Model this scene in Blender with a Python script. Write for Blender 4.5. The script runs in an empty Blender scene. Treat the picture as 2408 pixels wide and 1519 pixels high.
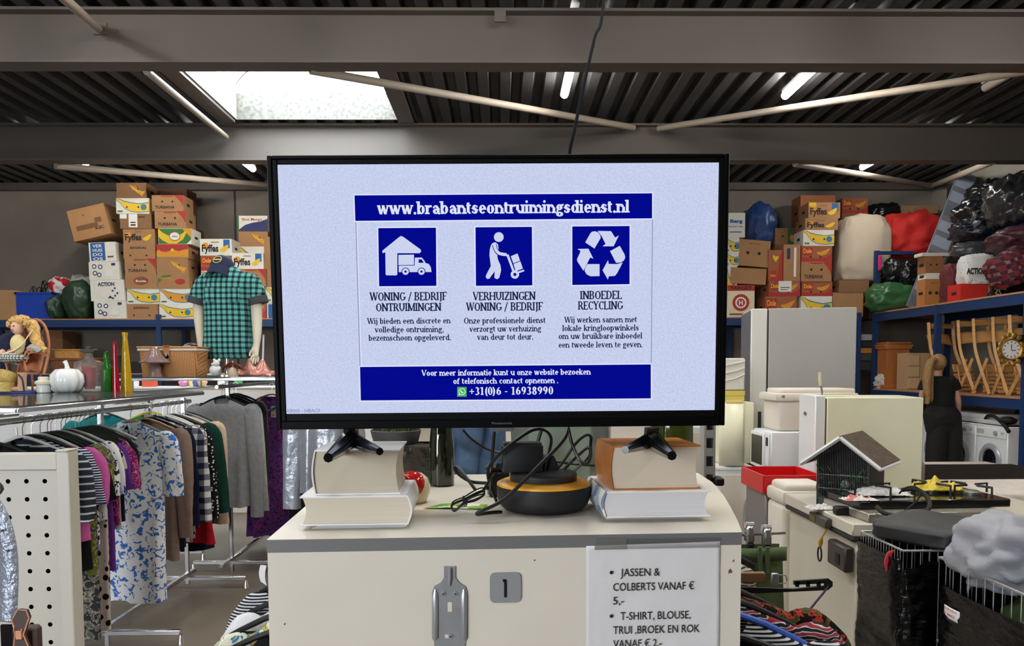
import bpy, bmesh, math, random
from mathutils import Vector, Matrix, noise
random.seed(7)
R = math.radians
sc = bpy.context.scene
COL = sc.collection

# ------------------------------------------------------------------ camera
W, H, F = 2408.0, 1519.0, 1800.0
CX, CY = 1204.0, 960.0            # principal point of the lens (the photo is a crop, hence the lens shift)
EYE = 1.6
cam_d = bpy.data.cameras.new('camera')
cam_d.sensor_fit = 'HORIZONTAL'; cam_d.sensor_width = 36.0
cam_d.lens = F / W * 36.0
cam_d.shift_y = (CY - H / 2) / W
cam_d.clip_start = 0.05
cam = bpy.data.objects.new('camera', cam_d); COL.objects.link(cam)
PITCH = math.atan((CY - 860.0) / F); YAW = math.atan((CX - 1180.0) / F)
CM = (Matrix.Translation((0, 0, EYE)) @ Matrix.Rotation(-YAW, 4, 'Z') @ Matrix.Rotation(R(90) - PITCH, 4, 'X')
      @ Matrix.Rotation(R(-0.2), 4, 'Z'))
cam.matrix_world = CM
sc.camera = cam
CR = CM.to_3x3()

def ray(px, py):
    return CR @ Vector(((px - CX) / F, -(py - CY) / F, -1.0))
def P(px, py, Y):
    d = ray(px, py); t = Y / d.y
    return Vector((d.x * t, Y, EYE + d.z * t))
def PZ(px, py, z):
    d = ray(px, py); t = (z - EYE) / d.z
    return Vector((d.x * t, d.y * t, z))

# ------------------------------------------------------------------ world, light, exposure
sc.view_settings.view_transform = 'Standard'
sc.view_settings.look = 'None'
EXPO = 0.22
sc.view_settings.exposure = EXPO
sc.view_settings.gamma = 1.0
sc.view_settings.use_curve_mapping = False
try:
    sc.cycles.use_denoising = True
    sc.cycles.max_bounces = 8
    sc.cycles.transparent_max_bounces = 16
    sc.cycles.sample_clamp_indirect = 6.0
    sc.cycles.caustics_reflective = False
    sc.cycles.caustics_refractive = False
except Exception:
    pass
world = bpy.data.worlds.new('sky'); sc.world = world; world.use_nodes = True
WB = world.node_tree.nodes['Background']
WB.inputs[0].default_value = (0.86, 0.93, 1.0, 1)      # bright overcast sky
WB.inputs[1].default_value = 17.0
def portal(name, loc, rot, sx, sy):
    l = bpy.data.lights.new(name, 'AREA'); l.shape = 'RECTANGLE'; l.size = sx; l.size_y = sy
    o = bpy.data.objects.new(name, l); COL.objects.link(o); o.location = loc; o.rotation_euler = rot
    l.cycles.is_portal = True
    return o
portal('skylight_portal', (-2.36, 9.0, 4.82), (0, 0, 0), 2.0, 2.1)
portal('shop_window_portal', (-4.35, -4.9, 2.1), (R(90), 0, 0), 3.9, 2.6)
portal('added_skylight_portal', (0.12, 1.33, 4.82), (0, 0, 0), .84, .74)  # portal of an unseen roof opening added to brighten the counter top
TUBE_STRENGTH = 62.0

# ------------------------------------------------------------------ materials
_mats = {}
def sh(c):
    def f(x):
        x /= 255.0
        return x / 12.92 if x <= 0.04045 else ((x + 0.055) / 1.055) ** 2.4
    return (f(c[0]), f(c[1]), f(c[2]), 1.0)

def mat(name, col, rough=0.6, metal=0.0, var=0.0, vscale=8.0, bump=0.0, bscale=60.0, spec=0.5, coat=0.0,
        trans=0.0, ior=1.45, alpha=1.0, emit=None, estr=1.0, sheen=0.0, stretch=None):
    if name in _mats: return _mats[name]
    m = bpy.data.materials.new(name); m.use_nodes = True
    nt = m.node_tree; b = nt.nodes['Principled BSDF']
    c = sh(col)
    b.inputs['Base Color'].default_value = c
    b.inputs['Roughness'].default_value = rough
    b.inputs['Metallic'].default_value = metal
    b.inputs['Specular IOR Level'].default_value = spec
    b.inputs['Coat Weight'].default_value = coat
    b.inputs['Transmission Weight'].default_value = trans
    b.inputs['IOR'].default_value = ior
    b.inputs['Alpha'].default_value = alpha
    if sheen: b.inputs['Sheen Weight'].default_value = sheen
    if emit:
        b.inputs['Emission Color'].default_value = sh(emit); b.inputs['Emission Strength'].default_value = estr
    if var or bump:
        tc = nt.nodes.new('ShaderNodeTexCoord'); mp = nt.nodes.new('ShaderNodeMapping')
        nt.links.new(tc.outputs['Object'], mp.inputs[0])
        if stretch: mp.inputs['Scale'].default_value = stretch
    if var:
        n = nt.nodes.new('ShaderNodeTexNoise'); n.inputs['Scale'].default_value = vscale; n.inputs['Detail'].default_value = 5
        nt.links.new(mp.outputs[0], n.inputs['Vector'])
        r = nt.nodes.new('ShaderNodeValToRGB')
        r.color_ramp.elements[0].position = 0.3; r.color_ramp.elements[1].position = 0.7
        r.color_ramp.elements[0].color = tuple(max(0, x * (1 - var)) for x in c[:3]) + (1,)
        r.color_ramp.elements[1].color = tuple(min(1, x * (1 + var)) for x in c[:3]) + (1,)
        nt.links.new(n.outputs['Fac'], r.inputs[0]); nt.links.new(r.outputs[0], b.inputs['Base Color'])
    if bump:
        n2 = nt.nodes.new('ShaderNodeTexNoise'); n2.inputs['Scale'].default_value = bscale; n2.inputs['Detail'].default_value = 4
        nt.links.new(mp.outputs[0], n2.inputs['Vector'])
        bp = nt.nodes.new('ShaderNodeBump'); bp.inputs['Strength'].default_value = bump; bp.inputs['Distance'].default_value = 0.02
        nt.links.new(n2.outputs['Fac'], bp.inputs['Height']); nt.links.new(bp.outputs[0], b.inputs['Normal'])
    _mats[name] = m
    return m

def emat(name, col, s=1.0):
    if name in _mats: return _mats[name]
    m = bpy.data.materials.new(name); m.use_nodes = True
    nt = m.node_tree; nt.nodes.clear()
    e = nt.nodes.new('ShaderNodeEmission'); o = nt.nodes.new('ShaderNodeOutputMaterial')
    e.inputs[0].default_value = sh(col); e.inputs[1].default_value = s * 2 ** -EXPO
    nt.links.new(e.outputs[0], o.inputs[0]); _mats[name] = m
    return m

def pmat(name, kind, cols, scale=10.0, rough=0.85, ratio=0.5, stretch=(1, 1, 1), warp=0.0):
    """patterned cloth: dots, checks, stripes, blotch, cells, floral, gingham, wave"""
    if name in _mats: return _mats[name]
    m = bpy.data.materials.new(name); m.use_nodes = True
    nt = m.node_tree; N = nt.nodes.new; L = nt.links.new
    b = nt.nodes['Principled BSDF']; b.inputs['Roughness'].default_value = rough
    b.inputs['Specular IOR Level'].default_value = 0.2
    tc = N('ShaderNodeTexCoord'); mp = N('ShaderNodeMapping'); mp.inputs['Scale'].default_value = stretch
    L(tc.outputs['Object'], mp.inputs[0]); vec = mp.outputs[0]
    if warp:
        wn = N('ShaderNodeTexNoise'); wn.inputs['Scale'].default_value = scale * 0.5; L(vec, wn.inputs['Vector'])
        vm = N('ShaderNodeVectorMath'); vm.operation = 'MULTIPLY_ADD'; vm.inputs[1].default_value = (warp,) * 3
        L(wn.outputs['Color'], vm.inputs[0]); L(vec, vm.inputs[2]); vec = vm.outputs[0]
    ramp = N('ShaderNodeValToRGB'); ramp.color_ramp.interpolation = 'CONSTANT'
    els = ramp.color_ramp.elements
    n = len(cols)
    if kind in ('dots', 'cells'):
        v = N('ShaderNodeTexVoronoi'); v.inputs['Scale'].default_value = scale; L(vec, v.inputs['Vector'])
        if kind == 'dots':
            v.inputs['Randomness'].default_value = 0.55
            fac = v.outputs['Distance']; pos = [0.0, ratio]
        else:
            fac = v.outputs['Color']; pos = [i / n for i in range(n)]
            sp = N('ShaderNodeSeparateColor'); L(fac, sp.inputs[0]); fac = sp.outputs[0]
    elif kind in ('blotch', 'floral'):
        v = N('ShaderNodeTexNoise'); v.inputs['Scale'].default_value = scale; v.inputs['Detail'].default_value = 2.5 if kind == 'floral' else 1.0
        v.inputs['Distortion'].default_value = 1.2 if kind == 'floral' else 0.3
        L(vec, v.inputs['Vector']); fac = v.outputs['Fac']
        pos = [0.0] + [ratio - 0.06 + 0.12 * (i / max(1, n - 1)) for i in range(1, n)] if n > 2 else [0.0, ratio]
    elif kind in ('stripes', 'stripex', 'wave'):
        v = N('ShaderNodeTexWave'); v.bands_direction = 'X' if kind == 'stripex' else 'Z'
        v.inputs['Scale'].default_value = scale; v.inputs['Distortion'].default_value = 6.0 if kind == 'wave' else 0.0
        v.inputs['Detail Scale'].default_value = 1.0
        L(vec, v.inputs['Vector']); fac = v.outputs['Fac']; pos = [0.0, ratio]
        if n > 2: pos = [i / n for i in range(n)]
    elif kind in ('checks', 'gingham'):
        s = N('ShaderNodeSeparateXYZ'); L(vec, s.inputs[0])
        outs = []
        for ax in ('X', 'Z'):
            mm = N('ShaderNodeMath'); mm.operation = 'MULTIPLY'; mm.inputs[1].default_value = scale; L(s.outputs[ax], mm.inputs[0])
            fr = N('ShaderNodeMath'); fr.operation = 'FRACT'; L(mm.outputs[0], fr.inputs[0])
            gt = N('ShaderNodeMath'); gt.operation = 'GREATER_THAN'; gt.inputs[1].default_value = ratio; L(fr.outputs[0], gt.inputs[0])
            outs.append(gt)
        ad = N('ShaderNodeMath'); ad.operation = 'ADD'; L(outs[0].outputs[0], ad.inputs[0]); L(outs[1].outputs[0], ad.inputs[1])
        hf = N('ShaderNodeMath'); hf.operation = 'MULTIPLY'; hf.inputs[1].default_value = 0.4; L(ad.outputs[0], hf.inputs[0])
        fac = hf.outputs[0]; pos = [0.0, 0.3, 0.7][:n]
    L(fac, ramp.inputs[0])
    while len(els) < n: els.new(0.99)
    for i, c in enumerate(cols):
        els[i].position = pos[i]; els[i].color = sh(c)
    L(ramp.outputs[0], b.inputs['Base Color'])
    _mats[name] = m
    return m

def glass(name, col=(255, 255, 255), tint=0.6, rough=0.05):
    """thin glass: see-through tint plus a glossy film"""
    if name in _mats: return _mats[name]
    m = bpy.data.materials.new(name); m.use_nodes = True
    nt = m.node_tree; nt.nodes.clear(); N = nt.nodes.new; L = nt.links.new
    o = N('ShaderNodeOutputMaterial'); t = N('ShaderNodeBsdfTransparent'); d = N('ShaderNodeBsdfDiffuse'); g = N('ShaderNodeBsdfGlossy')
    tr = N('ShaderNodeBsdfTranslucent'); a = N('ShaderNodeAddShader')
    c = sh(col)
    t.inputs[0].default_value = c; d.inputs[0].default_value = tuple(x * .6 for x in c[:3]) + (1,); tr.inputs[0].default_value = c
    g.inputs['Roughness'].default_value = rough
    m1 = N('ShaderNodeMixShader'); m1.inputs[0].default_value = tint
    m0 = N('ShaderNodeMixShader'); m0.inputs[0].default_value = .5
    L(d.outputs[0], m0.inputs[1]); L(tr.outputs[0], m0.inputs[2])
    L(t.outputs[0], m1.inputs[1]); L(m0.outputs[0], m1.inputs[2])
    fr = N('ShaderNodeFresnel'); fr.inputs[0].default_value = 1.5
    m2 = N('ShaderNodeMixShader'); L(fr.outputs[0], m2.inputs[0]); L(m1.outputs[0], m2.inputs[1]); L(g.outputs[0], m2.inputs[2])
    L(m2.outputs[0], o.inputs[0]); _mats[name] = m
    return m

# ------------------------------------------------------------------ mesh builder
_gl = {}
# ------------------------------------------------------------------ a small serif alphabet drawn from strokes
def _A(cx, cy, rx, ry, a0, a1): return ('A', cx, cy, rx, ry, a0, a1)
def _V(x, y0, y1, b='b', t='l'): return ('V', x, y0, y1, b, t)
def _H(x0, x1, y): return ('H', x0, x1, y)
def _D(x0, y0, x1, y1, k=1.0): return ('D', x0, y0, x1, y1, k)
def _S(x, y, w=1.0): return ('H', x - w, x + w, y)
def _O(x, y, r=.62): return ('O', x, y, r)
SER = {
 'a': (5.2, [_A(2.5, 3.3, 1.5, 1.7, 0, 150), _V(3.9, .5, 3.4, '', ''), _H(3.6, 5.0, .25), _A(2.4, 1.5, 1.6, 1.5, 30, 330), _O(1.25, 3.7, .5)]),
 'b': (5.4, [_V(1.2, 0, 7.2, '', 'l'), _A(2.8, 2.5, 1.9, 2.5, -150, 150)]),
 'c': (4.7, [_A(2.7, 2.5, 2.0, 2.5, 45, 315), _O(3.8, 3.9, .55)]),
 'd': (5.6, [_V(4.2, 0, 7.2, 'r', 'l'), _A(2.6, 2.5, 1.9, 2.5, 30, 330)]),
 'e': (5.0, [_A(2.6, 2.5, 1.95, 2.5, -2, 318), _H(.9, 4.7, 2.6)]),
 'f': (3.5, [_V(1.5, 0, 5.7, 'b', ''), _A(2.8, 5.6, 1.3, 1.6, 60, 180), _H(.3, 3.2, 4.75), _O(3.2, 6.5, .5)]),
 'g': (5.1, [_A(2.4, 3.3, 1.7, 1.7, 0, 360), _A(2.5, -.6, 2.0, 1.35, 0, 360), _D(1.2, 1.9, 1.2, .5, .6), _D(3.5, 4.4, 4.9, 4.8, .6)]),
 'h': (5.7, [_V(1.2, 0, 7.2), _A(2.9, 3.2, 1.6, 1.8, 0, 160), _V(4.5, 0, 3.2, 'b', '')]),
 'i': (2.6, [_V(1.3, 0, 5), _O(1.3, 6.6, .68)]),
 'j': (2.6, [_V(1.5, -1, 5, '', 'l'), _A(.5, -1, 1.0, 1.0, -110, 0), _O(1.5, 6.6, .68)]),
 'k': (5.4, [_V(1.2, 0, 7.2), _D(1.5, 2.2, 4.0, 4.8, .5), _D(2.2, 2.9, 4.5, .2), _S(4.0, 4.78, .9), _S(4.6, .22, .9)]),
 'l': (2.6, [_V(1.3, 0, 7.2)]),
 'm': (8.6, [_V(1.2, 0, 5), _A(2.8, 3.2, 1.5, 1.8, 0, 160), _V(4.3, 0, 3.2, 'b', ''), _A(5.9, 3.2, 1.5, 1.8, 0, 160), _V(7.4, 0, 3.2, 'b', '')]),
 'n': (5.7, [_V(1.2, 0, 5), _A(2.9, 3.2, 1.6, 1.8, 0, 160), _V(4.5, 0, 3.2, 'b', '')]),
 'o': (5.3, [_A(2.65, 2.5, 2.05, 2.5, 0, 360)]),
 'p': (5.5, [_V(1.2, -2, 5), _A(2.8, 2.5, 1.9, 2.5, -150, 150)]),
 'r': (4.1, [_V(1.2, 0, 5), _A(2.7, 3.4, 1.4, 1.6, 60, 170), _O(3.4, 4.4, .58)]),
 's': (4.3, [_A(2.1, 3.65, 1.35, 1.35, 30, 250), _A(2.1, 1.35, 1.5, 1.35, -150, 70), _D(1.2, 3.2, 3.1, 1.9), ('V', 3.3, 3.5, 4.6, '', '', .5), ('V', .8, .4, 1.6, '', '', .5)]),
 't': (3.4, [_V(1.4, .8, 6.3, '', ''), _A(2.4, .9, 1.0, .9, 180, 310), _H(.3, 3.0, 4.75)]),
 'u': (5.7, [_V(1.2, 1.8, 5, '', 'l'), _A(2.8, 1.8, 1.6, 1.8, 180, 340), _V(4.4, 0, 5, 'r', 'l')]),
 'v': (5.2, [_D(1.0, 4.9, 2.6, .1), _D(4.2, 4.9, 2.7, .1, .55), _S(1.1, 4.78, .95), _S(4.2, 4.78, .85)]),
 'w': (7.6, [_D(1.0, 4.9, 2.4, .1), _D(3.7, 4.9, 2.5, .1, .55), _D(3.7, 4.9, 5.0, .1), _D(6.5, 4.9, 5.1, .1, .55), _S(1.1, 4.78, .95), _S(3.7, 4.78, .8), _S(6.5, 4.78, .85)]),
 'x': (5.2, [_D(1.0, 4.9, 4.2, .1), _D(4.0, 4.9, 1.0, .1, .55), _S(1.1, 4.78, .9), _S(4.1, 4.78, .9), _S(1.0, .22, .9), _S(4.2, .22, .9)]),
 'y': (5.2, [_D(1.0, 4.9, 2.7, .2), _D(4.2, 4.9, 1.8, -1.9, .55), _S(1.1, 4.78, .95), _S(4.2, 4.78, .85), _O(1.3, -1.6, .5)]),
 'z': (4.8, [_H(.6, 4.2, 4.75), _H(.5, 4.3, .25), _D(3.8, 4.7, .9, .3), ('V', .7, 3.8, 4.9, '', '', .5), ('V', 4.1, .1, 1.2, '', '', .5)]),
 'W': (9.6, [_D(1.1, 7.1, 3.0, .1), _D(4.8, 7.1, 3.1, .1, .55), _D(4.8, 7.1, 6.6, .1), _D(8.5, 7.1, 6.7, .1, .55), _S(1.1, 6.98, 1.0), _S(4.8, 6.98, .9), _S(8.5, 6.98, .9)]),
 'V': (6.8, [_D(1.0, 7.1, 3.4, .1), _D(5.8, 7.1, 3.5, .1, .55), _S(1.1, 6.98, 1.0), _S(5.8, 6.98, .9)]),
 'Y': (6.4, [_D(1.0, 7.1, 3.2, 3.4), _D(5.4, 7.1, 3.3, 3.4, .55), _V(3.25, 0, 3.6, 'b', ''), _S(1.0, 6.98, 1.0), _S(5.4, 6.98, .9)]),
 'A': (6.8, [_D(3.3, 7.1, .9, .1, .55), _D(3.4, 7.1, 5.9, .1), _H(1.8, 5.0, 2.5), _S(.9, .22, .8), _S(5.9, .22, .9)]),
 'O': (7.2, [_A(3.6, 3.5, 3.0, 3.6, 0, 360)]),
 'G': (7.0, [_A(3.6, 3.5, 3.0, 3.6, 45, 320), _V(5.9, .8, 3.2, '', 'b'), ('V', 5.6, 5.2, 6.9, '', '', .5)]),
 'C': (6.4, [_A(3.6, 3.5, 3.0, 3.6, 45, 315), ('V', 5.6, 5.2, 6.9, '', '', .5)]),
 'N': (7.4, [_V(1.3, 0, 7.1, 'b', ''), _D(1.3, 7.0, 5.9, .2), _V(6.0, 0, 7.1, '', 'b'), _S(1.0, 6.98, .9)]),
 'M': (8.8, [_V(1.3, 0, 7.1, 'b', ''), _D(1.5, 7.0, 4.3, .3), _D(7.1, 7.0, 4.4, .3, .55), _V(7.3, 0, 7.1, 'b', ''), _S(1.1, 6.98, .9), _S(7.6, 6.98, .8)]),
 'I': (3.2, [_V(1.6, 0, 7.1, 'b', 'b')]),
 'J': (3.6, [_V(2.1, -.6, 7.1, '', 'b'), _A(1.1, -.6, 1.0, 1.0, -110, 0)]),
 'B': (6.3, [_V(1.4, 0, 7.1, 'l', 'l'), _A(3.3, 5.3, 1.9, 1.8, -90, 90), _A(3.4, 1.9, 2.2, 1.9, -90, 90), _H(1.4, 3.4, 3.6), _H(1.4, 3.4, 6.85), _H(1.4, 3.5, .25)]),
 'D': (7.0, [_V(1.4, 0, 7.1, 'l', 'l'), _A(3.4, 3.55, 2.9, 3.5, -90, 90), _H(1.4, 3.5, 6.85), _H(1.4, 3.5, .25)]),
 'E': (5.8, [_V(1.4, 0, 7.1, 'l', 'l'), _H(1.4, 5.1, 6.85), _H(1.4, 4.2, 3.6), _H(1.4, 5.2, .25), ('V', 5.0, 5.5, 7.1, '', '', .5), ('V', 5.1, 0, 1.6, '', '', .5)]),
 'F': (5.5, [_V(1.4, 0, 7.1, 'b', 'l'), _H(1.4, 5.1, 6.85), _H(1.4, 4.2, 3.6), ('V', 5.0, 5.5, 7.1, '', '', .5)]),
 'H': (7.6, [_V(1.4, 0, 7.1, 'b', 'b'), _V(6.2, 0, 7.1, 'b', 'b'), _H(1.4, 6.2, 3.6)]),
 'K': (6.9, [_V(1.4, 0, 7.1, 'b', 'b'), _D(1.8, 3.2, 5.3, 7.0, .55), _D(2.7, 4.2, 5.8, .1), _S(5.3, 6.98, .9), _S(5.9, .22, .9)]),
 'L': (5.6, [_V(1.4, 0, 7.1, 'l', 'b'), _H(1.4, 5.1, .25), ('V', 5.0, 0, 1.6, '', '', .5)]),
 'P': (6.0, [_V(1.4, 0, 7.1, 'b', 'l'), _A(3.3, 5.1, 2.1, 2.0, -90, 90), _H(1.4, 3.4, 6.85), _H(1.4, 3.4, 3.2)]),
 'R': (6.6, [_V(1.4, 0, 7.1, 'b', 'l'), _A(3.3, 5.2, 2.0, 1.9, -90, 90), _H(1.4, 3.4, 6.85), _H(1.4, 3.4, 3.4), _D(3.6, 3.4, 5.5, .2), _S(5.8, .22, .7)]),
 'T': (6.2, [_V(3.1, 0, 7.1, 'b', ''), _H(.5, 5.7, 6.85), ('V', .7, 5.5, 7.1, '', '', .5), ('V', 5.5, 5.5, 7.1, '', '', .5)]),
 'U': (7.2, [_V(1.4, 2.2, 7.1, '', 'b'), _A(3.6, 2.3, 2.2, 2.4, 180, 360), _V(5.8, 2.2, 7.1, '', 'b')]),
 'Z': (5.8, [_H(.7, 5.2, 6.85), _H(.5, 5.3, .25), _D(4.9, 6.8, .9, .3), ('V', .8, 5.6, 7.0, '', '', .5), ('V', 5.1, .1, 1.6, '', '', .5)]),
 'S': (5.2, [_A(2.6, 5.1, 1.7, 1.95, 30, 250), _A(2.6, 1.95, 1.9, 1.95, -150, 70), _D(1.4, 4.4, 3.9, 2.7)]),
 '0': (5.4, [_A(2.7, 3.5, 2.0, 3.6, 0, 360)]), '1': (4.4, [_V(2.3, 0, 7.0, 'b', ''), _D(2.1, 6.9, .8, 6.1, .6)]),
 '3': (5.2, [_A(2.4, 5.2, 1.7, 1.9, -90, 150), _A(2.4, 1.8, 2.0, 1.9, -150, 90)]), '6': (5.4, [_A(2.7, 2.2, 2.0, 2.2, 0, 360), _A(4.2, 2.6, 3.4, 4.5, 105, 180)]),
 '8': (5.4, [_A(2.7, 5.3, 1.7, 1.8, 0, 360), _A(2.7, 1.8, 2.0, 1.9, 0, 360)]), '9': (5.4, [_A(2.7, 4.9, 2.0, 2.2, 0, 360), _A(1.2, 4.5, 3.4, 4.5, -75, 0)]),
 '.': (2.2, [_O(1.1, .55, .7)]), ',': (2.2, [_O(1.1, .55, .62), _D(1.4, .4, .8, -1.3, .6)]), '/': (4.4, [_D(.6, -1.0, 3.8, 7.4, .7)]),
 '+': (5.4, [_H(.5, 4.9, 3.2), ('V', 2.7, 1.0, 5.4, '', '', .6)]), '-': (3.4, [_H(.5, 2.9, 2.8)]), '(': (3.0, [_A(4.0, 3.0, 3.0, 4.8, 115, 245)]), ')': (3.0, [_A(-1.0, 3.0, 3.0, 4.8, -65, 65)]),
}
def serif_glyph(ch, bold):
    T = 1.0 + bold * 28; t = T * .5
    w, st = SER[ch]; vs = []; fs = []
    def q(p):
        i = len(vs); vs.extend((x * .1, y * .1) for x, y in p); fs.append(tuple(range(i, i + len(p))))
    for s in st:
        if s[0] == 'A':
            _, cx, cy, rx, ry, a0, a1 = s; n = max(6, int(abs(a1 - a0) / 16)); pr = None
            for k in range(n + 1):
                a = math.radians(a0 + (a1 - a0) * k / n); c, sn = math.cos(a), math.sin(a); th = t + (T - t) * abs(c) ** 1.3
                o = (cx + (rx + (T * .5 - .5 * 0) * abs(c) * .0) * c, cy + ry * sn); i_ = (cx + (rx - th) * c, cy + (ry - t) * sn)
                o = (cx + (rx + .15) * c, cy + (ry + .0) * sn)
                if pr: q([pr[0], o, i_, pr[1]])
                pr = (o, i_)
        elif s[0] == 'V':
            x, y0, y1, b, tp = s[1:6]; hw = T * (s[6] if len(s) > 6 else 1.0) / 2
            q([(x - hw, y0), (x + hw, y0), (x + hw, y1), (x - hw, y1)]); e = .62
            if b: q([(x - hw - (e if b in 'bl' else 0), y0), (x + hw + (e if b in 'br' else 0), y0), (x + hw + (e if b in 'br' else 0), y0 + t), (x - hw - (e if b in 'bl' else 0), y0 + t)])
            if tp: q([(x - hw - (e if tp in 'bl' else 0), y1 - t), (x + hw + (e if tp == 'b' else 0), y1 - t), (x + hw + (e if tp == 'b' else 0), y1), (x - hw - (e if tp in 'bl' else 0), y1)])
        elif s[0] == 'H':
            _, x0, x1, y = s; q([(x0, y - t / 2), (x1, y - t / 2), (x1, y + t / 2), (x0, y + t / 2)])
        elif s[0] == 'D':
            _, x0, y0, x1, y1, k = s; d = math.hypot(x1 - x0, y1 - y0); hx = T * k / 2 * d / max(.2, abs(y1 - y0)) if abs(y1 - y0) > abs(x1 - x0) * .6 else 0
            if hx: q([(x0 - hx, y0), (x0 + hx, y0), (x1 + hx, y1), (x1 - hx, y1)])
            else:
                nx, ny = -(y1 - y0) / d * T * k / 2, (x1 - x0) / d * T * k / 2; q([(x0 + nx, y0 + ny), (x0 - nx, y0 - ny), (x1 - nx, y1 - ny), (x1 + nx, y1 + ny)])
        elif s[0] == 'O':
            _, x, y, r = s; r *= .75 + .25 * T; q([(x + r * math.cos(k * .7854), y + r * math.sin(k * .7854)) for k in range(8)])
    # every face wound the same way
    for j, f in enumerate(fs):
        if sum(vs[f[i]][0] * vs[f[(i + 1) % len(f)]][1] - vs[f[(i + 1) % len(f)]][0] * vs[f[i]][1] for i in range(len(f))) < 0: fs[j] = f[::-1]
    return vs, fs, w * .093 + bold * .5
def glyph(ch, bold, serif):
    """outline of one character of Blender's own font, optionally with slab serifs; returns verts, faces, advance"""
    k = (ch, bold, serif)
    if k in _gl: return _gl[k]
    if serif and ch in SER:
        _gl[k] = serif_glyph(ch, bold); return _gl[k]
    def mesh_of(s):
        cu = bpy.data.curves.new('g', 'FONT'); cu.body = s; cu.size = 1.0; cu.offset = bold; cu.resolution_u = 3; cu.fill_mode = 'FRONT'
        ob = bpy.data.objects.new('g', cu); COL.objects.link(ob)
        dg = bpy.context.evaluated_depsgraph_get(); dg.update()
        ev = ob.evaluated_get(dg); me = ev.to_mesh()
        vs = [(v.co.x, v.co.y) for v in me.vertices]; fs = [tuple(p.vertices) for p in me.polygons]
        ev.to_mesh_clear(); bpy.data.objects.remove(ob); bpy.data.curves.remove(cu)
        return vs, fs
    def mx(vs): return max([v[0] for v in vs] or [0])
    vs, fs = mesh_of(ch)
    ref, _ = mesh_of('I'); both, _ = mesh_of(ch + 'I')
    adv = mx(both) - mx(ref)
    _gl[k] = (vs, fs, adv)
    return _gl[k]

def rotm(rx=0, ry=0, rz=0):
    return Matrix.Rotation(R(rz), 4, 'Z') @ Matrix.Rotation(R(ry), 4, 'Y') @ Matrix.Rotation(R(rx), 4, 'X')

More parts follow.
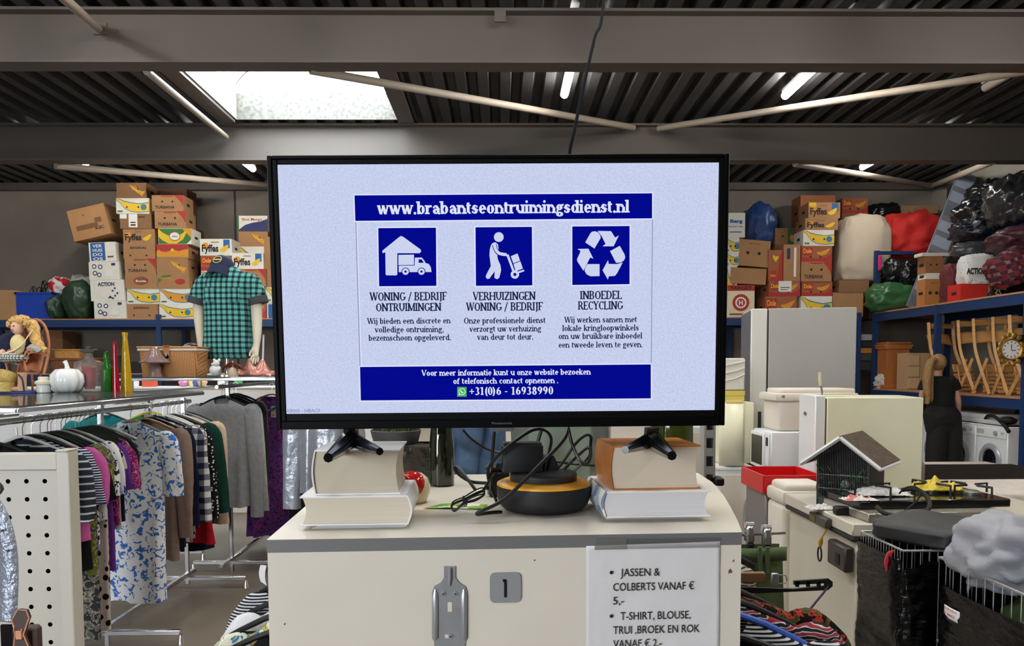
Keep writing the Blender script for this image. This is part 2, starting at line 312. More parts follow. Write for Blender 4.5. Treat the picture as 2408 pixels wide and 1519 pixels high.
class MB:
    def __init__(s): s.v = []; s.f = []; s.m = []
    def add(s, vs, fs, mi=0, M=None):
        o = len(s.v)
        if M is not None: vs = [M @ Vector(v) for v in vs]
        s.v += [tuple(v) for v in vs]
        for f in fs: s.f.append(tuple(i + o for i in f)); s.m.append(mi)
        return s
    def box(s, c, size, mi=0, bev=0.0, rot=None, seg=1):
        hx, hy, hz = size[0] / 2, size[1] / 2, size[2] / 2
        M = Matrix.Translation(c) @ (rot if rot is not None else Matrix.Identity(4))
        if bev <= 0:
            vs = [(x, y, z) for x in (-hx, hx) for y in (-hy, hy) for z in (-hz, hz)]
            fs = [(0, 1, 3, 2), (4, 6, 7, 5), (0, 4, 5, 1), (2, 3, 7, 6), (0, 2, 6, 4), (1, 5, 7, 3)]
            return s.add(vs, fs, mi, M)
        bm = bmesh.new(); bmesh.ops.create_cube(bm, size=1.0)
        for v in bm.verts: v.co = Vector((v.co.x * size[0], v.co.y * size[1], v.co.z * size[2]))
        bmesh.ops.bevel(bm, geom=bm.edges[:], offset=min(bev, hx * .9, hy * .9, hz * .9), segments=seg, affect='EDGES', profile=0.5)
        bm.verts.index_update()
        s.add([v.co.copy() for v in bm.verts], [[v.index for v in f.verts] for f in bm.faces], mi, M); bm.free()
        return s
    def cyl(s, p0, p1, r0, r1=None, n=12, mi=0):
        return s.tube([p0, p1], [r0, r0 if r1 is None else r1], n, mi)
    def tube(s, pts, r, n=8, mi=0, flat=1.0):
        pts = [Vector(p) for p in pts]; rr = r if isinstance(r, (list, tuple)) else [r] * len(pts)
        vs = []; fs = []; up = None
        for i, p in enumerate(pts):
            d = (pts[min(i + 1, len(pts) - 1)] - pts[max(i - 1, 0)])
            if d.length < 1e-9: d = Vector((0, 0, 1))
            d.normalize()
            if up is None:
                up = Vector((0, 0, 1)) if abs(d.z) < 0.9 else Vector((1, 0, 0))
            u = up - d * up.dot(d)
            if u.length < 1e-6: u = d.orthogonal()
            u.normalize(); up = u; w = d.cross(u)
            for k in range(n):
                a = 2 * math.pi * k / n
                vs.append(p + (u * math.cos(a) * flat + w * math.sin(a)) * rr[i])
        for i in range(len(pts) - 1):
            for k in range(n):
                a, b = i * n + k, i * n + (k + 1) % n
                fs.append((a, b, b + n, a + n))
        fs.append(tuple(range(n - 1, -1, -1))); o = (len(pts) - 1) * n; fs.append(tuple(o + k for k in range(n)))
        return s.add(vs, fs, mi)
    def spline(s, pts, r, n=8, mi=0, sub=6, flat=1.0):
        return s.tube(catmull(pts, sub), r, n, mi, flat)
    def lathe(s, prof, c=(0, 0, 0), n=24, mi=0, M=None, ripple=0.0, rn=8, cap=True):
        vs = []; fs = []
        for (r, z) in prof:
            for k in range(n):
                a = 2 * math.pi * k / n; q = r * (1 + ripple * (abs(math.cos(a * rn / 2)) - 0.5))
                vs.append(Vector((q * math.cos(a), q * math.sin(a), z)))
        for i in range(len(prof) - 1):
            for k in range(n):
                a, b = i * n + k, i * n + (k + 1) % n
                fs.append((a, b, b + n, a + n))
        if cap:
            fs.append(tuple(range(n - 1, -1, -1))); o = (len(prof) - 1) * n; fs.append(tuple(o + k for k in range(n)))
        T = Matrix.Translation(c)
        return s.add(vs, fs, mi, T if M is None else T @ M)
    def prism(s, poly, z0, z1, mi=0, M=None):
        n = len(poly)
        vs = [(x, y, z0) for x, y in poly] + [(x, y, z1) for x, y in poly]
        fs = [tuple(range(n - 1, -1, -1)), tuple(range(n, 2 * n))] + [(k, (k + 1) % n, n + (k + 1) % n, n + k) for k in range(n)]
        return s.add(vs, fs, mi, M)
    def poly(s, pts, mi=0):
        return s.add(pts, [tuple(range(len(pts)))], mi)
    def grid(s, fn, nu, nv, mi=0, wrap=False, M=None):
        vs = [fn(i / nu, j / nv) for j in range(nv + 1) for i in range(nu + (0 if wrap else 1))]
        w = nu if wrap else nu + 1; fs = []
        for j in range(nv):
            for i in range(nu):
                a = j * w + i; b = j * w + (i + 1) % w
                fs.append((a, b, b + w, a + w))
        return s.add(vs, fs, mi, M)
    def blob(s, c, rad, amp=0.12, freq=2.5, seed=0, mi=0, nu=28, nv=16, flat=None, power=1.0, ridge=0.0):
        off = Vector((seed * 3.7, seed * 1.3, seed * 2.1)); vs = []; fs = []
        def pw(x): return math.copysign(abs(x) ** power, x)
        for j in range(nv + 1):
            ph = -math.pi / 2 + math.pi * j / nv
            for i in range(nu):
                th = 2 * math.pi * i / nu
                d = Vector((pw(math.cos(ph)) * pw(math.cos(th)), pw(math.cos(ph)) * pw(math.sin(th)), pw(math.sin(ph))))
                k = 1 + amp * noise.noise(d * freq + off) + amp * .5 * noise.noise(d * freq * 2.3 + off)
                if ridge: k += ridge * (abs(noise.noise(d * freq * 1.5 + off * 2)) - .2)
                p = Vector((d.x * rad[0] * k, d.y * rad[1] * k, d.z * rad[2] * k))
                if flat is not None and p.z < -flat * rad[2]: p.z = -flat * rad[2]
                vs.append(p + Vector(c))
        for j in range(nv):
            for i in range(nu):
                a, b = j * nu + i, j * nu + (i + 1) % nu
                fs.append((a, b, b + nu, a + nu))
        return s.add(vs, fs, mi)
    def text(s, string, M, width=None, height=0.1, mi=0, bold=0.0, serif=False, align='l', spacing=1.0):
        """flat lettering in the XY plane of M; cap height = height; scaled sideways to width when given"""
        x = 0.0; vs = []; fs = []
        for ch in string:
            if ch == ' ': x += 0.28 * spacing; continue
            gv, gf, adv = glyph(ch, bold, serif); o = len(vs)
            vs += [(vx + x, vy) for vx, vy in gv]; fs += [tuple(i + o for i in f) for f in gf]
            x += adv * spacing
        if not vs: return s
        x0 = min(v[0] for v in vs); x1 = max(v[0] for v in vs)
        ky = height / 0.71; kx = ky if width is None else width / (x1 - x0)
        sh_ = 0 if align == 'l' else (-(x1 - x0) * kx / 2 if align == 'c' else -(x1 - x0) * kx)
        return s.add([Vector(((v[0] - x0) * kx + sh_, v[1] * ky, 0)) for v in vs], fs, mi, M)
    def build(s, name, mats, parent=None, smooth=40, loc=None):
        me = bpy.data.meshes.new(name)
        me.from_pydata(s.v, [], s.f)
        for m in (mats if isinstance(mats, (list, tuple)) else [mats]): me.materials.append(m)
        me.polygons.foreach_set('material_index', s.m)
        if smooth:
            me.polygons.foreach_set('use_smooth', [True] * len(s.f))
            me.set_sharp_from_angle(angle=R(smooth))
        me.update()
        o = bpy.data.objects.new(name, me); COL.objects.link(o)
        if parent is not None: o.parent = parent
        if loc is not None: o.location = loc
        return o

def catmull(pts, sub=6):
    pts = [Vector(p) for p in pts]; out = []
    for i in range(len(pts) - 1):
        p0 = pts[max(i - 1, 0)]; p1 = pts[i]; p2 = pts[i + 1]; p3 = pts[min(i + 2, len(pts) - 1)]
        for k in range(sub):
            t = k / sub
            out.append(0.5 * ((2 * p1) + (p2 - p0) * t + (2 * p0 - 5 * p1 + 4 * p2 - p3) * t * t + (3 * p1 - p0 - 3 * p2 + p3) * t ** 3))
    out.append(pts[-1]); return out

def tag(o, label=None, cat=None, group=None, kind=None):
    if label: o['label'] = label
    if cat: o['category'] = cat
    if group: o['group'] = group
    if kind: o['kind'] = kind
    return o
def thing(name, label, cat, loc=(0, 0, 0), rz=0.0, group=None, M=None):
    o = bpy.data.objects.new(name, None); COL.objects.link(o); o.empty_display_size = 0.05
    if M is not None: o.matrix_world = M
    else: o.location = loc; o.rotation_euler = (0, 0, R(rz))
    return tag(o, label, cat, group)
def dup(o, loc=None, rz=None, label=None, group=None, parent=None):
    c = o.copy(); COL.objects.link(c)
    if parent is not None: c.parent = parent
    for ch in o.children: dup(ch, parent=c)
    if loc is not None: c.location = loc
    if rz is not None: c.rotation_euler = (0, 0, R(rz))
    if label: c['label'] = label
    if group: c['group'] = group
    return c
def struct(name, mb, m, **k): return tag(mb.build(name, m, **k), kind='structure')
# ------------------------------------------------------------------ the hall
M_floor = mat('concrete floor', (122, 110, 98), .5, var=.18, vscale=1.3, bump=.05)
M_wall = mat('grey concrete wall', (132, 123, 112), .9, var=.12, vscale=1.1, bump=.05, bscale=20)
M_wallr = mat('pale panel wall', (150, 144, 134), .85, var=.06, vscale=1.5)
M_steel = mat('grey painted steel', (88, 81, 75), .5, var=.05, vscale=2)
M_deck = mat('galvanised roof deck', (60, 60, 62), .45, .25, var=.12, vscale=3)
M_curb = mat('pale skylight lining', (150, 144, 130), .7, var=.1, vscale=5)
M_brace = mat('brace steel', (150, 138, 126), .5)
XL, XR, YB, YF, ZC = -9.5, 7.63, 13.62, -5.0, EYE + 3.18

b = MB(); b.box(((XL + XR) / 2, (YB + YF) / 2, -.05), (XR - XL + .4, YB - YF + .4, .1)); struct('floor', b, M_floor)
M_seam = mat('wall joint', (70, 66, 62), .9)
b = MB(); b.box(((XL + XR) / 2, YB + .1, 2.5), (XR - XL + .4, .2, 5.0))
for xx in (-4.65, -.5, 4.0): b.box((xx, YB - .002, 2.4), (.03, .02, 4.8), 1)
struct('wall_back', b, [M_wall, M_seam])
b = MB(); b.box((XR + .1, (YB + YF) / 2, 2.5), (.2, YB - YF, 5.0)); struct('wall_right', b, M_wallr)
b = MB(); b.box((XL - .1, (YB + YF) / 2, 2.5), (.2, YB - YF, 5.0)); struct('wall_left', b, M_wallr)
b = MB()                                             # shop front behind the camera with a wide window opening
b.box(((XL + XR) / 2, YF - .1, .4), (XR - XL + .4, .2, .8)); b.box(((XL + XR) / 2, YF - .1, 4.2), (XR - XL + .4, .2, 1.6))
b.box(((XL - 6.3) / 2 - .1, YF - .1, 2.1), (-6.3 - XL + .2, .2, 2.6)); b.box(((XR - 2.4) / 2 + .1, YF - .1, 2.1), (XR + 2.4 + .2, .2, 2.6))
struct('wall_front', b, M_wallr)
b = MB()
for xx in (-6.26, -5.0, -3.72, -2.44): b.box((xx, YF - .1, 2.1), (.08, .08, 2.6))
struct('window_1', b, M_steel)

# trapezoidal roof deck with the skylight opening left free
SX0, SX1, SY0, SY1 = -3.40, -1.32, 7.9, 10.1
def deck(b, x0, x1, y0, y1):
    p, dz = 0.25, 0.085; xs = []
    k0 = math.floor((x0 - XL) / p); x = XL + k0 * p
    prof = [(0, 0), (.11, 0), (.14, dz), (.22, dz), (.25, 0)]
    while x < x1:
        for i in range(4):
            (a, za), (c, zc) = prof[i], prof[i + 1]
            xa, xc = max(x + a, x0), min(x + c, x1)
            if xc <= xa: continue
            def zz(q): return za + (zc - za) * (q - x - a) / (c - a)
            b.add([(xa, y0, ZC + zz(xa)), (xc, y0, ZC + zz(xc)), (xc, y1, ZC + zz(xc)), (xa, y1, ZC + zz(xa))], [(0, 1, 2, 3)])
        x += p
b = MB()
NX0, NX1, NY0, NY1 = -.3, .54, .96, 1.70  # unseen second roof opening, added for more overhead light on the counter
deck(b, XL, XR, YF - .2, NY0); deck(b, XL, NX0, NY0, NY1); deck(b, NX1, XR, NY0, NY1); deck(b, XL, XR, NY1, SY0); deck(b, XL, SX0, SY0, SY1); deck(b, SX1, XR, SY0, SY1); deck(b, XL, XR, SY1, YB + .2)
struct('ceiling', b, M_deck, smooth=0)
b = MB()                                             # skylight lining, curb and barrel dome
hz = .34
for (c, s) in (((SX0 - .01, (SY0 + SY1) / 2, ZC + hz / 2), (.02, SY1 - SY0, hz)), ((SX1 + .01, (SY0 + SY1) / 2, ZC + hz / 2), (.02, SY1 - SY0, hz)),
               (((SX0 + SX1) / 2, SY0 - .01, ZC + hz / 2), (SX1 - SX0, .02, hz)), (((SX0 + SX1) / 2, SY1 + .01, ZC + hz / 2), (SX1 - SX0, .02, hz))):
    b.box(c, s, 1 if c[1] > SY1 else 0)
for c, s in (((NX0 - .01, (NY0 + NY1) / 2, ZC + .15), (.02, NY1 - NY0, .3)), ((NX1 + .01, (NY0 + NY1) / 2, ZC + .15), (.02, NY1 - NY0, .3)), (((NX0 + NX1) / 2, NY0 - .01, ZC + .15), (NX1 - NX0, .02, .3)), (((NX0 + NX1) / 2, NY1 + .01, ZC + .15), (NX1 - NX0, .02, .3))): b.box(c, s)  # lining of the added opening above the counter
struct('trim_1', b, [M_curb, mat('mottled galvanised curb', (92, 91, 84), .6, var=.4, vscale=22)])
b = MB()
for xx in (SX0 - .12, SX1 + .1): b.box((xx, (SY0 + SY1) / 2, ZC - .02), (.2, SY1 - SY0, .04))
b.box((SX1 + .235, (SY0 + SY1) / 2, ZC - .012), (.03, SY1 - SY0, .02), 1); b.box((SX0 - .25, (SY0 + SY1) / 2, ZC - .012), (.03, SY1 - SY0, .02), 1)
struct('trim_2', b, [M_steel, mat('dark joint', (30, 30, 32), .8)])
M_dome = bpy.data.materials.new('acrylic dome'); M_dome.use_nodes = True
nt = M_dome.node_tree; nt.nodes.clear()
_t = nt.nodes.new('ShaderNodeBsdfTransparent'); _o = nt.nodes.new('ShaderNodeOutputMaterial'); _d = nt.nodes.new('ShaderNodeBsdfTranslucent'); _m = nt.nodes.new('ShaderNodeMixShader')
_m.inputs[0].default_value = .15
nt.links.new(_t.outputs[0], _m.inputs[1]); nt.links.new(_d.outputs[0], _m.inputs[2]); nt.links.new(_m.outputs[0], _o.inputs[0])
b = MB(); xc = (SX0 + SX1) / 2; rx = (SX1 - SX0) / 2 + .02
b.grid(lambda u, v: Vector((xc - rx * math.cos(math.pi * u), SY0 + (SY1 - SY0) * v, ZC + hz + .5 * math.sin(math.pi * u))), 20, 2, 0)
for yy in (SY0 + .02, SY0 + .75, SY0 + 1.45, SY1 - .02):
    b.tube([(xc - rx * math.cos(math.pi * k / 20), yy, ZC + hz - .01 + .5 * math.sin(math.pi * k / 20)) for k in range(21)], .016, 6, 1)
struct('window_2', b, [M_dome, mat('dome rib', (90, 90, 86), .6)])

# I-beams across the hall
def ibeam(name, yc, zb, h, w=.22, tf=.025):
    b = MB()
    b.box(((XL + XR) / 2, yc, zb + tf / 2), (XR - XL, w, tf)); b.box(((XL + XR) / 2, yc, zb + h - tf / 2), (XR - XL, w, tf))
    b.box(((XL + XR) / 2, yc, zb + h / 2), (XR - XL, .02, h - 2 * tf))
    return struct(name, b, M_steel, smooth=0)
HB = 2.7
ibeam('beam_1', 6.99 + .11, EYE + HB, .478); ibeam('beam_2', 10.23 + .11, EYE + HB, .478)
b = MB(); b.box(((XL + XR) / 2, YB - .06, ZC - .06), (XR - XL, .12, .12)); struct('beam_3', b, M_steel, smooth=0)
ibeam('beam_4', 3.85, EYE + HB, .478); ibeam('beam_5', .6, EYE + HB, .478); ibeam('beam_6', -2.6, EYE + HB, .478)
# bracing tubes and rods under the deck
def brace(name, a, c, r, m=M_brace):
    b = MB(); b.cyl(a, c, r, n=10); return struct(name, b, m)
brace('brace_1', P(345, 168, 7.2), P(532, 322, 10.2), .035)
brace('brace_2', P(20, -120, 4.2), P(232, 68, 6.97), .035)
brace('brace_3', P(730, 165, 7.2), P(1490, 300, 10.2), .04)
brace('brace_4', P(2460, 160, 7.2), P(1548, 302, 10.2), .04)
brace('brace_5', P(130, 390, 10.4), P(650, 437, 13.4), .045)
brace('brace_6', P(1870, 385, 10.4), P(2190, 437, 13.4), .045)
brace('brace_7', P(2192, 437, 13.4), P(2335, 380, 10.4), .045)
b = MB(); b.box((.0, 6.96, EYE + HB + .39), (.1, .02, .1)); b.box(P(236, 68, 6.975), (.12, .03, .1)); struct('trim_3', b, M_steel)

# fluorescent fittings: rows along the bays
M_tube = mat('lit tube', (255, 255, 255), .4, emit=(255, 251, 242), estr=TUBE_STRENGTH)
M_tubeoff = mat('unlit tube cover', (176, 168, 158), .4)
M_fit = mat('fitting body', (170, 165, 155), .5)
def strip_light(x, y0, y1, label, lit=True):
    t = thing('ceiling_light', label, 'ceiling light', (x, y0, EYE + 3.05), group='strip lights under the roof deck')
    L_ = y1 - y0
    b = MB(); b.box((0, L_ / 2, .062), (.06, L_, .03)); 
    for q in (.15, .85): b.cyl((0, L_ * q, .075), (0, L_ * q, .14), .006, n=6)
    b.build('fitting_body', M_fit, t)
    b = MB(); b.tube([(0, 0, 0), (0, .02, 0), (0, L_ - .02, 0), (0, L_, 0)], [.03, .045, .045, .03], 10)
    b.build('light_tube' if lit else 'tube_cover', M_tube if lit else M_tubeoff, t)
    return t
strip_light(.72, 7.35, 8.82, 'lit strip light just left of the hanging black cable')
strip_light(3.23, 7.35, 8.85, 'lit strip light in the near bay, right of the hanging cable')
strip_light(5.36, 7.35, 8.6, 'unlit grey strip light at the right edge of the photo', False)
strip_light(5.6, 10.7, 12.0, 'lit strip light in the far bay above the white pillow sack')
strip_light(-3.83, 10.75, 12.1, 'lit strip light in the far bay beside the television corner')
strip_light(-6.2, 10.5, 11.75, 'lit strip light in the far bay at the far left')
for i, (xx, yy) in enumerate([(-6.6, 4.3), (-4.2, 4.3), (-1.7, 4.3), (.72, 4.3), (3.2, 4.3), (5.4, 4.3), (-4.2, 1.2), (-1.7, 1.2), (.72, 1.2), (3.2, 1.2), (-4.2, -1.8), (3.2, -1.8)]):
    strip_light(xx, yy, yy + 1.5, 'lit strip light of the rows overhead and behind the viewer')
# ------------------------------------------------------------------ the counter cabinet with the television
WHITE = mat('white melamine', (222, 213, 198), .35, var=.03, vscale=6)
GREYBAND = mat('grey edge band', (112, 111, 110), .45)
STEELP = mat('zinc plated steel', (168, 170, 173), .35, .55, var=.08, vscale=30)
CHROME = mat('chrome', (232, 232, 235), .24, 1.0)
BLACKP = mat('black plastic', (16, 16, 17), .45)
BLACKG = mat('black gloss', (10, 10, 12), .12)
PAPER = mat('paper', (220, 216, 216), .8, bump=.25, bscale=14)
INK = mat('ink', (32, 32, 36), .8)
WHITEP = mat('white enamel', (222, 224, 226), .3)
RUB = mat('black rubber', (20, 20, 20), .7)

def plane_hit(px, py, M):
    """where the sight line through a pixel meets the local plane y = 0 of M (local coordinates)"""
    Mi = M.inverted(); o = Mi @ Vector((0, 0, EYE)); d = (Mi.to_3x3() @ ray(px, py))
    t = -o.y / d.y
    return o + d * t
FX = Matrix.Rotation(R(90), 4, 'X')          # lettering plane (x, y) -> (x, z), facing -y
def face(x, y, z, roll=0.0): return Matrix.Translation((x, y, z)) @ Matrix.Rotation(R(-roll), 4, 'Y') @ FX

FL = P(627, 1269, 1.25); ZT = FL.z
FR = PZ(1745, 1251, ZT)
cab_yaw = math.atan2(FR.y - FL.y, FR.x - FL.x)
CABM = Matrix.Translation((FL.x, FL.y, 0)) @ Matrix.Rotation(cab_yaw, 4, 'Z'); CABI = CABM.inverted()
CW = (FR - FL).length
def top(px, py):                             # a point of the counter top in cabinet coordinates
    return CABI @ PZ(px, py, ZT)
cabinet = thing('counter_cabinet', 'white counter cabinet with grey edge band that carries the television', 'cabinet', M=CABM)
outline = [top(q[0], q[1]) for q in ((1744, 1250), (1734, 1223), (1719, 1194), (1701, 1164), (1675, 1134), (1641, 1112))]
yb = outline[-1].y + .01
poly = [(0, 0)] + [(p.x, p.y) for p in outline] + [(outline[-1].x - .06, yb + .01), (0.0, yb + .01)]
poly[1] = (CW, 0)
b = MB(); b.prism(poly, ZT - .022, ZT - .0006, 0); b.prism(poly, ZT - .0006, ZT, 1); b.build('worktop', [GREYBAND, WHITE], cabinet, smooth=30)
inner = [(x * .998 + .0008, max(y * .985, .0006)) for x, y in poly]
b = MB(); b.prism(inner, 0.0, ZT - .022); b.build('cabinet_body', WHITE, cabinet, smooth=30)
def cf(px, py): return plane_hit(px, py, CABM)
# lock plate with its slot
c0, c1 = cf(1152, 1417), cf(1225, 1345); wx, wz = c1.x - c0.x, c1.z - c0.z
b = MB(); pts = []
for (qx, qz, a0) in ((wx / 2 - .009, wz / 2 - .009, 0), (-wx / 2 + .009, wz / 2 - .009, 90), (-wx / 2 + .009, -wz / 2 + .009, 180), (wx / 2 - .009, -wz / 2 + .009, 270)):
    pts += [(qx + .009 * math.cos(R(a0 + k * 18)), qz + .009 * math.sin(R(a0 + k * 18))) for k in range(6)]
MF = Matrix.Translation(((c0.x + c1.x) / 2, 0, (c0.z + c1.z) / 2)) @ FX
b.prism(pts, 0, .003, 0, MF)
b.box(((c0.x + c1.x) / 2 + .0, -.0034, (c0.z + c1.z) / 2 - .001), (.0048, .001, .03), 1, bev=.0003); b.box(((c0.x + c1.x) / 2 - .002, -.0034, (c0.z + c1.z) / 2 + .0125), (.005, .001, .0045), 1)
b.build('lock_plate', [mat('grey nylon', (142, 142, 144), .5), mat('slot black', (8, 8, 8), .9)], cabinet)
# pressed steel latch plate
b = MB(); ol = [(1044, 1331), (1071, 1331), (1071, 1358), (1080, 1370), (1094, 1378), (1099, 1392), (1099, 1500), (1094, 1508), (1092, 1560), (1022, 1560), (1021, 1508), (1016, 1500), (1016, 1392), (1021, 1378), (1036, 1370), (1044, 1358)]
b.prism([(cf(*q).x, cf(*q).z) for q in reversed(ol)], 0, .0022, 0, FX)
for x in (1024, 1091):
    b.tube([tuple(cf(x, y)) [0:1] + (-.002,) + (cf(x, y).z,) for y in (1384, 1400, 1498, 1504)], [.002, .0052, .0052, .002], 8, 0)
b.tube([(cf(1058, y).x, -.002, cf(1058, y).z) for y in (1334, 1360, 1376)], [.007, .008, .004], 8, 0, flat=.35)
for (x, y) in ((1043, 1395), (1071, 1395), (1060, 1495)):
    q = cf(x, y); b.cyl((q.x, -.0015, q.z), (q.x, -.0045, q.z), .005, .0035, 12, 0); b.box((q.x, -.0046, q.z), (.0045, .0004, .0011), 1, rot=rotm(0, 40, 0)); b.box((q.x, -.0046, q.z), (.0011, .0004, .0045), 1, rot=rotm(0, 40, 0))
q0 = cf(1058, 1426); b.box((q0.x, -.0024, q0.z), (.0075, .0008, .0165), 2, bev=.0002); q1 = cf(1054, 1495); b.box((q1.x, -.0024, q1.z), (.011, .0006, .006), 2)
b.build('latch_plate', [STEELP, mat('screw recess', (60, 60, 62), .6, .5), WHITE], cabinet)
# chips and scuffs in the front
M_chip = mat('bare chipboard', (112, 78, 58), .9)
for (x, y, r_) in ((1725, 1319, .003), (1716, 1345, .0055), (1257, 1318, .0022), (670, 1467, .0025)):
    b = MB(); q = cf(x, y); n_ = 9; b.poly([(q.x + r_ * (.6 + .4 * math.sin(k * 2.3 + x)) * math.cos(-2 * math.pi * k / n_), -.0002, q.z + r_ * (.7 + .5 * math.cos(k * 1.7)) * math.sin(-2 * math.pi * k / n_)) for k in range(n_)])
    b.build('chipped_spot', M_chip, cabinet)
b = MB(); b.grid(lambda u, v: Vector((-.002 - .011 * u - .003 * math.sin(3 * v), .004 + .004 * u, 1.272 - .034 * v + .006 * u * v)), 6, 6); b.build('tape_flap', PAPER, cabinet)

# the price list taped to the front
def cz(px, py): q = cf(px, py); return q
t = thing('price_list', 'white sheet of paper with printed clothing prices taped to the cabinet front', 'notice', M=CABM @ Matrix.Translation((cf(1378, 1283).x, -.0012, cf(1378, 1283).z)))
pl = t.matrix_world.inverted()
w_ = cf(1692, 1280).x - cf(1378, 1283).x
def crumple(x, z): return -.0012 - .0022 * max(0, noise.noise((x * 22, z * 22, 3.1))) - .0010 * abs(noise.noise((x * 60, z * 12, 1.0)))
b = MB(); b.grid(lambda u, v: Vector((u * w_, crumple(u * w_, -v * .3), -v * .3 + .004 * u)), 40, 40)
o = b.build('sheet', PAPER, t); o.modifiers.new('thickness', 'SOLIDIFY').thickness = .0003
b = MB()
for s_, x0, x1, yy in (('JASSEN &', 1457, 1549, 1353), ('COLBERTS VANAF €', 1440, 1629, 1387), ('5,-', 1440, 1465, 1419), ('T-SHIRT, BLOUSE,', 1457, 1621, 1455), ('TRUI ,BROEK EN ROK', 1440, 1642, 1488), ('VANAF € 2,-', 1440, 1553, 1520)):
    a, c = pl @ (CABM @ cf(x0, yy)), pl @ (CABM @ cf(x1, yy))
    b.text(s_, face(a.x, -.0052, a.z), c.x - a.x, 18.5 * (c.x - a.x) / (x1 - x0), bold=.004)
for yy in (1344, 1446):
    a = pl @ (CABM @ cf(1436, yy)); b.prism([(.0031 * math.cos(k * .5236), .0031 * math.sin(k * .5236)) for k in range(12)], 0, .0002, 0, face(a.x, -.0052, a.z))
b.build('lettering', INK, t, smooth=0)
b = MB(); a = pl @ (CABM @ cf(1397, 1266)); c = pl @ (CABM @ cf(1472, 1290)); b.box(((a.x + c.x) / 2, -.0036, (a.z + c.z) / 2), (c.x - a.x, .0006, a.z - c.z))
b.build('tape', glass('clear tape', (235, 235, 230), .35, .25), t)
b = MB(); a = pl @ (CABM @ cf(1472, 1266)); c = pl @ (CABM @ cf(1690, 1286)); b.box(((a.x + c.x) / 2, -.003, (a.z + c.z) / 2), (c.x - a.x, .0004, a.z - c.z)); b.build('tape', glass('clear tape b', (250, 250, 250), .06, .25), t)

# ------------------------------------------------------------------ books under the television feet
def book(label, px0, px1, yfront, z0, z1, depth, spine, cover, page, rz=0.0, tag_='books under the television feet', soft=False, spm=None):
    """lying book whose page ends face the viewer; px0, px1 outer edges at the front plane"""
    a = P(px0, 1100, yfront); c = P(px1, 1100, yfront); w = c.x - a.x; h = z1 - z0
    t = thing('book', label, 'book', (a.x, yfront, z0), math.degrees(cab_yaw) + rz, tag_)
    th = .0028 if not soft else .0012; sg = 1 if spine == 'r' else -1
    def X(u): return w * u if sg > 0 else w * (1 - u)       # u = 0 fore edge, 1 spine
    n = 10
    fore = [(X(.025 + .03 * math.sin(math.pi * k / n)), th + (h - 2 * th) * k / n) for k in range(n + 1)]
    back = [(X(.955 + .035 * math.sin(math.pi * k / n)), th + (h - 2 * th) * (1 - k / n)) for k in range(n + 1)]
    pol = fore + back
    if sg > 0: pol = pol[::-1]
    b = MB(); M_ = Matrix.Translation((0, depth - .004, 0)) @ FX
    b.prism(pol, 0, depth - .008, 0, M_); b.build('page_block', page, t, smooth=30)
    b = MB()
    for zz in (th / 2, h - th / 2): b.box((X(.48), depth / 2, zz), (w * .955, depth, th), 0, bev=.0006)
    b.build('cover', cover, t, smooth=30); b = MB()
    qq = [(X(.95 + .033 * math.sin(math.pi * k / n)), h * k / n) for k in range(n + 1)] + [(X(.962 + .038 * math.sin(math.pi * k / n)), h * k / n) for k in range(n, -1, -1)]
    if sg < 0: qq = qq[::-1]
    b.prism(qq[::-1], 0, depth, 0, Matrix.Translation((0, depth, 0)) @ FX)
    b.build('spine', spm or cover, t, smooth=30)
    return t
def pages(name, c): return mat(name, c, .9, var=.05, vscale=1.0, stretch=(2, 2, 900))
PG1 = pages('pages cream', (206, 196, 178)); PG2 = pages('pages warm', (196, 184, 164)); PG3 = pages('pages white', (206, 204, 206)); PG4 = pages('pages beige', (205, 190, 170))
CV_W = mat('white cover', (228, 226, 224), .4); CV_O = mat('orange cover', (176, 104, 44), .25, var=.25, vscale=14); CV_G = pmat('colour plate cover', 'cells', [(226, 220, 210), (120, 140, 165), (205, 150, 120), (235, 230, 222), (180, 190, 196)], 34, .35)
zb0 = ZT
HB1, HB2, HB3 = .0085, .051, .079
book('thin white booklet at the bottom of the left book stack', 730, 955, 1.335, zb0, zb0 + HB1, .15, 'r', CV_W, PG3, soft=True)
b1 = book('white hardback, middle of the left book stack', 702, 967, 1.315, zb0 + HB1, zb0 + HB1 + HB2, .185, 'r', CV_W, PG1)
bz = mat('orange endpaper', (205, 130, 70), .6)
b2 = book('thick white hardback on top of the left book stack', 732, 941, 1.33, zb0 + HB1 + HB2, zb0 + HB1 + HB2 + HB3, .15, 'l', CV_W, PG2)
ZB_L = zb0 + HB1 + HB2 + HB3
HC1, HC2, HC3 = .009, .048, .081
book('thin white book at the bottom of the right book stack', 1425, 1655, 1.40, zb0, zb0 + HC1, .15, 'r', CV_W, PG3, soft=True)
book('hardback with colourful spine, middle of the right book stack', 1415, 1677, 1.365, zb0 + HC1, zb0 + HC1 + HC2, .2, 'l', CV_W, PG3, spm=CV_G)
book('thick hardback with orange cover on top of the right book stack', 1433, 1653, 1.38, zb0 + HC1 + HC2, zb0 + HC1 + HC2 + HC3, .15, 'l', CV_O, PG4, rz=1)
ZB_R = zb0 + HC1 + HC2 + HC3

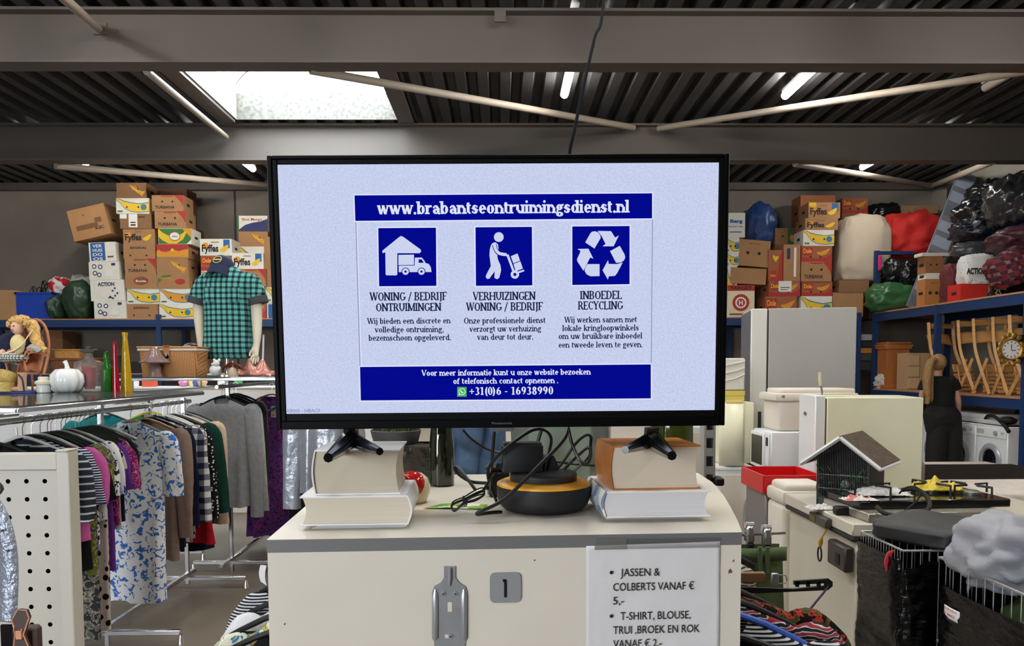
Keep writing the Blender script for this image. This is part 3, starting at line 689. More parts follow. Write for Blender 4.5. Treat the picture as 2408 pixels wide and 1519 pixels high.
# ------------------------------------------------------------------ television
YTV = 1.42
BL, BR = P(652, 1010, YTV), P(1703, 1000, YTV)
lo_, hi_ = 1.2, 1.5
for _ in range(50):
    md = (lo_ + hi_) / 2
    if (P(1714, 359, md) - P(627, 369, md)).length > (BR - BL).length: hi_ = md
    else: lo_ = md
TLc, TRc = P(627, 369, md), P(1714, 359, md)
xa = (BR - BL).normalized(); za = ((TLc + TRc) / 2 - (BL + BR) / 2); za = (za - xa * za.dot(xa)); TH = za.length; za.normalize(); ya = za.cross(xa)
TVM = Matrix.Translation((BL + BR) / 2) @ Matrix((xa, ya, za)).transposed().to_4x4()
TW = ((BR - BL).length + (TRc - TLc).length) / 2
tv = thing('television', 'black flat television showing a blue and white advert, standing on books', 'television', M=TVM)
def S(px, py): q = plane_hit(px, py, TVM); return q.x, q.z
sl = (S(650, 388)[0] + S(674, 971)[0]) / 2; sr = (S(1692, 380)[0] + S(1681, 966)[0]) / 2
st = (S(650, 388)[1] + S(1692, 380)[1]) / 2; sb = (S(674, 972)[1] + S(1681, 966)[1]) / 2
M_bez = mat('television bezel', (5, 5, 6), .45, spec=.08)
M_lip = mat('television inner lip', (8, 8, 9), .5, spec=.1)
b = MB()
def ring(x0, x1, z0, z1, X0, X1, Z0, Z1, y0, y1, mi=0):
    b.box(((X0 + x0) / 2, (y0 + y1) / 2, (Z0 + Z1) / 2), (x0 - X0, y1 - y0, Z1 - Z0), mi, bev=.0015)
    b.box(((X1 + x1) / 2, (y0 + y1) / 2, (Z0 + Z1) / 2), (X1 - x1, y1 - y0, Z1 - Z0), mi, bev=.0015)
    b.box(((x1 + x0) / 2, (y0 + y1) / 2, (Z1 + z1) / 2), (x1 - x0, y1 - y0, Z1 - z1), mi, bev=.0015)
    b.box(((x1 + x0) / 2, (y0 + y1) / 2, (z0 + Z0) / 2), (x1 - x0, y1 - y0, z0 - Z0), mi, bev=.0015)
ring(sl - .009, sr + .009, sb - .013, st + .008, -TW / 2, TW / 2, 0, TH, -.004, .03)
ring(sl, sr, sb, st, sl - .010, sr + .010, sb - .014, st + .009, -.0005, .01, 1)
x0, z0 = S(1157, 997); x1, _z = S(1204, 997)
b.text('Panasonic', face(x0, -.0043, z0), x1 - x0, .0042, 2, bold=.01)
b.build('bezel', [M_bez, M_lip, mat('dull grey lettering', (92, 92, 96), .5)], tv)
b = MB(); x0, z0 = S(1157, 1008); x1, z1 = S(1206, 1014); b.box(((x0 + x1) / 2, .008, -.004), (x1 - x0, .012, .008), bev=.001); b.build('sensor_tab', mat('smoked plastic', (88, 88, 90), .3), tv)
b = MB(); b.box((0, .042, TH * .5), (TW * .96, .03, TH * .94), bev=.01); b.box((0, .068, TH * .38), (TW * .7, .03, TH * .55), bev=.012); b.build('rear_housing', BLACKP, tv)
# screen content
def scr_mat():
    m = bpy.data.materials.new('lit screen background'); m.use_nodes = True
    nt = m.node_tree; nt.nodes.clear(); N = nt.nodes.new; L = nt.links.new
    tc = N('ShaderNodeTexCoord'); n = N('ShaderNodeTexNoise'); n.inputs['Scale'].default_value = 300; n.inputs['Detail'].default_value = 3; L(tc.outputs['Object'], n.inputs['Vector'])
    r = N('ShaderNodeValToRGB'); r.color_ramp.elements[0].position = .3; r.color_ramp.elements[1].position = .72
    r.color_ramp.elements[0].color = sh((188, 197, 228)); r.color_ramp.elements[1].color = sh((208, 216, 243)); L(n.outputs['Fac'], r.inputs[0])
    e = N('ShaderNodeEmission'); L(r.outputs[0], e.inputs[0]); e.inputs[1].default_value = 2 ** -EXPO; o = N('ShaderNodeOutputMaterial'); L(e.outputs[0], o.inputs[0])
    return m
E_BG = scr_mat(); E_BLUE = emat('lit screen blue', (4, 10, 140)); E_WHITE = emat('lit screen white', (222, 228, 250)); E_INK = emat('lit screen ink', (28, 36, 72)); E_GREEN = emat('lit screen green', (70, 178, 74)); E_GREY = emat('lit screen grey', (140, 148, 176)); E_BG2 = emat('lit screen icon', (203, 211, 238))
b = MB(); b.box(((sl + sr) / 2, .0045, (st + sb) / 2), (sr - sl, .003, st - sb), 0)
LY = [.0028]
def quad(pts, mi, y):
    q = [S(*p) for p in pts]; b.poly([(x, y, z) for x, z in q][::-1], mi)
def spoly(pts, mi, y, zoom=None):
    if zoom: pts = [(zoom[0] + zoom[2] * p[0], zoom[1] + zoom[2] * p[1]) for p in pts]
    q = [S(*p) for p in pts]; a = sum(q[i][0] * q[(i + 1) % len(q)][1] - q[(i + 1) % len(q)][0] * q[i][1] for i in range(len(q)))
    if a < 0: q = q[::-1]
    b.add([(x, y, z) for x, z in q], [tuple(range(len(q)))], mi)
def circ(cx, cy, r, mi, y, zoom, n=20): spoly([(cx + r * math.cos(2 * math.pi * k / n), cy + r * math.sin(2 * math.pi * k / n)) for k in range(n)], mi, y, zoom)
def stroke(pts, wdt, mi, y, zoom):
    pp = [(p.x, p.y) for p in catmull([(p[0], p[1], 0) for p in pts], 5)]; l, r_ = [], []
    for i, p in enumerate(pp):
        a, c = pp[max(i - 1, 0)], pp[min(i + 1, len(pp) - 1)]; dx, dy = c[0] - a[0], c[1] - a[1]; d = math.hypot(dx, dy) or 1
        l.append((p[0] - dy / d * wdt / 2, p[1] + dx / d * wdt / 2)); r_.append((p[0] + dy / d * wdt / 2, p[1] - dx / d * wdt / 2))
    for i in range(len(pp) - 1): spoly([l[i], l[i + 1], r_[i + 1], r_[i]], mi, y, zoom)
y1, y2, y3, y4 = .0026, .0022, .0018, .0014
HD = [(833, 459), (1534, 454), (1534, 513), (835, 519)]; FT = [(846, 863), (1531, 857), (1531, 937), (848, 942)]
I1 = [(889, 536), (1025, 535), (1026, 672), (891, 673)]; I2 = [(1118, 534), (1251, 533), (1252, 671), (1119, 672)]; I3 = [(1346, 532), (1481, 531), (1481, 668), (1346, 670)]
def grow(q, d): return [(q[0][0] - d, q[0][1] - d), (q[1][0] + d, q[1][1] - d), (q[2][0] + d, q[2][1] + d), (q[3][0] - d, q[3][1] + d)]
for q in (HD, FT, I1, I2, I3): spoly(grow(q, 3), 2, y1); spoly(q, 1, y2)
spoly([(835, 520), (837, 520), (847, 862), (845, 862)], 5, y1); spoly([(838, 520), (840, 520), (850, 862), (848, 862)], 2, y1); spoly([(1534, 513), (1536, 513), (1533, 857), (1531, 857)], 5, y1)
def line(s_, x0, x1, yb, cap, mi, serif=True, bold=.02, sl_=-.008):
    xm = (x0 + x1) / 2; a = S(x0, yb); c = S(x1, yb + sl_ * (x1 - x0)); hh = cap * (c[0] - a[0]) / (x1 - x0)
    b.text(s_, face(a[0], y3, a[1], math.degrees(math.atan2(c[1] - a[1], c[0] - a[0]))), c[0] - a[0], hh, mi, bold=bold, serif=serif)
line('www.brabantseontruimingsdienst.nl', 887, 1481, 504, 29, 2, bold=.022)
line('WONING / BEDRIJF', 869, 1051, 707, 19, 3); line('ONTRUIMINGEN', 884, 1038, 732, 18.5, 3)
line('VERHUIZINGEN', 1112, 1260, 706, 19, 3); line('WONING / BEDRIJF', 1096, 1277, 731, 19, 3)
line('INBOEDEL', 1364, 1463, 703.5, 19, 3); line('RECYCLING', 1359, 1466, 728, 19, 3)
for s_, x0, x1, yy in (('Wij bieden een discrete en', 863, 1060, 762), ('volledige ontruiming,', 881, 1043, 782), ('bezemschoon opgeleverd.', 866, 1060, 801.5), ('Onze professionele dienst', 1091, 1283, 761), ('verzorgt uw verhuizing', 1104, 1273, 780.5), ('van deur tot deur.', 1122, 1254, 799.5),
                       ('Wij werken samen met', 1327, 1498, 759), ('lokale kringloopwinkels', 1322, 1503, 778.5), ('om uw bruikbare inboedel', 1314, 1511, 797.5), ('een tweede leven te geven.', 1314, 1511, 818)):
    line(s_, x0, x1, yy, 13.8, 3, bold=.015)
line('Voor meer informatie kunt u onze website bezoeken', 991, 1390, 884, 13.5, 2, bold=.018); line('of telefonisch contact opnemen .', 1066, 1313, 903, 13.5, 2, bold=.018)
line('+31(0)6 - 16938990', 1104, 1301, 929, 18.5, 2, bold=.016); line('KB203 - S4BAC0', 675, 752, 970, 7.5, 5, serif=False)
z3 = (620, 340, .2502); z4 = (1150, 340, .2502)
spoly([(1142, 1010), (1120, 1020), (1112, 1005), (1118, 993), (1275, 865), (1290, 858), (1310, 865), (1475, 985), (1479, 1005), (1465, 1020), (1255, 1020)], 6, y3, z3)
spoly([(1142, 1010), (1255, 1012), (1255, 1220), (1245, 1228), (1155, 1228), (1145, 1220)], 6, y3, z3)
spoly([(1265, 1035), (1412, 1033), (1412, 1130), (1265, 1132)], 6, y3, z3)
spoly([(1268, 1138), (1418, 1136), (1420, 1062), (1485, 1060), (1510, 1090), (1520, 1112), (1550, 1120), (1570, 1150), (1577, 1197), (1268, 1198)], 6, y3, z3)
spoly([(1456, 1078), (1484, 1078), (1505, 1110), (1456, 1110)], 1, y4, z3)
for cx in (1333, 1483): circ(cx, 1193, 38, 1, y4, z3); circ(cx, 1193, 31, 6, y4 - .0003, z3); circ(cx, 1193, 11, 1, y4 - .0006, z3)
circ(2210, 868, 46, 6, y3, z3, 26)
spoly([(2150, 925), (2178, 916), (2203, 938), (2208, 980), (2196, 1050), (2202, 1080), (2225, 1130), (2232, 1180), (2215, 1250), (2195, 1265), (2168, 1252), (2172, 1190), (2122, 1258), (2102, 1263), (2087, 1245), (2092, 1222), (2135, 1140), (2122, 1040), (2125, 985), (2136, 945)], 6, y3, z3)
stroke([(2168, 940), (2182, 985), (2212, 1022), (2262, 1034), (2282, 1032)], 42, 1, y4, z3); stroke([(2168, 940), (2182, 985), (2212, 1020), (2262, 1032), (2284, 1032)], 29, 6, y4 - .0003, z3)
stroke([(172, 1032), (205, 1120), (232, 1195)], 22, 6, y3, z4); circ(243, 1220, 40, 6, y3, z4); circ(243, 1220, 15, 1, y4, z4)
spoly([(204, 1048), (268, 1022), (292, 1090), (228, 1115)], 6, y3, z4); spoly([(230, 1121), (295, 1096), (318, 1165), (250, 1190)], 6, y3, z4); spoly([(270, 1192), (328, 1174), (333, 1189), (276, 1209)], 6, y3, z4)
for q in ([(905, 918), (955, 830), (972, 816), (1000, 813), (1028, 825), (1048, 855), (1050, 878), (992, 976)], [(1022, 810), (1148, 812), (1187, 873), (1222, 852), (1172, 955), (1068, 955), (1096, 932), (1060, 860)],
          [(1138, 1000), (1230, 950), (1275, 1030), (1282, 1060), (1268, 1090), (1240, 1107), (1195, 1110)], [(1068, 1180), (1120, 1085), (1126, 1120), (1200, 1122), (1258, 1108), (1205, 1208), (1185, 1233), (1128, 1237), (1118, 1268)],
          [(1040, 1122), (1040, 1235), (955, 1237), (920, 1220), (900, 1190), (902, 1165), (925, 1122)], [(832, 980), (935, 977), (982, 1072), (952, 1060), (888, 1185), (830, 1095), (828, 1075), (862, 1000)]): spoly(q, 6, y3, z4)
gx = (1075, 910, 1.0)
spoly([(0, 0), (22, 0), (22, 23), (0, 23)], 4, y3, gx); circ(11.3, 11, 8.3, 2, y4, gx); circ(11.3, 11, 6.7, 4, y4 - .0003, gx); spoly([(3, 20), (4.5, 14), (9, 18.5)], 2, y4 - .0004, gx); stroke([(8.4, 7.4), (9.3, 10.8), (11.6, 13), (14.6, 14)], 2.6, 2, y4 - .0005, gx)
b.build('screen', [E_BG, E_BLUE, E_WHITE, E_INK, E_GREEN, E_GREY, E_BG2], tv, smooth=0)
# feet: front and rear toe joined under the chassis
TVI = TVM.inverted()
for (apx, f_, r_, zb) in ((825, (772, 1081), (893, 1066), ZB_L), (1533, (1580, 1076), (1470, 1062), ZB_R)):
    a = TVI @ P(apx, 1006, YTV + .03); fp = PZ(f_[0], f_[1], zb + .003); rp = PZ(r_[0], r_[1], zb + .003)
    fp = TVI @ fp; rp = TVI @ rp
    k = TVI @ P(apx, 1042, YTV + .03)
    b = MB(); b.tube([a, a.lerp(k, .5), k], [.024, .025, .018], 8, 0, flat=.6)
    b.tube([k + Vector((0, 0, .006)), k.lerp(fp, .5) + Vector((0, 0, .004)), fp + Vector((0, 0, .003))], [.020, .014, .0075], 8); b.tube([k + Vector((0, 0, .006)), k.lerp(rp, .5) + Vector((0, 0, .004)), rp + Vector((0, 0, .003))], [.017, .012, .0065], 8)
    b.build('foot', BLACKG, tv)
# ------------------------------------------------------------------ things standing on the counter
def CT(px, py): return PZ(px, py, ZT)
# puck shaped robot in black with a yellow ring
pc = CT(1284, 1218); pc = Vector((pc.x, pc.y + .088, ZT))
t = thing('robot_cleaner', 'round black device with a yellow ring lying on the white counter', 'device', pc)
b = MB(); b.lathe([(.06, .0), (.066, .0), (.068, .004), (.078, .004), (.0875, .013), (.0915, .024), (.0925, .05), (.09, .0505)], n=48); b.build('body', mat('matt black plastic', (24, 24, 25), .55), t)
b = MB(); b.lathe([(.0905, .0495), (.0925, .05), (.0915, .054), (.082, .0585), (.064, .059), (.064, .05)], n=48); b.build('yellow_ring', mat('yellow plastic', (222, 158, 38), .35, var=.06, vscale=20), t)
b = MB(); b.lathe([(.064, .052), (.066, .056), (.0665, .071), (.064, .074), (.05, .0755), (.0, .0755)], n=48); b.build('top_disc', mat('dark disc', (34, 33, 33), .5), t)
zd = ZT + .0755
# power adapter standing on the disc
t = thing('power_adapter', 'black mains adapter block on top of the round yellow-ringed device', 'adapter', (0, 0, 0))
aL = P(1180, 1128, 1.49); aR = P(1276, 1128, 1.49); wd = aR.x - aL.x
t.location = ((aL.x + aR.x) / 2, 1.50, zd); t.rotation_euler = (0, 0, R(6))
b = MB(); b.box((0, 0, .027), (wd, .036, .054), bev=.004, seg=2); b.box((0, .002, .056), (wd * .94, .03, .006), bev=.002); b.build('casing', mat('adapter black', (20, 20, 22), .5), t)
b = MB(); b.tube([(-wd / 2 - .012, 0, .012), (-wd / 2 - .006, 0, .012), (-wd / 2 + .002, 0, .012)], [.003, .005, .006], 8)
for k in range(3): b.lathe([(.0058, 0), (.0058, .002)], M=Matrix.Translation((-wd / 2 - .010 + k * .004, 0, .012)) @ rotm(0, 90, 0), n=10)
b.build('strain_relief', RUB, t)
b = MB(); b.prism([(-.017, 0), (.017, 0), (.017, .012), (.008, .03), (-.008, .03), (-.017, .022)], 0, .028, 0, Matrix.Translation((wd / 2 + .016, .032, .0)) @ FX); b.build('plug', BLACKP, t)
# large greenish glass vase behind
jc = P(1318, 1180, 1.735); 
t = thing('glass_vase', 'large clear greenish glass vase behind the tangled cables', 'vase', (jc.x, 1.735, ZT))
M_gv = glass('green tinted glass', (238, 248, 241), .5, .04); M_gv2 = mat('thick glass', (170, 205, 180), .05, trans=.9, ior=1.45)
b = MB(); b.lathe([(.0, .0), (.1, .0), (.108, .008), (.112, .06), (.114, .16), (.118, .26), (.121, .262), (.117, .262), (.110, .16), (.107, .06), (.1, .016), (.0, .014)], n=48, ripple=.015, rn=11, cap=False)
b.build('vase_body', M_gv, t)
b = MB(); b.lathe([(.098, .0005), (.106, .004), (.1085, .012), (.102, .0155)], n=48); b.build('base_rim', M_gv2, t)
# olive green vase on the right
oc = P(1578, 1100, 1.78)
t = thing('glass_vase', 'tall dark olive green glass vase behind the right book stack', 'vase', (oc.x, 1.78, ZT))
M_ol = mat('olive glass', (78, 92, 28), .08, trans=.35, ior=1.45, coat=.5)
b = MB(); b.lathe([(.0, .0), (.042, .0), (.046, .006), (.051, .06), (.050, .14), (.046, .22), (.042, .28), (.038, .281), (.041, .22), (.045, .14), (.045, .05), (.0, .02)], n=40, cap=False); b.build('vase_body', M_ol, t)
# dark bottle
bc = CT(1037, 1146); 
t = thing('wine_bottle', 'dark green bottle standing beside the denim behind the television', 'bottle', (bc.x, bc.y + .03, ZT))
b = MB(); b.lathe([(.0, .003), (.024, .0), (.0295, .004), (.0305, .05), (.030, .09), (.0255, .14), (.018, .185), (.0145, .22), (.014, .262), (.0155, .264), (.0155, .276), (.013, .277)], n=36); b.build('bottle_body', mat('dark bottle glass', (28, 34, 12), .06, trans=.25, ior=1.5, coat=.6), t)
# square black planter with a pot of grass
kc = CT(946, 1142)
t = thing('planter', 'square glossy black planter behind the left book stack', 'planter', (kc.x - .005, kc.y + .07, ZT), 3)
hpl = P(946, 1052, kc.y).z - ZT
b = MB(); wq = .066
b.grid(lambda u, v: Vector(((wq + .004 * v + .0025 * noise.noise((u * 14, v * 6, 0))) * (1 if abs(math.cos(2 * math.pi * u + math.pi / 4)) > abs(math.sin(2 * math.pi * u + math.pi / 4)) else 1) * max(-1, min(1, 1.42 * math.cos(2 * math.pi * u))), (wq + .004 * v) * max(-1, min(1, 1.42 * math.sin(2 * math.pi * u))), hpl * v)), 40, 10, 0, wrap=True)
b.box((0, 0, .004), (wq * 1.8, wq * 1.8, .006)); b.box((0, 0, hpl * .94), (wq * 1.94, wq * 1.94, .004))
b.build('planter_body', mat('glossy black foil', (14, 14, 15), .15, coat=.6, bump=.35, bscale=30), t)
pp_ = thing('potted_grass', 'grey pot of green grass standing on the glossy black planter', 'plant', (kc.x - .022, kc.y + .06, ZT + hpl + .002))
b = MB(); b.lathe([(.0, 0), (.05, 0), (.054, .004), (.062, .034), (.06, .036), (.058, .03), (.0, .03)], n=36, cap=False); b.build('pot', mat('dark grey pot', (58, 58, 60), .5), pp_)
b = MB(); rg = random.Random(3)
for k in range(95):
    a = rg.random() * 6.28; r_ = .05 * math.sqrt(rg.random()); x, y = r_ * math.cos(a), r_ * math.sin(a); hgt = .07 + .06 * rg.random(); le = .02 + .03 * rg.random(); a2 = a + rg.uniform(-.6, .6)
    b.tube([(x, y, .03), (x + le * .2 * math.cos(a2), y + le * .2 * math.sin(a2), .03 + hgt * .5), (x + le * math.cos(a2), y + le * math.sin(a2), .03 + hgt)], [.0013, .0017, .0004], 4, k % 2)
tag(b.build('grass', [mat('grass green', (62, 92, 36), .6), mat('grass olive', (108, 112, 48), .6)], pp_), kind='stuff')
# red and white ceramic figure
dc = CT(968, 1187)
t = thing('ceramic_figure', 'round white ceramic figure with a red snout beside the left books', 'figurine', (dc.x + .002, dc.y + .028, ZT), 20)
b = MB(); b.lathe([(.0, .0), (.022, 0), (.026, .004), (.033, .022), (.034, .036), (.029, .052), (.016, .062), (.0, .065)], n=36); b.text('ff', Matrix.Translation((-.006, -.0272, .005)) @ FX, .006, .006, 1); b.build('body', [mat('cream glaze', (232, 216, 178), .12, coat=.5, var=.06, vscale=30), INK], t)
b = MB()
Mr = Matrix.Translation((-.010, -.013, .038)) @ rotm(0, -58, 38) @ Matrix.Diagonal((1.14, 1.14, 1.0, 1.0))
b.lathe([(.0275, -.004), (.027, .006), (.0215, .018), (.0135, .026), (.0105, .032), (.0095, .041), (.0, .043)], n=32, M=Mr); b.build('red_snout', mat('red glaze', (186, 28, 30), .12, coat=.5), t)
# green flyer
a, c, d_, e = CT(996, 1197), CT(1148, 1199), CT(1135, 1188), CT(1010, 1190)
t = tag(MB().grid(lambda u, v: (a.lerp(c, u)).lerp((CT(1040, 1186)).lerp(CT(1146, 1187), u), v) + Vector((0, 0, .0012 + .0012 * math.sin(4 * u))), 10, 3).build('flyer', pmat('flyer print', 'cells', [(70, 140, 50), (40, 110, 40), (150, 180, 60), (235, 238, 230), (90, 160, 70)], 45, .4), smooth=40), 'small green printed flyer lying flat on the white counter', 'flyer')
t.modifiers.new('thickness', 'SOLIDIFY').thickness = -.0006
# cables
CB = mat('black cable', (15, 15, 16), .4)
def cable(name, label, pts, r, flat=1.0, cat='cable', group=None, Y=1.45):
    w = [P(p[0], p[1], p[2] if len(p) > 2 else Y) for p in pts]
    b = MB(); b.spline(w, r, 8, sub=8, flat=flat); o = b.build(name, CB)
    return tag(o, label, cat, group)
cable('power_cable', 'flat black cable from the television to the counter, crossing in front of the yellow ring', [(1336, 1004, 1.46), (1325, 1035, 1.43), (1268, 1095, 1.40), (1228, 1135, 1.385), (1180, 1178, 1.375), (1122, 1207, 1.37), (1150, 1206, 1.40), (1178, 1204, 1.44)], .0036)
cable('power_cable', 'black cable making a high loop left of the adapter', [(1168, 1180, 1.5), (1152, 1140, 1.5), (1148, 1105, 1.47), (1172, 1070, 1.46), (1215, 1035, 1.46), (1252, 1012, 1.47), (1280, 1011, 1.48), (1296, 1030, 1.49), (1292, 1060, 1.5), (1284, 1090, 1.5), (1281, 1112, 1.5), (1292, 1127, 1.51), (1312, 1118, 1.52), (1345, 1085, 1.53), (1383, 1050, 1.52)], .003)
cable('power_cable', 'black cable hanging in a teardrop loop right of the adapter', [(1336, 1004, 1.47), (1346, 1045, 1.46), (1362, 1080, 1.45), (1379, 1090, 1.45), (1388, 1075, 1.45), (1389, 1045, 1.46), (1389, 1026, 1.47), (1376, 1024, 1.48), (1352, 1045, 1.5), (1328, 1080, 1.51), (1303, 1112, 1.52)], .003)
cable('power_cable', 'thin black cable slanting up from the disc to the right', [(1328, 1129, 1.52), (1350, 1108, 1.52), (1378, 1082, 1.51), (1387, 1068, 1.5), (1383, 1054, 1.5), (1360, 1070, 1.52), (1320, 1110, 1.55)], .0024)
cable('power_cable', 'black cable sagging behind the adapter towards the right books', [(1088, 1010, 1.56), (1110, 1034, 1.58), (1150, 1058, 1.6), (1200, 1068, 1.6), (1260, 1078, 1.6), (1310, 1086, 1.6), (1360, 1092, 1.6), (1410, 1096, 1.56), (1430, 1104, 1.5)], .0028)
cable('power_cable', 'straight black cable dropping from the television left of the adapter', [(1163, 1012, 1.47), (1160, 1045, 1.48), (1157, 1085, 1.49), (1154, 1112, 1.49), (1154, 1150, 1.49)], .0032)
cable('power_cable', 'short black cable behind the adapter under the television', [(1273, 1012, 1.55), (1266, 1035, 1.55), (1260, 1066, 1.55)], .0036)
cable('power_cable', 'stiff loop of black cable beside the dark bottle', [(1150, 1136, 1.5), (1110, 1133, 1.51), (1082, 1118, 1.52), (1069, 1102, 1.53), (1074, 1098, 1.53), (1088, 1112, 1.51), (1102, 1130, 1.49), (1118, 1152, 1.47)], .0034)
# wound bundle of thin cable
b = MB(); rg = random.Random(5)
for k in range(7):
    o = rg.uniform(-6, 6); q = [(1062 + o * .3, 1196, 1.42), (1066, 1183 + o * .6, 1.41), (1092, 1172 + o * .7, 1.41), (1118, 1158 + o, 1.42), (1136, 1152 + o * .8, 1.43), (1138, 1162 + o * .4, 1.42), (1118, 1172 + o, 1.41), (1092, 1182 + o * .4, 1.4), (1070, 1201 + o * .2, 1.4), (1062, 1196, 1.41)]
    b.spline([P(*p) for p in q], .0014, 6, sub=5)
b.spline([P(1090, 1168, 1.40), P(1094, 1180, 1.395), P(1097, 1186, 1.40), P(1092, 1188, 1.43), P(1089, 1172, 1.43), P(1090, 1168, 1.40)], .0018, 6, sub=4)
b.spline([P(1136, 1152, 1.43), P(1152, 1128, 1.46), P(1164, 1114, 1.48), P(1172, 1110, 1.485)], .002, 6)
tag(b.build('cable_bundle', CB), 'wound bundle of thin black cable tied in the middle on the counter', 'cable')
t = thing('power_plug', 'black square plug behind the left of the yellow-ringed device', 'plug', CT(1172, 1176) + Vector((0, .05, 0)), 15)
b = MB(); b.box((0, 0, .028), (.045, .03, .056), bev=.005); b.box((-.005, -.002, .062), (.05, .022, .012), bev=.004); b.build('plug_body', BLACKP, t)
b = MB(); b.cyl((-.03, 0, .02), (-.02, 0, .02), .005, n=8); b.build('plug_pin', RUB, t)
# power cable that comes down from the roof
pa, pc_ = P(1418, -60, 1.7), P(1340, 362, 1.46)
b = MB(); b.spline([P(1432, -420, 2.05), P(1420, -10, 1.66), P(1398, 90, 1.57), P(1375, 190, 1.51), P(1352, 300, 1.465), P(1338, 370, 1.452), P(1330, 520, 1.452)], .0032, 8)
tag(b.build('hanging_cable', mat('dark blue-black cable', (20, 21, 27), .8, spec=.1)), 'black cable hanging from the roof down behind the television', 'cable')

# slotted upright behind the counter, denim and shiny jacket seen under the television
def upright(px, Y, label):
    p = P(px, 1000, Y); t = thing('shelf_upright', label, 'shelf post', (p.x, Y, 0))
    b = MB(); w = .03; dpt = .05; pitch = .05
    b.box((-.0125, 0, 1.0), (.006, dpt, 2.0)); b.box((.0125, 0, 1.0), (.006, dpt, 2.0)); b.box((0, .02, 1.0), (.02, .004, 2.0), 1)
    for k in range(40): b.box((0, -.0235, k * pitch + .012), (.02, .003, .022))
    b.build('slotted_post', [mat('grey powder coat', (176, 176, 174), .4), mat('post inside', (150, 150, 150), .6)], t)
    b = MB(); b.box((0, .12, .02), (.04, .35, .04), bev=.004); b.build('foot', mat('grey powder coat', (176, 176, 174), .4), t)
    return t
up = upright(1664, 2.1, 'slotted grey shelf upright behind the right edge of the television')
q = P(1683, 1128, 2.09) - up.location; b = MB(); b.box((q.x, -.03, q.z), (.024, .05, .022), bev=.004); b.build('end_bracket', BLACKP, up)
# ------------------------------------------------------------------ clothes racks on the left
HK = mat('hanger wire', (190, 190, 194), .2, 1.0)
HB_ = mat('black hanger', (17, 17, 18), .4); HW_ = mat('clear hanger', (206, 206, 204), .25); HWD = mat('wooden hanger', (176, 124, 76), .5); HG = mat('grey felt hanger', (150, 150, 150), .8); HY = mat('yellow hanger', (226, 190, 40), .4)
def hanger(label, X, Y, zr, m, rz=0, w=.2, group=None):
    t = thing('clothes_hanger', label, 'hanger', (X, Y, zr), rz, group)
    b = MB(); r = .019
    b.tube([(r * math.cos(R(a)), 0, .0 + r * math.sin(R(a))) for a in (-30, 0, 30, 60, 90, 120, 150, 180, 205)][::1] , .0021, 6) if False else None
    pts = [(r * math.cos(R(a)), 0, r * math.sin(R(a))) for a in (200, 170, 140, 110, 80, 50, 20, -10, -40, -65)] + [(.004, 0, -.024), (0, 0, -.034), (0, 0, -.08)]
    b.tube(pts, .0021, 6); b.build('hook', HK, t)
    b = MB()
    for s in (-1, 1): b.tube([(0, 0, -.078), (s * .03, 0, -.083), (s * w * .5, .004, -.108), (s * w * .85, .012, -.142), (s * w, .02, -.158)], [.008, .010, .011, .010, .008], 8, flat=.8)
    b.tube([(-w * .86, .01, -.148), (w * .86, .01, -.148)], .004, 6)
    b.build('shoulder_bar', m, t)
    return t

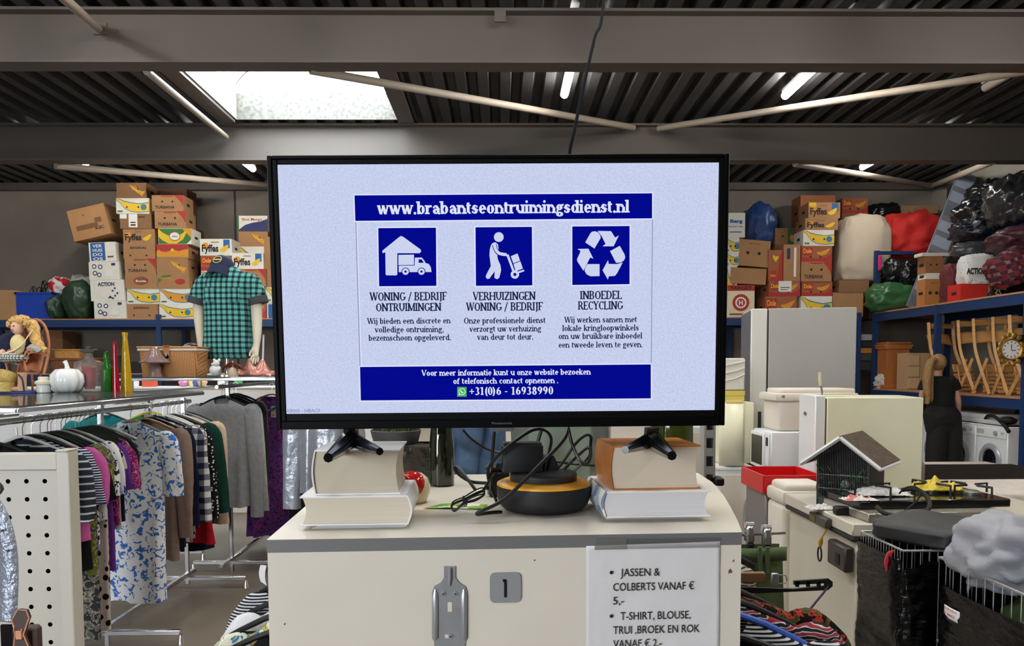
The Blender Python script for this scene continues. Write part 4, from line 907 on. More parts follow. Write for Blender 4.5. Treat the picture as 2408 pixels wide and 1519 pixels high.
def garment(name, label, cat, X, Y, zr, m, L_=.68, hw=.205, hem=None, sleeve='short', sl=None, rz=0, seed=0, hm=None, thick=.03, fold=.016, neck=.05, group=None, msl=None, collar=False, hl=None, vneck=0.0, cuff=None, buttons=False, hanger_on=True):
    """one garment hanging on its own hanger; local origin at the rail"""
    rg = random.Random(seed); hem = hw * .98 if hem is None else hem
    if hanger_on: hanger(hl or ('hanger that carries the ' + label), X, Y, zr, hm or HB_, rz)
    rings = [(.062, -.098, .018), (.085, -.108, .022), (hw * .62, -.132, .027), (hw * .93, -.163, .03), (hw, -.185, thick), (hw * .97, -.24, thick)]
    n = 14
    for k in range(1, n + 1):
        s = k / n; rings.append((hw * .95 + (hem - hw * .95) * s, -.24 - (L_ - .24) * s, thick * (1 + .35 * s)))
    nu = 44; vs = []; fs = []; ph = rg.random() * 6.28; ph2 = rg.random() * 6.28
    for j, (w, z, d) in enumerate(rings):
        s = max(0, (-z - .2) / L_)
        for i in range(nu):
            a = 2 * math.pi * i / nu; c, q = math.cos(a), math.sin(a)
            x = w * math.copysign(abs(c) ** .72, c)
            f = fold * s * (math.sin(x * 42 + ph + 2 * s) + .6 * math.sin(x * 77 + ph2)) + .35 * fold * noise.noise((x * 9, z * 7, seed))
            y = d * math.copysign(abs(q) ** .8, q) + f
            zz = z + .012 * s * math.sin(x * 18 + ph)
            if j == 0 and q < 0: zz -= neck * (-q) * max(0, 1 - abs(c)) ** .3 + vneck * (-q) ** 6
            if j == 1 and q < 0: zz -= neck * .75 * (-q) ** 3 + vneck * .7 * (-q) ** 10
            vs.append((x, y, zz))
    for j in range(len(rings) - 1):
        for i in range(nu):
            a, c = j * nu + i, j * nu + (i + 1) % nu; fs.append((a, a + nu, c + nu, c))
    b = MB(); b.add(vs, fs); 
    if buttons:
        for k in range(7): b.lathe([(.006, 0), (.006, .003)], M=Matrix.Translation((.004, -thick - .004, -.2 - k * .11)) @ rotm(90, 0, 0), n=8, mi=1)
    g = b.build(name, [m, CHROME] if buttons else m, smooth=80); g.location = (X, Y, zr); g.rotation_euler = (0, 0, R(rz)); tag(g, label, cat, group)
    if sleeve != 'none':
        sl = sl or {'short': .24, 'long': .6, 'cap': .12}[sleeve]
        for s in (-1, 1):
            sw = rg.uniform(-.012, .02)
            pts = [(s * (hw * .80), 0, -.175), (s * (hw * 1.0), 0, -.185), (s * (hw * 1.12 + sw * .3), -.004, -.23), (s * (hw * 1.2 + sw), -.008, -.18 - sl * .45), (s * (hw * 1.24 + sw * 1.6), -.012, -.18 - sl * .75), (s * (hw * 1.26 + sw * 2), -.014, -.18 - sl)]
            rr = [.02, .05, .066, .066, .062, .058] if sleeve != 'long' else [.02, .05, .066, .06, .05, .045]
            pp = catmull(pts, 4); r2 = []
            for i in range(len(pp)):
                t_ = i / (len(pp) - 1) * 5; k = min(4, int(t_)); r2.append(rr[k] + (rr[k + 1] - rr[k]) * (t_ - k))
            nu2 = 18; vs = []; fs = []
            for i, p in enumerate(pp):
                d = (pp[min(i + 1, len(pp) - 1)] - pp[max(i - 1, 0)]).normalized(); u = Vector((d.z, 0, -d.x)) * s; fr = i / len(pp)
                for k in range(nu2):
                    a = 2 * math.pi * k / nu2; wv = 1 + .16 * fr * math.sin(4 * a + ph + 5 * fr) + .1 * noise.noise((p.x * 9 + k, p.z * 14, seed))
                    vs.append(p + u * (r2[i] * math.cos(a) * wv) + Vector((0, 1, 0)) * (r2[i] * .5 * math.sin(a) * wv))
            for i in range(len(pp) - 1):
                for k in range(nu2):
                    a, c = i * nu2 + k, i * nu2 + (k + 1) % nu2; fs.append((a, c, c + nu2, a + nu2) if s > 0 else (a, a + nu2, c + nu2, c))
            b = MB(); b.add(vs, fs); so = b.build('sleeve', msl or m, g, smooth=80)
            if cuff:
                e = pp[-1]; b = MB(); b.lathe([(.05, -.03), (.052, .02)], M=Matrix.Translation(e) @ Matrix.Diagonal((1, .6, 1, 1)), n=16, cap=False); b.build('cuff', cuff, so, smooth=80)
    if collar:
        b = MB()
        for s in (-1, 1):
            b.prism([(0.0, 0), (s * .055, .012), (s * .085, -.03), (s * .03, -.06)][::s], 0, .004, 0, Matrix.Translation((0, -.036, -.098)) @ rotm(72, 0, 0))
        b.tube([(.06 * math.cos(a), .02 * math.sin(a), -.092 + .01 * math.sin(a)) for a in [k * .5236 for k in range(0, 13)]], .009, 6)
        b.build('collar', m if collar is True else collar, g)
    return g

def rack(name, label, X, Y0, Y1, zr, posts, shelf=None, side=(-.62, .3), foot=(-.55, .42)):
    t = thing(name, label, 'clothes rack', (X, Y0, 0)); L_ = Y1 - Y0
    b = MB(); b.cyl((0, 0, zr), (0, L_, zr), .0145, n=14); b.build('hanging_rail', CHROME, t)
    for yy in posts:
        y = yy - Y0
        b = MB(); b.box((0, y, zr / 2 + .03), (.028, .028, zr + (.12 if shelf else .0)), bev=.003); b.build('post', CHROME, t)
        b = MB(); b.box(((foot[0] + foot[1]) / 2, y, .07), (foot[1] - foot[0], .03, .03), bev=.004)
        for q in foot: b.cyl((q, y, 0), (q, y, .055), .022, .012, 10)
        b.build('foot', CHROME, t)
    b = MB(); b.box((0, L_ / 2, .10), (.03, L_, .03), bev=.004); b.build('base_bar', CHROME, t)
    if shelf:
        x0, x1, zs = side[0], side[1], shelf
        b = MB()
        for xx in (x0, x1): b.box((xx, L_ / 2, zs - .018), (.014, L_, .02), bev=.003)
        for yy in (0, L_ / 2, L_): b.box(((x0 + x1) / 2, yy, zs - .018), (x1 - x0, .014, .02), bev=.003)
        for yy in posts:
            for xx in (x0 + .02, 0): b.cyl((xx, yy - Y0, zr - .05), (xx, yy - Y0, zs - .02), .008, n=8)
        b.cyl((x0 + .02, 0, zr - .05), (x0 + .02, L_, zr - .05), .012, n=10)
        b.build('shelf_frame', CHROME, t)
        b = MB(); b.box(((x0 + x1) / 2, L_ / 2, zs - .004), (x1 - x0, L_, .008)); b.build('glass_shelf', glass('shelf glass', (230, 240, 236), .3, .06), t)
    return t
RX, RZ = -2.28, 1.35
SHA, SHB = EYE - .152, EYE - .075
rack('clothes_rack', 'chrome clothes rack with a glass shelf behind the perforated panel', RX, 3.05, 4.95, RZ, [3.3, 4.37], SHA, (-.85, .36))
rack('clothes_rack', 'short chrome clothes rack end where the plaid and cream blouses hang', RX, 4.98, 5.62, RZ, [5.5], None)
rack('clothes_rack', 'chrome clothes rack carrying the picnic basket and shirted mannequin', -2.12, 5.72, 7.75, EYE - .15, [5.95, 7.3], SHB, (-.75, .62), (-.3, .3))
# cloth
def cl(name, c, **k): return mat('cloth ' + name, c, .9, var=k.pop('var', .1), vscale=30, bump=.15, bscale=k.pop('bs', 40), spec=.15, **k)
C_BLK = cl('black', (20, 20, 22)); C_NAVY = cl('navy', (24, 28, 48)); C_GRY = cl('marl grey', (158, 160, 164)); C_DGR = cl('dark grey', (72, 76, 84)); C_PINK = cl('pink', (196, 92, 158)); C_TAU = cl('taupe', (140, 118, 106)); C_RED = cl('red', (176, 26, 38)); C_GRN = cl('bottle green', (26, 62, 52)); C_CRM = cl('cream', (212, 186, 164)); C_PUR = cl('purple', (92, 48, 128)); C_WHT = cl('white', (222, 222, 226)); C_LGR = cl('light grey', (196, 198, 202)); C_DPK = cl('dusty pink', (150, 108, 112)); C_BLU = cl('royal blue', (32, 58, 140)); C_LBL = cl('pale blue', (120, 134, 180)); C_TEAL = cl('teal', (24, 110, 112)); C_CHR = cl('charcoal', (52, 50, 52))
P_CORAL = pmat('white cloth with blue coral print', 'floral', [(246, 248, 252), (66, 120, 206)], 27, .9, .56)
P_LEO = pmat('leopard print', 'blotch', [(26, 26, 28), (222, 220, 216)], 46, .9, .46); P_LEO2 = pmat('grey leopard print', 'floral', [(48, 48, 48), (150, 146, 130), (92, 90, 84)], 30, .9, .5)
P_DOT = pmat('black dots on beige', 'dots', [(18, 17, 20), (196, 182, 172)], 21, .9, .36)
P_PLD = pmat('navy and white plaid', 'gingham', [(222, 222, 220), (110, 114, 130), (34, 38, 58)], 13, .9, .5)
P_MAG = pmat('magenta print', 'floral', [(112, 20, 72), (210, 120, 180), (140, 30, 92)], 52, .8, .52); P_WFL = pmat('white cloth with small print', 'blotch', [(60, 70, 110), (222, 222, 226)], 26, .9, .34); P_BFL = pmat('black floral print', 'dots', [(216, 214, 206), (22, 22, 26)], 44, .9, .3)
P_OLI = pmat('olive print', 'floral', [(92, 98, 40), (150, 150, 70), (60, 64, 90)], 20, .9, .5); P_STR = pmat('navy white stripe', 'stripes', [(28, 36, 80), (222, 222, 226)], 26, .9, .6); P_STR2 = pmat('dark stripe', 'stripes', [(40, 44, 54), (190, 190, 194)], 9, .9, .86)
P_PUF = pmat('purple floral dress cloth', 'floral', [(72, 50, 120), (190, 62, 118), (104, 60, 142), (88, 84, 160)], 40, .9, .5); P_WFB = pmat('white floral blouse cloth', 'floral', [(40, 46, 80), (218, 214, 206), (150, 140, 130)], 18, .9, .44)
A = [  # name, label, category, Y, material, length, sleeve, extras
 ('t_shirt', 'black top hanging foremost at the left edge behind the perforated panel', 't-shirt', 3.42, C_BLK, .7, 'short', dict(hm=HB_)),
 ('t_shirt', 'dark grey t-shirt with striped hem just right of the panel post', 't-shirt', 3.66, P_STR2, .62, 'short', dict(hm=HW_, hw=.25, sl=.3)),
 ('top', 'navy and white striped top beside the panel post', 'top', 3.73, P_STR, .64, 'short', dict(hm=HB_, hw=.215)),
 ('t_shirt', 'pink t-shirt hanging near the panel post', 't-shirt', 3.80, C_PINK, .6, 'short', dict(hm=HW_, hw=.245)),
 ('top', 'black top between the pink t-shirt and the olive print blouse', 'top', 3.86, C_BLK, .78, 'short', dict(hm=HB_)),
 ('blouse', 'olive print blouse behind the pink t-shirt', 'blouse', 3.89, P_OLI, .82, 'short', dict(hm=HB_)),
 ('dress', 'long grey leopard print dress behind the pink t-shirt', 'dress', 3.93, P_LEO2, 1.15, 'short', dict(hm=HB_, hw=.2)),
 ('blouse', 'black and white leopard print blouse left of the magenta blouse', 'blouse', 3.98, P_LEO, .66, 'short', dict(hm=HW_, hw=.19)),
 ('blouse', 'pale blue blouse mostly hidden behind the leopard print blouse', 'blouse', 4.02, C_LBL, .7, 'short', dict(hm=HB_, hw=.17)),
 ('t_shirt', 'white t-shirt with small dark print left of the purple top', 't-shirt', 4.06, P_WFL, .56, 'short', dict(hm=HW_, hw=.19)),
 ('dress', 'long beige dress with large black dots', 'dress', 4.11, P_DOT, 1.16, 'cap', dict(hm=HB_, hw=.165)),
 ('top', 'dark red top low behind the dotted dress', 'top', 4.15, C_RED, .95, 'cap', dict(hm=HB_, hw=.14)),
 ('tunic', 'purple tunic between the dotted dress and the coral print blouse', 'tunic', 4.19, C_PUR, .86, 'short', dict(hm=HB_, hw=.15)),
 ('blouse', 'magenta patterned blouse left of the coral print blouse', 'blouse', 4.24, P_MAG, .62, 'short', dict(hm=HB_, hw=.165)),
 ('cardigan', 'grey cardigan directly left of the coral print blouse', 'cardigan', 4.29, C_GRY, .66, 'short', dict(hm=HB_, hw=.15)),
 ('blouse', 'black blouse behind the magenta patterned blouse', 'blouse', 4.34, C_BLK, .62, 'short', dict(hm=HW_, hw=.13)),
 ('blouse', 'long white blouse with blue coral print', 'blouse', 4.72, P_CORAL, 1.2, 'short', dict(hm=HG, hw=.215, sl=.36, collar=True, vneck=.12, rz=-4, hem=.19)),
 ('blouse', 'taupe long-sleeved blouse right of the coral print blouse', 'blouse', 4.9, C_TAU, .98, 'long', dict(hm=HWD, hw=.21, sl=.66)),
 ('shirt', 'navy shirt between the taupe blouse and the plaid shirt', 'shirt', 5.0, C_NAVY, .94, 'long', dict(hm=HB_)),
 ('shirt', 'navy and white plaid shirt', 'shirt', 5.09, P_PLD, .92, 'long', dict(hm=HB_, hw=.21, collar=True)),
 ('blouse', 'white floral blouse right of the plaid shirt', 'blouse', 5.17, P_WFB, .9, 'long', dict(hm=HW_, hw=.2)),
 ('blouse', 'black blouse with small white flowers', 'blouse', 5.24, P_BFL, .84, 'long', dict(hm=HW_, hw=.215)),
 ('dress', 'red dress whose skirt shows right of the black floral blouse', 'dress', 5.31, C_RED, .98, 'none', dict(hm=HB_, hw=.19, hem=.27)),
 ('top', 'bottle green top in front of the cream blouse', 'top', 5.38, C_GRN, .86, 'long', dict(hm=HW_, hw=.21, hem=.25)),
 ('blouse', 'cream long-sleeved blouse at the end of the near row', 'blouse', 5.5, C_CRM, .8, 'long', dict(hm=HG, hw=.215, sl=.7)),
 ('trousers', 'dark navy trousers hanging low below the cream blouse', 'trousers', 5.56, C_NAVY, 1.08, 'none', dict(hm=HB_, hw=.14, hem=.17)),
]
for i, (nm, lb, ct, Y, m, L_, sv, ex) in enumerate(A):
    ex = dict(ex); rz = ex.pop('rz', random.Random(i).uniform(-9, 5))
    garment(nm, lb, ct, RX, Y, RZ, m, L_, sleeve=sv, rz=rz, seed=i + 1, hl='hanger under the ' + lb.split(' hanging')[0].split(' just')[0].split(' mostly')[0], **ex)
B = [
 ('sweater', 'light grey crew neck sweater facing the viewer behind the near row', 'sweater', 5.88, C_GRY, .92, 'long', dict(hw=.215, sl=.82, neck=.09, hm=HB_)),
 ('sweater', 'pale grey sweater just behind the light grey crew neck sweater', 'sweater', 6.02, C_LGR, .8, 'long', dict(hw=.205, sl=.8)),
 ('jacket', 'navy jacket behind the two grey sweaters', 'jacket', 6.18, C_NAVY, .9, 'long', dict(hw=.19, sl=.78)),
 ('jacket', 'charcoal jacket between the grey sweaters and the pink cardigan', 'jacket', 6.36, C_CHR, .95, 'long', dict(hw=.19, sl=.8)),
 ('cardigan', 'dusty pink cardigan left of the purple floral dress', 'cardigan', 6.54, C_DPK, .95, 'long', dict(hw=.18, sl=.85)),
]
for i, (nm, lb, ct, Y, m, L_, sv, ex) in enumerate(B):
    garment(nm, lb, ct, -2.14 - .03 * i, Y, EYE - .15, m, L_, sleeve=sv, rz=-6 + 2 * i, seed=40 + i, fold=.02, hl='hanger under the ' + lb.split(' facing')[0], **ex)
garment('dress', 'long purple and pink floral dress left of the television', 'dress', -1.98, 6.62, EYE - .16, P_PUF, 1.3, hw=.19, hem=.24, sleeve='none', seed=60, fold=.035, thick=.06, hl='dark hanger with a wooden bar above the purple floral dress', hm=HWD)
g = bpy.data.objects['hanging_rail']
t = thing('price_tag', 'white and orange price tag on the purple floral dress', 'tag', P(643, 968, 6.48)); b = MB(); b.box((0, 0, 0), (.04, .002, .095)); b.lathe([(.01, 0), (.01, .001)], M=Matrix.Translation((0, -.0012, .018)) @ rotm(90, 0, 0), n=12, mi=1); b.box((0, -.0014, -.03), (.018, .001, .016), 1); b.build('card', [PAPER, mat('orange ink', (226, 120, 50), .7)], t)
# teal garments seen across the rack behind the near rail
garment('top', 'teal and turquoise top across the aisle behind the near rail', 'top', -3.05, 5.9, 1.33, C_TEAL, .7, sleeve='short', seed=71, hw=.24, hl='hanger under the teal top')
garment('t_shirt', 'green and teal printed t-shirt right of the turquoise top', 't-shirt', -2.72, 5.95, 1.33, pmat('green teal print', 'blotch', [(30, 130, 60), (24, 110, 112), (180, 210, 190)], 9, .9, .5), .7, sleeve='short', seed=72, hw=.24, hl='yellow hanger under the green and teal t-shirt', hm=HY)
rack('clothes_rack', 'chrome clothes rack carrying the teal tops in the background', -2.9, 5.75, 6.4, 1.33, [6.3], None)
C_D2 = garment
# garments behind the counter, seen below the television
cat_y = 4.3
garment('trousers', 'black trousers hanging between the purple dress and the silver jacket', 'trousers', P(697, 1000, 5.2).x, 5.2, 1.45, C_BLK, 1.2, hw=.06, hem=.06, sleeve='none', seed=81, hl='hanger under the black trousers beside the purple dress')
M_SIL = mat('silver satin', (150, 154, 162), .28, .35, bump=.5, bscale=12)
jx = P(758, 1000, 4.2).x
garment('jacket', 'shiny silver jacket seen under the left corner of the television', 'jacket', jx, 4.2, 1.62, M_SIL, .7, hw=.13, sleeve='long', sl=.62, seed=82, fold=.03, thick=.06, hl='hanger under the shiny silver jacket')
garment('top', 'purple top behind the shiny silver jacket', 'top', jx + .01, 4.42, 1.6, C_PUR, .72, hw=.09, sleeve='none', seed=83, hl='hanger under the purple top behind the silver jacket')
garment('skirt', 'rust red skirt below the shiny silver jacket', 'skirt', jx - .06, 4.5, 1.35, cl('rust', (150, 70, 56)), .9, hw=.08, hem=.16, sleeve='none', seed=84, hl='hanger under the rust red skirt')
rack('clothes_rack', 'chrome clothes rack behind the counter carrying the silver jacket', jx, 4.0, 5.4, 1.62, [5.35], None, foot=(-.2, .2))
# denim hanging behind the counter
DN = mat('washed denim', (98, 124, 160), .9, var=.4, vscale=9, bump=.3, bscale=30, spec=.1)
dx = P(1112, 1060, 2.35)
b = MB()
def den(u, v):
    x = (u - .5) * .17; z = -.30 * v
    return Vector((x * (1 + .1 * v), .05 * math.sin(3.1 * u) * -1 + .016 * math.sin(16 * u + 5 * v) + .02 * noise.noise((u * 5, v * 5, 2)), z + .01 * math.sin(8 * u)))
b.grid(den, 40, 30); o = b.build('denim_garment', DN, smooth=80, loc=(dx.x, 2.2, EYE - .02)); o.modifiers.new('thickness', 'SOLIDIFY').thickness = .012
tag(o, 'blue denim garment draped behind the counter right of the dark bottle', 'garment')
t = thing('garment_stand', 'plain stand behind the counter that carries the denim garment', 'stand', (dx.x, 2.24, 0)); b = MB(); b.cyl((0, 0, 0), (0, 0, EYE - .02), .012, n=10); b.cyl((-.1, 0, EYE - .03), (.1, 0, EYE - .03), .01, n=8); b.lathe([(.16, 0), (.16, .015), (.02, .03)], n=24); b.build('pole', CHROME, t)

# ------------------------------------------------------------------ perforated display panel at lower left
a = P(159, 1062, 1.9); ZTOP = a.z; XPR = a.x
DPM = mat('light grey powder coat', (188, 182, 170), .45, var=.03, vscale=5)
t = thing('perforated_display', 'grey perforated display panel with a square end post at lower left', 'display panel', (XPR, 1.9, 0))
b = MB(); pw = .030; b.box((-pw / 2, .024, ZTOP / 2), (pw, .048, ZTOP), bev=.0025); b.box((-pw / 2, .024, ZTOP + .002), (pw + .001, .049, .004), bev=.001); b.build('end_post', DPM, t)
zr1 = P(100, 1066, 1.91).z; zr0 = P(100, 1106, 1.91).z
b = MB(); b.box((-pw - .25, .024, (zr1 + zr0) / 2), (.5, .036, zr1 - zr0), bev=.003); b.build('top_rail', DPM, t)
hx0 = P(107, 1131, 1.925); cs = .0457; hr = .0062
b = MB(); nc, nr_ = 7, 26
for i in range(nc):
    for j in range(nr_):
        cx = hx0.x - XPR - i * cs; cz_ = hx0.z - j * cs; vs = []; h2 = cs / 2
        for k in range(8):
            an = math.pi / 4 * k + math.pi / 8; vs.append((cx + hr * math.cos(an), .022, cz_ + hr * math.sin(an)))
        for k in range(8):
            an = math.pi / 4 * k + math.pi / 8; q = max(abs(math.cos(an)), abs(math.sin(an))); vs.append((cx + h2 * math.cos(an) / q, .022, cz_ + h2 * math.sin(an) / q))
        b.add(vs, [(k, (k + 1) % 8, 8 + (k + 1) % 8, 8 + k) for k in range(8)])
        for (sx, sz) in ((1, 1), (-1, 1), (-1, -1), (1, -1)):
            an = {(1, 1): (0, 1), (-1, 1): (2, 3), (-1, -1): (4, 5), (1, -1): (6, 7)}[(sx, sz)]
            o_ = len(b.v) - 16; b.v.append((cx + sx * h2, .022, cz_ + sz * h2)); b.f.append((o_ + 8 + an[0], len(b.v) - 1, o_ + 8 + an[1])); b.m.append(0)
            b.v.append((0, 0, 0)) if False else None
            # keep offsets simple: the corner vertices follow the sixteen ring vertices
            break
        o_ = len(b.v) - 17
        for q, (sx, sz) in enumerate(((-1, 1), (-1, -1), (1, -1))):
            b.v.append((cx + sx * h2, .022, cz_ + sz * h2)); k0 = (2, 4, 6)[q]; b.f.append((o_ + 8 + k0, len(b.v) - 1, o_ + 8 + k0 + 1)); b.m.append(0)
x_r = hx0.x - XPR + cs / 2; b.box(((x_r - pw) / 2 - .0, .0235, (hx0.z + cs / 2) / 2), (max(.001, -pw - x_r), .003, hx0.z + cs / 2)); b.box((-pw - .2, .0235, (zr0 + hx0.z + cs / 2) / 2), (.4, .003, max(.001, zr0 - hx0.z - cs / 2)))
b.build('perforated_board', DPM, t, smooth=0)
b = MB(); b.box((-pw - .25, .044, zr0 / 2), (.5, .004, zr0)); b.build('rear_sheet', mat('panel back', (30, 30, 30), .9), t)
b = MB(); b.box((-.2, .024, .02), (.5, .4, .04)); b.build('base', DPM, t)
# silver belt and the rose gold clasp hanging on the panel
M_BELT = mat('iridescent silver leather', (168, 176, 192), .25, .6, bump=.5, bscale=90)
pts = [(-40, 1165), (-12, 1195), (8, 1240), (20, 1300), (22, 1360), (20, 1420), (17, 1462)]
cpts = [P(x, y, 1.62) for x, y in pts]; cp = catmull(cpts, 6); o0 = cp[-1].copy(); vs = []; fs = []
for i, p in enumerate(cp):
    d = (cp[min(i + 1, len(cp) - 1)] - cp[max(i - 1, 0)]).normalized(); u = Vector((-d.z, 0, d.x)); w = .0195
    vs += [p - u * w - o0, p + u * w - o0]
for i in range(len(cp) - 1): fs.append((2 * i, 2 * i + 1, 2 * i + 3, 2 * i + 2))
t = thing('belt', 'wide shiny silver leather belt hanging at the far left edge', 'belt', o0); b = MB(); b.add(vs, fs); o = b.build('strap', M_BELT, t); o.modifiers.new('thickness', 'SOLIDIFY').thickness = .003
for (x, y) in ((7, 1247), (20, 1295)):
    b = MB(); q = P(x, y, 1.612) - o0; b.lathe([(.0028, 0), (.0028, .003)], M=Matrix.Translation(q) @ rotm(90, 0, 0), n=10); b.build('eyelet', BLACKP, t)
q = P(0, 1128, 1.60); t = thing('panel_hook', 'black hook at the far left edge above the silver belt', 'hook', q); b = MB(); b.prism([(-.03, .03), (.006, -.012), (.008, -.02), (.001, -.03), (-.03, -.02)], 0, .01, 0, FX); b.build('hook', BLACKP, t)
q = P(20, 1468, 1.62); tag(MB().box((0, 0, -.09), (.034, .006, .18), bev=.002).build('strap', C_BLK, loc=q), 'black strap hanging below the silver belt', 'strap')
q = P(50, 1455, 1.55); t = thing('bow_clasp', 'rose gold bow shaped clasp at lower left in front of the panel', 'clasp', q)
M_RG = mat('rose gold metal', (196, 140, 116), .2, 1.0); M_BR = mat('brown leather', (62, 40, 32), .45)
b = MB()
for s in (1, -1): b.prism([(-.008, 0), (.008, 0), (.021, s * .035), (.016, s * .05), (.0, s * .052), (-.014, s * .03)][::-s], 0, .008, 0, Matrix.Translation((0, 0, -.03)) @ FX)
b.build('bow', M_BR, t); b = MB()
for s in (1, -1): b.tube([(-.008, -.008, -.03), (-.014, -.008, -.03 + s * .03), (0, -.008, -.03 + s * .052), (.016, -.008, -.03 + s * .05), (.021, -.008, -.03 + s * .035), (.008, -.008, -.03)], .0016, 6)
b.box((0, -.008, -.03), (.016, .006, .022), bev=.002); b.build('metal_edge', M_RG, t)
q = P(50, 1490, 1.56); tag(MB().box((.0, .02, -.2), (.05, .03, .42), bev=.006).build('handbag', M_BR, loc=(q.x, q.y, q.z)), 'dark brown bag that carries the rose gold bow clasp', 'bag')
# ------------------------------------------------------------------ ornaments on the glass shelves
def SA(px, py): return PZ(px, py, SHA)
def SB(px, py, Y=None):
    q = PZ(px, py, SHB)
    if Y: q = P(px, py, Y); q.z = SHB
    return q
def psize(n, Y): return n * Y / F
t_ = SA(160, 923); k = t_.y / F
t = thing('ceramic_pumpkin', 'white ribbed ceramic pumpkin on the near glass shelf', 'pumpkin', t_)
b = MB(); b.lathe([(.001, .006), (18 * k, 0), (30 * k, 8 * k), (37 * k, 25 * k), (35 * k, 42 * k), (24 * k, 54 * k), (10 * k, 56 * k), (4 * k, 54 * k)], n=64, ripple=.10, rn=11); b.build('pumpkin_body', mat('white glaze', (224, 226, 226), .2, coat=.4), t, smooth=60)
b = MB(); b.spline([(0, 0, 52 * k), (1 * k, 0, 62 * k), (-3 * k, 0, 72 * k)], [7 * k] * 7 + [6 * k] * 3 + [5 * k] * 2 + [4 * k], 8, sub=6) if False else b.tube([(0, 0, 50 * k), (0, 0, 60 * k), (-2 * k, 0, 68 * k), (-5 * k, 0, 73 * k)], [8 * k, 5 * k, 4.5 * k, 5.5 * k], 10); b.build('stalk', mat('white glaze', (0, 0, 0)), t)
q = SA(122, 923); t = thing('paper_cone', 'white speckled cone ornament between the lidded jar and the white pumpkin', 'ornament', (q.x, q.y + .09, SHA)); b = MB(); b.lathe([(.045, 0), (.044, .004), (.028, .07), (.008, .13), (.0, .135)], n=24, M=rotm(0, 14, 0)); b.build('cone', pmat('speckled white', 'dots', [(60, 60, 64), (226, 226, 230)], 60, .7, .13), t)
q = SA(103, 924); k = q.y / F
t = thing('lidded_jar', 'small white jar with lid beside the doll chair', 'jar', q); b = MB(); b.lathe([(13 * k, 0), (15 * k, 2 * k), (15 * k, 18 * k), (14 * k, 20 * k)], n=28); b.build('jar_body', mat('milk glass', (206, 210, 208), .2), t)
b = MB(); b.lathe([(17 * k, 20 * k), (18 * k, 22 * k), (18 * k, 27 * k), (11 * k, 30 * k), (11 * k, 37 * k), (9 * k, 38 * k), (0, 38 * k)], n=28); b.build('lid', mat('cream lid', (226, 220, 196), .4), t)
q = SA(212, 922); k = q.y / F
t = thing('decanter', 'square clear glass decanter with pink content and dark stopper', 'decanter', q)
b = MB()
for z0, z1, w0, w1 in ((0, 70, 28, 27), (70, 76, 27, 10), (76, 84, 10, 7), (84, 96, 7, 8)):
    w0 *= k; w1 *= k; b.add([(-w0, -w0 * .6, z0 * k), (w0, -w0 * .6, z0 * k), (w0, w0 * .6, z0 * k), (-w0, w0 * .6, z0 * k), (-w1, -w1 * .6, z1 * k), (w1, -w1 * .6, z1 * k), (w1, w1 * .6, z1 * k), (-w1, w1 * .6, z1 * k)], [(0, 1, 5, 4), (1, 2, 6, 5), (2, 3, 7, 6), (3, 0, 4, 7)])
b.box((0, 0, .003), (50 * k, 30 * k, .006)); b.build('glass_body', glass('bottle glass', (238, 240, 236), .22, .05), t, smooth=0)
b = MB(); b.lathe([(11 * k, 8 * k), (14 * k, 20 * k), (16 * k, 58 * k), (12 * k, 60 * k)], n=8); b.build('pink_content', mat('pink wax', (206, 70, 84), .4, var=.25, vscale=30), t)
b = MB(); b.box((0, 0, 96 * k), (34 * k, 16 * k, 7 * k), bev=.003); b.box((0, 0, 103 * k), (10 * k, 10 * k, 8 * k), bev=.002); b.build('stopper', mat('dark wood stopper', (48, 36, 32), .5), t)
def bottle(label, px, py, prof, m, name='glass_vase', cat='vase', rip=0.0, rn=6, n=24):
    q = SA(px, py); k = q.y / F; t = thing(name, label, cat, q); b = MB(); b.lathe([(r * k, z * k) for r, z in prof], n=n, ripple=rip, rn=rn); b.build('glass_body', m, t, smooth=50); return t
bottle('green glass bottle between the decanter and the red vase', 252, 921, [(.1, 1), (12, 0), (13, 2), (13.5, 50), (12, 58), (6, 70), (4.5, 90), (5.5, 93), (4, 94)], mat('green glass', (18, 132, 26), .08, trans=.45, ior=1.3, coat=.5, bump=.6, bscale=60), 'glass_bottle', 'bottle')
bottle('tall slim red glass vase beside the yellow vase', 273, 921, [(.1, 1), (9, 0), (9, 2), (7, 40), (5, 90), (4.5, 112), (5.5, 118), (4, 118)], mat('red glass', (170, 10, 34), .08, trans=.35, ior=1.3, coat=.5), rip=.06)
bottle('tall yellow glass vase on the near glass shelf', 298, 920, [(.1, 1), (13, 0), (13, 3), (11, 40), (8.5, 85), (6, 115), (5, 124), (7, 134), (7, 137), (5, 137)], mat('yellow glass', (216, 170, 10), .08, trans=.35, ior=1.3, coat=.5, bump=.4, bscale=40), rip=.08)
# orange pumpkin, straw bonnet, doll in the wicker chair at the far left
q = SA(4, 924); k = q.y / F; t = thing('velvet_pumpkin', 'orange pumpkin cut off by the left edge of the photo', 'pumpkin', q); b = MB(); b.lathe([(1 * k, 1 * k), (12 * k, 0), (19 * k, 10 * k), (20 * k, 22 * k), (14 * k, 36 * k), (2 * k, 38 * k)], n=40, ripple=.1, rn=9); b.build('pumpkin_body', mat('orange velvet', (226, 120, 20), .8, var=.15, vscale=30), t)
b = MB(); b.tube([(0, 0, 36 * k), (0, 0, 44 * k)], [3 * k, 4 * k], 8); b.build('stalk', mat('stalk brown', (90, 70, 40), .8), t)
yb_ = SA(60, 924).y
q = SA(60, 924)
tag(MB().box((0, 0, .006), (.34, .24, .012), bev=.002).build('blue_board', mat('blue board', (44, 56, 124), .4), loc=(P(35, 935, yb_ - .1).x - .08, yb_ + .02, SHA)), 'blue board lying on the near glass shelf under the doll', 'board')
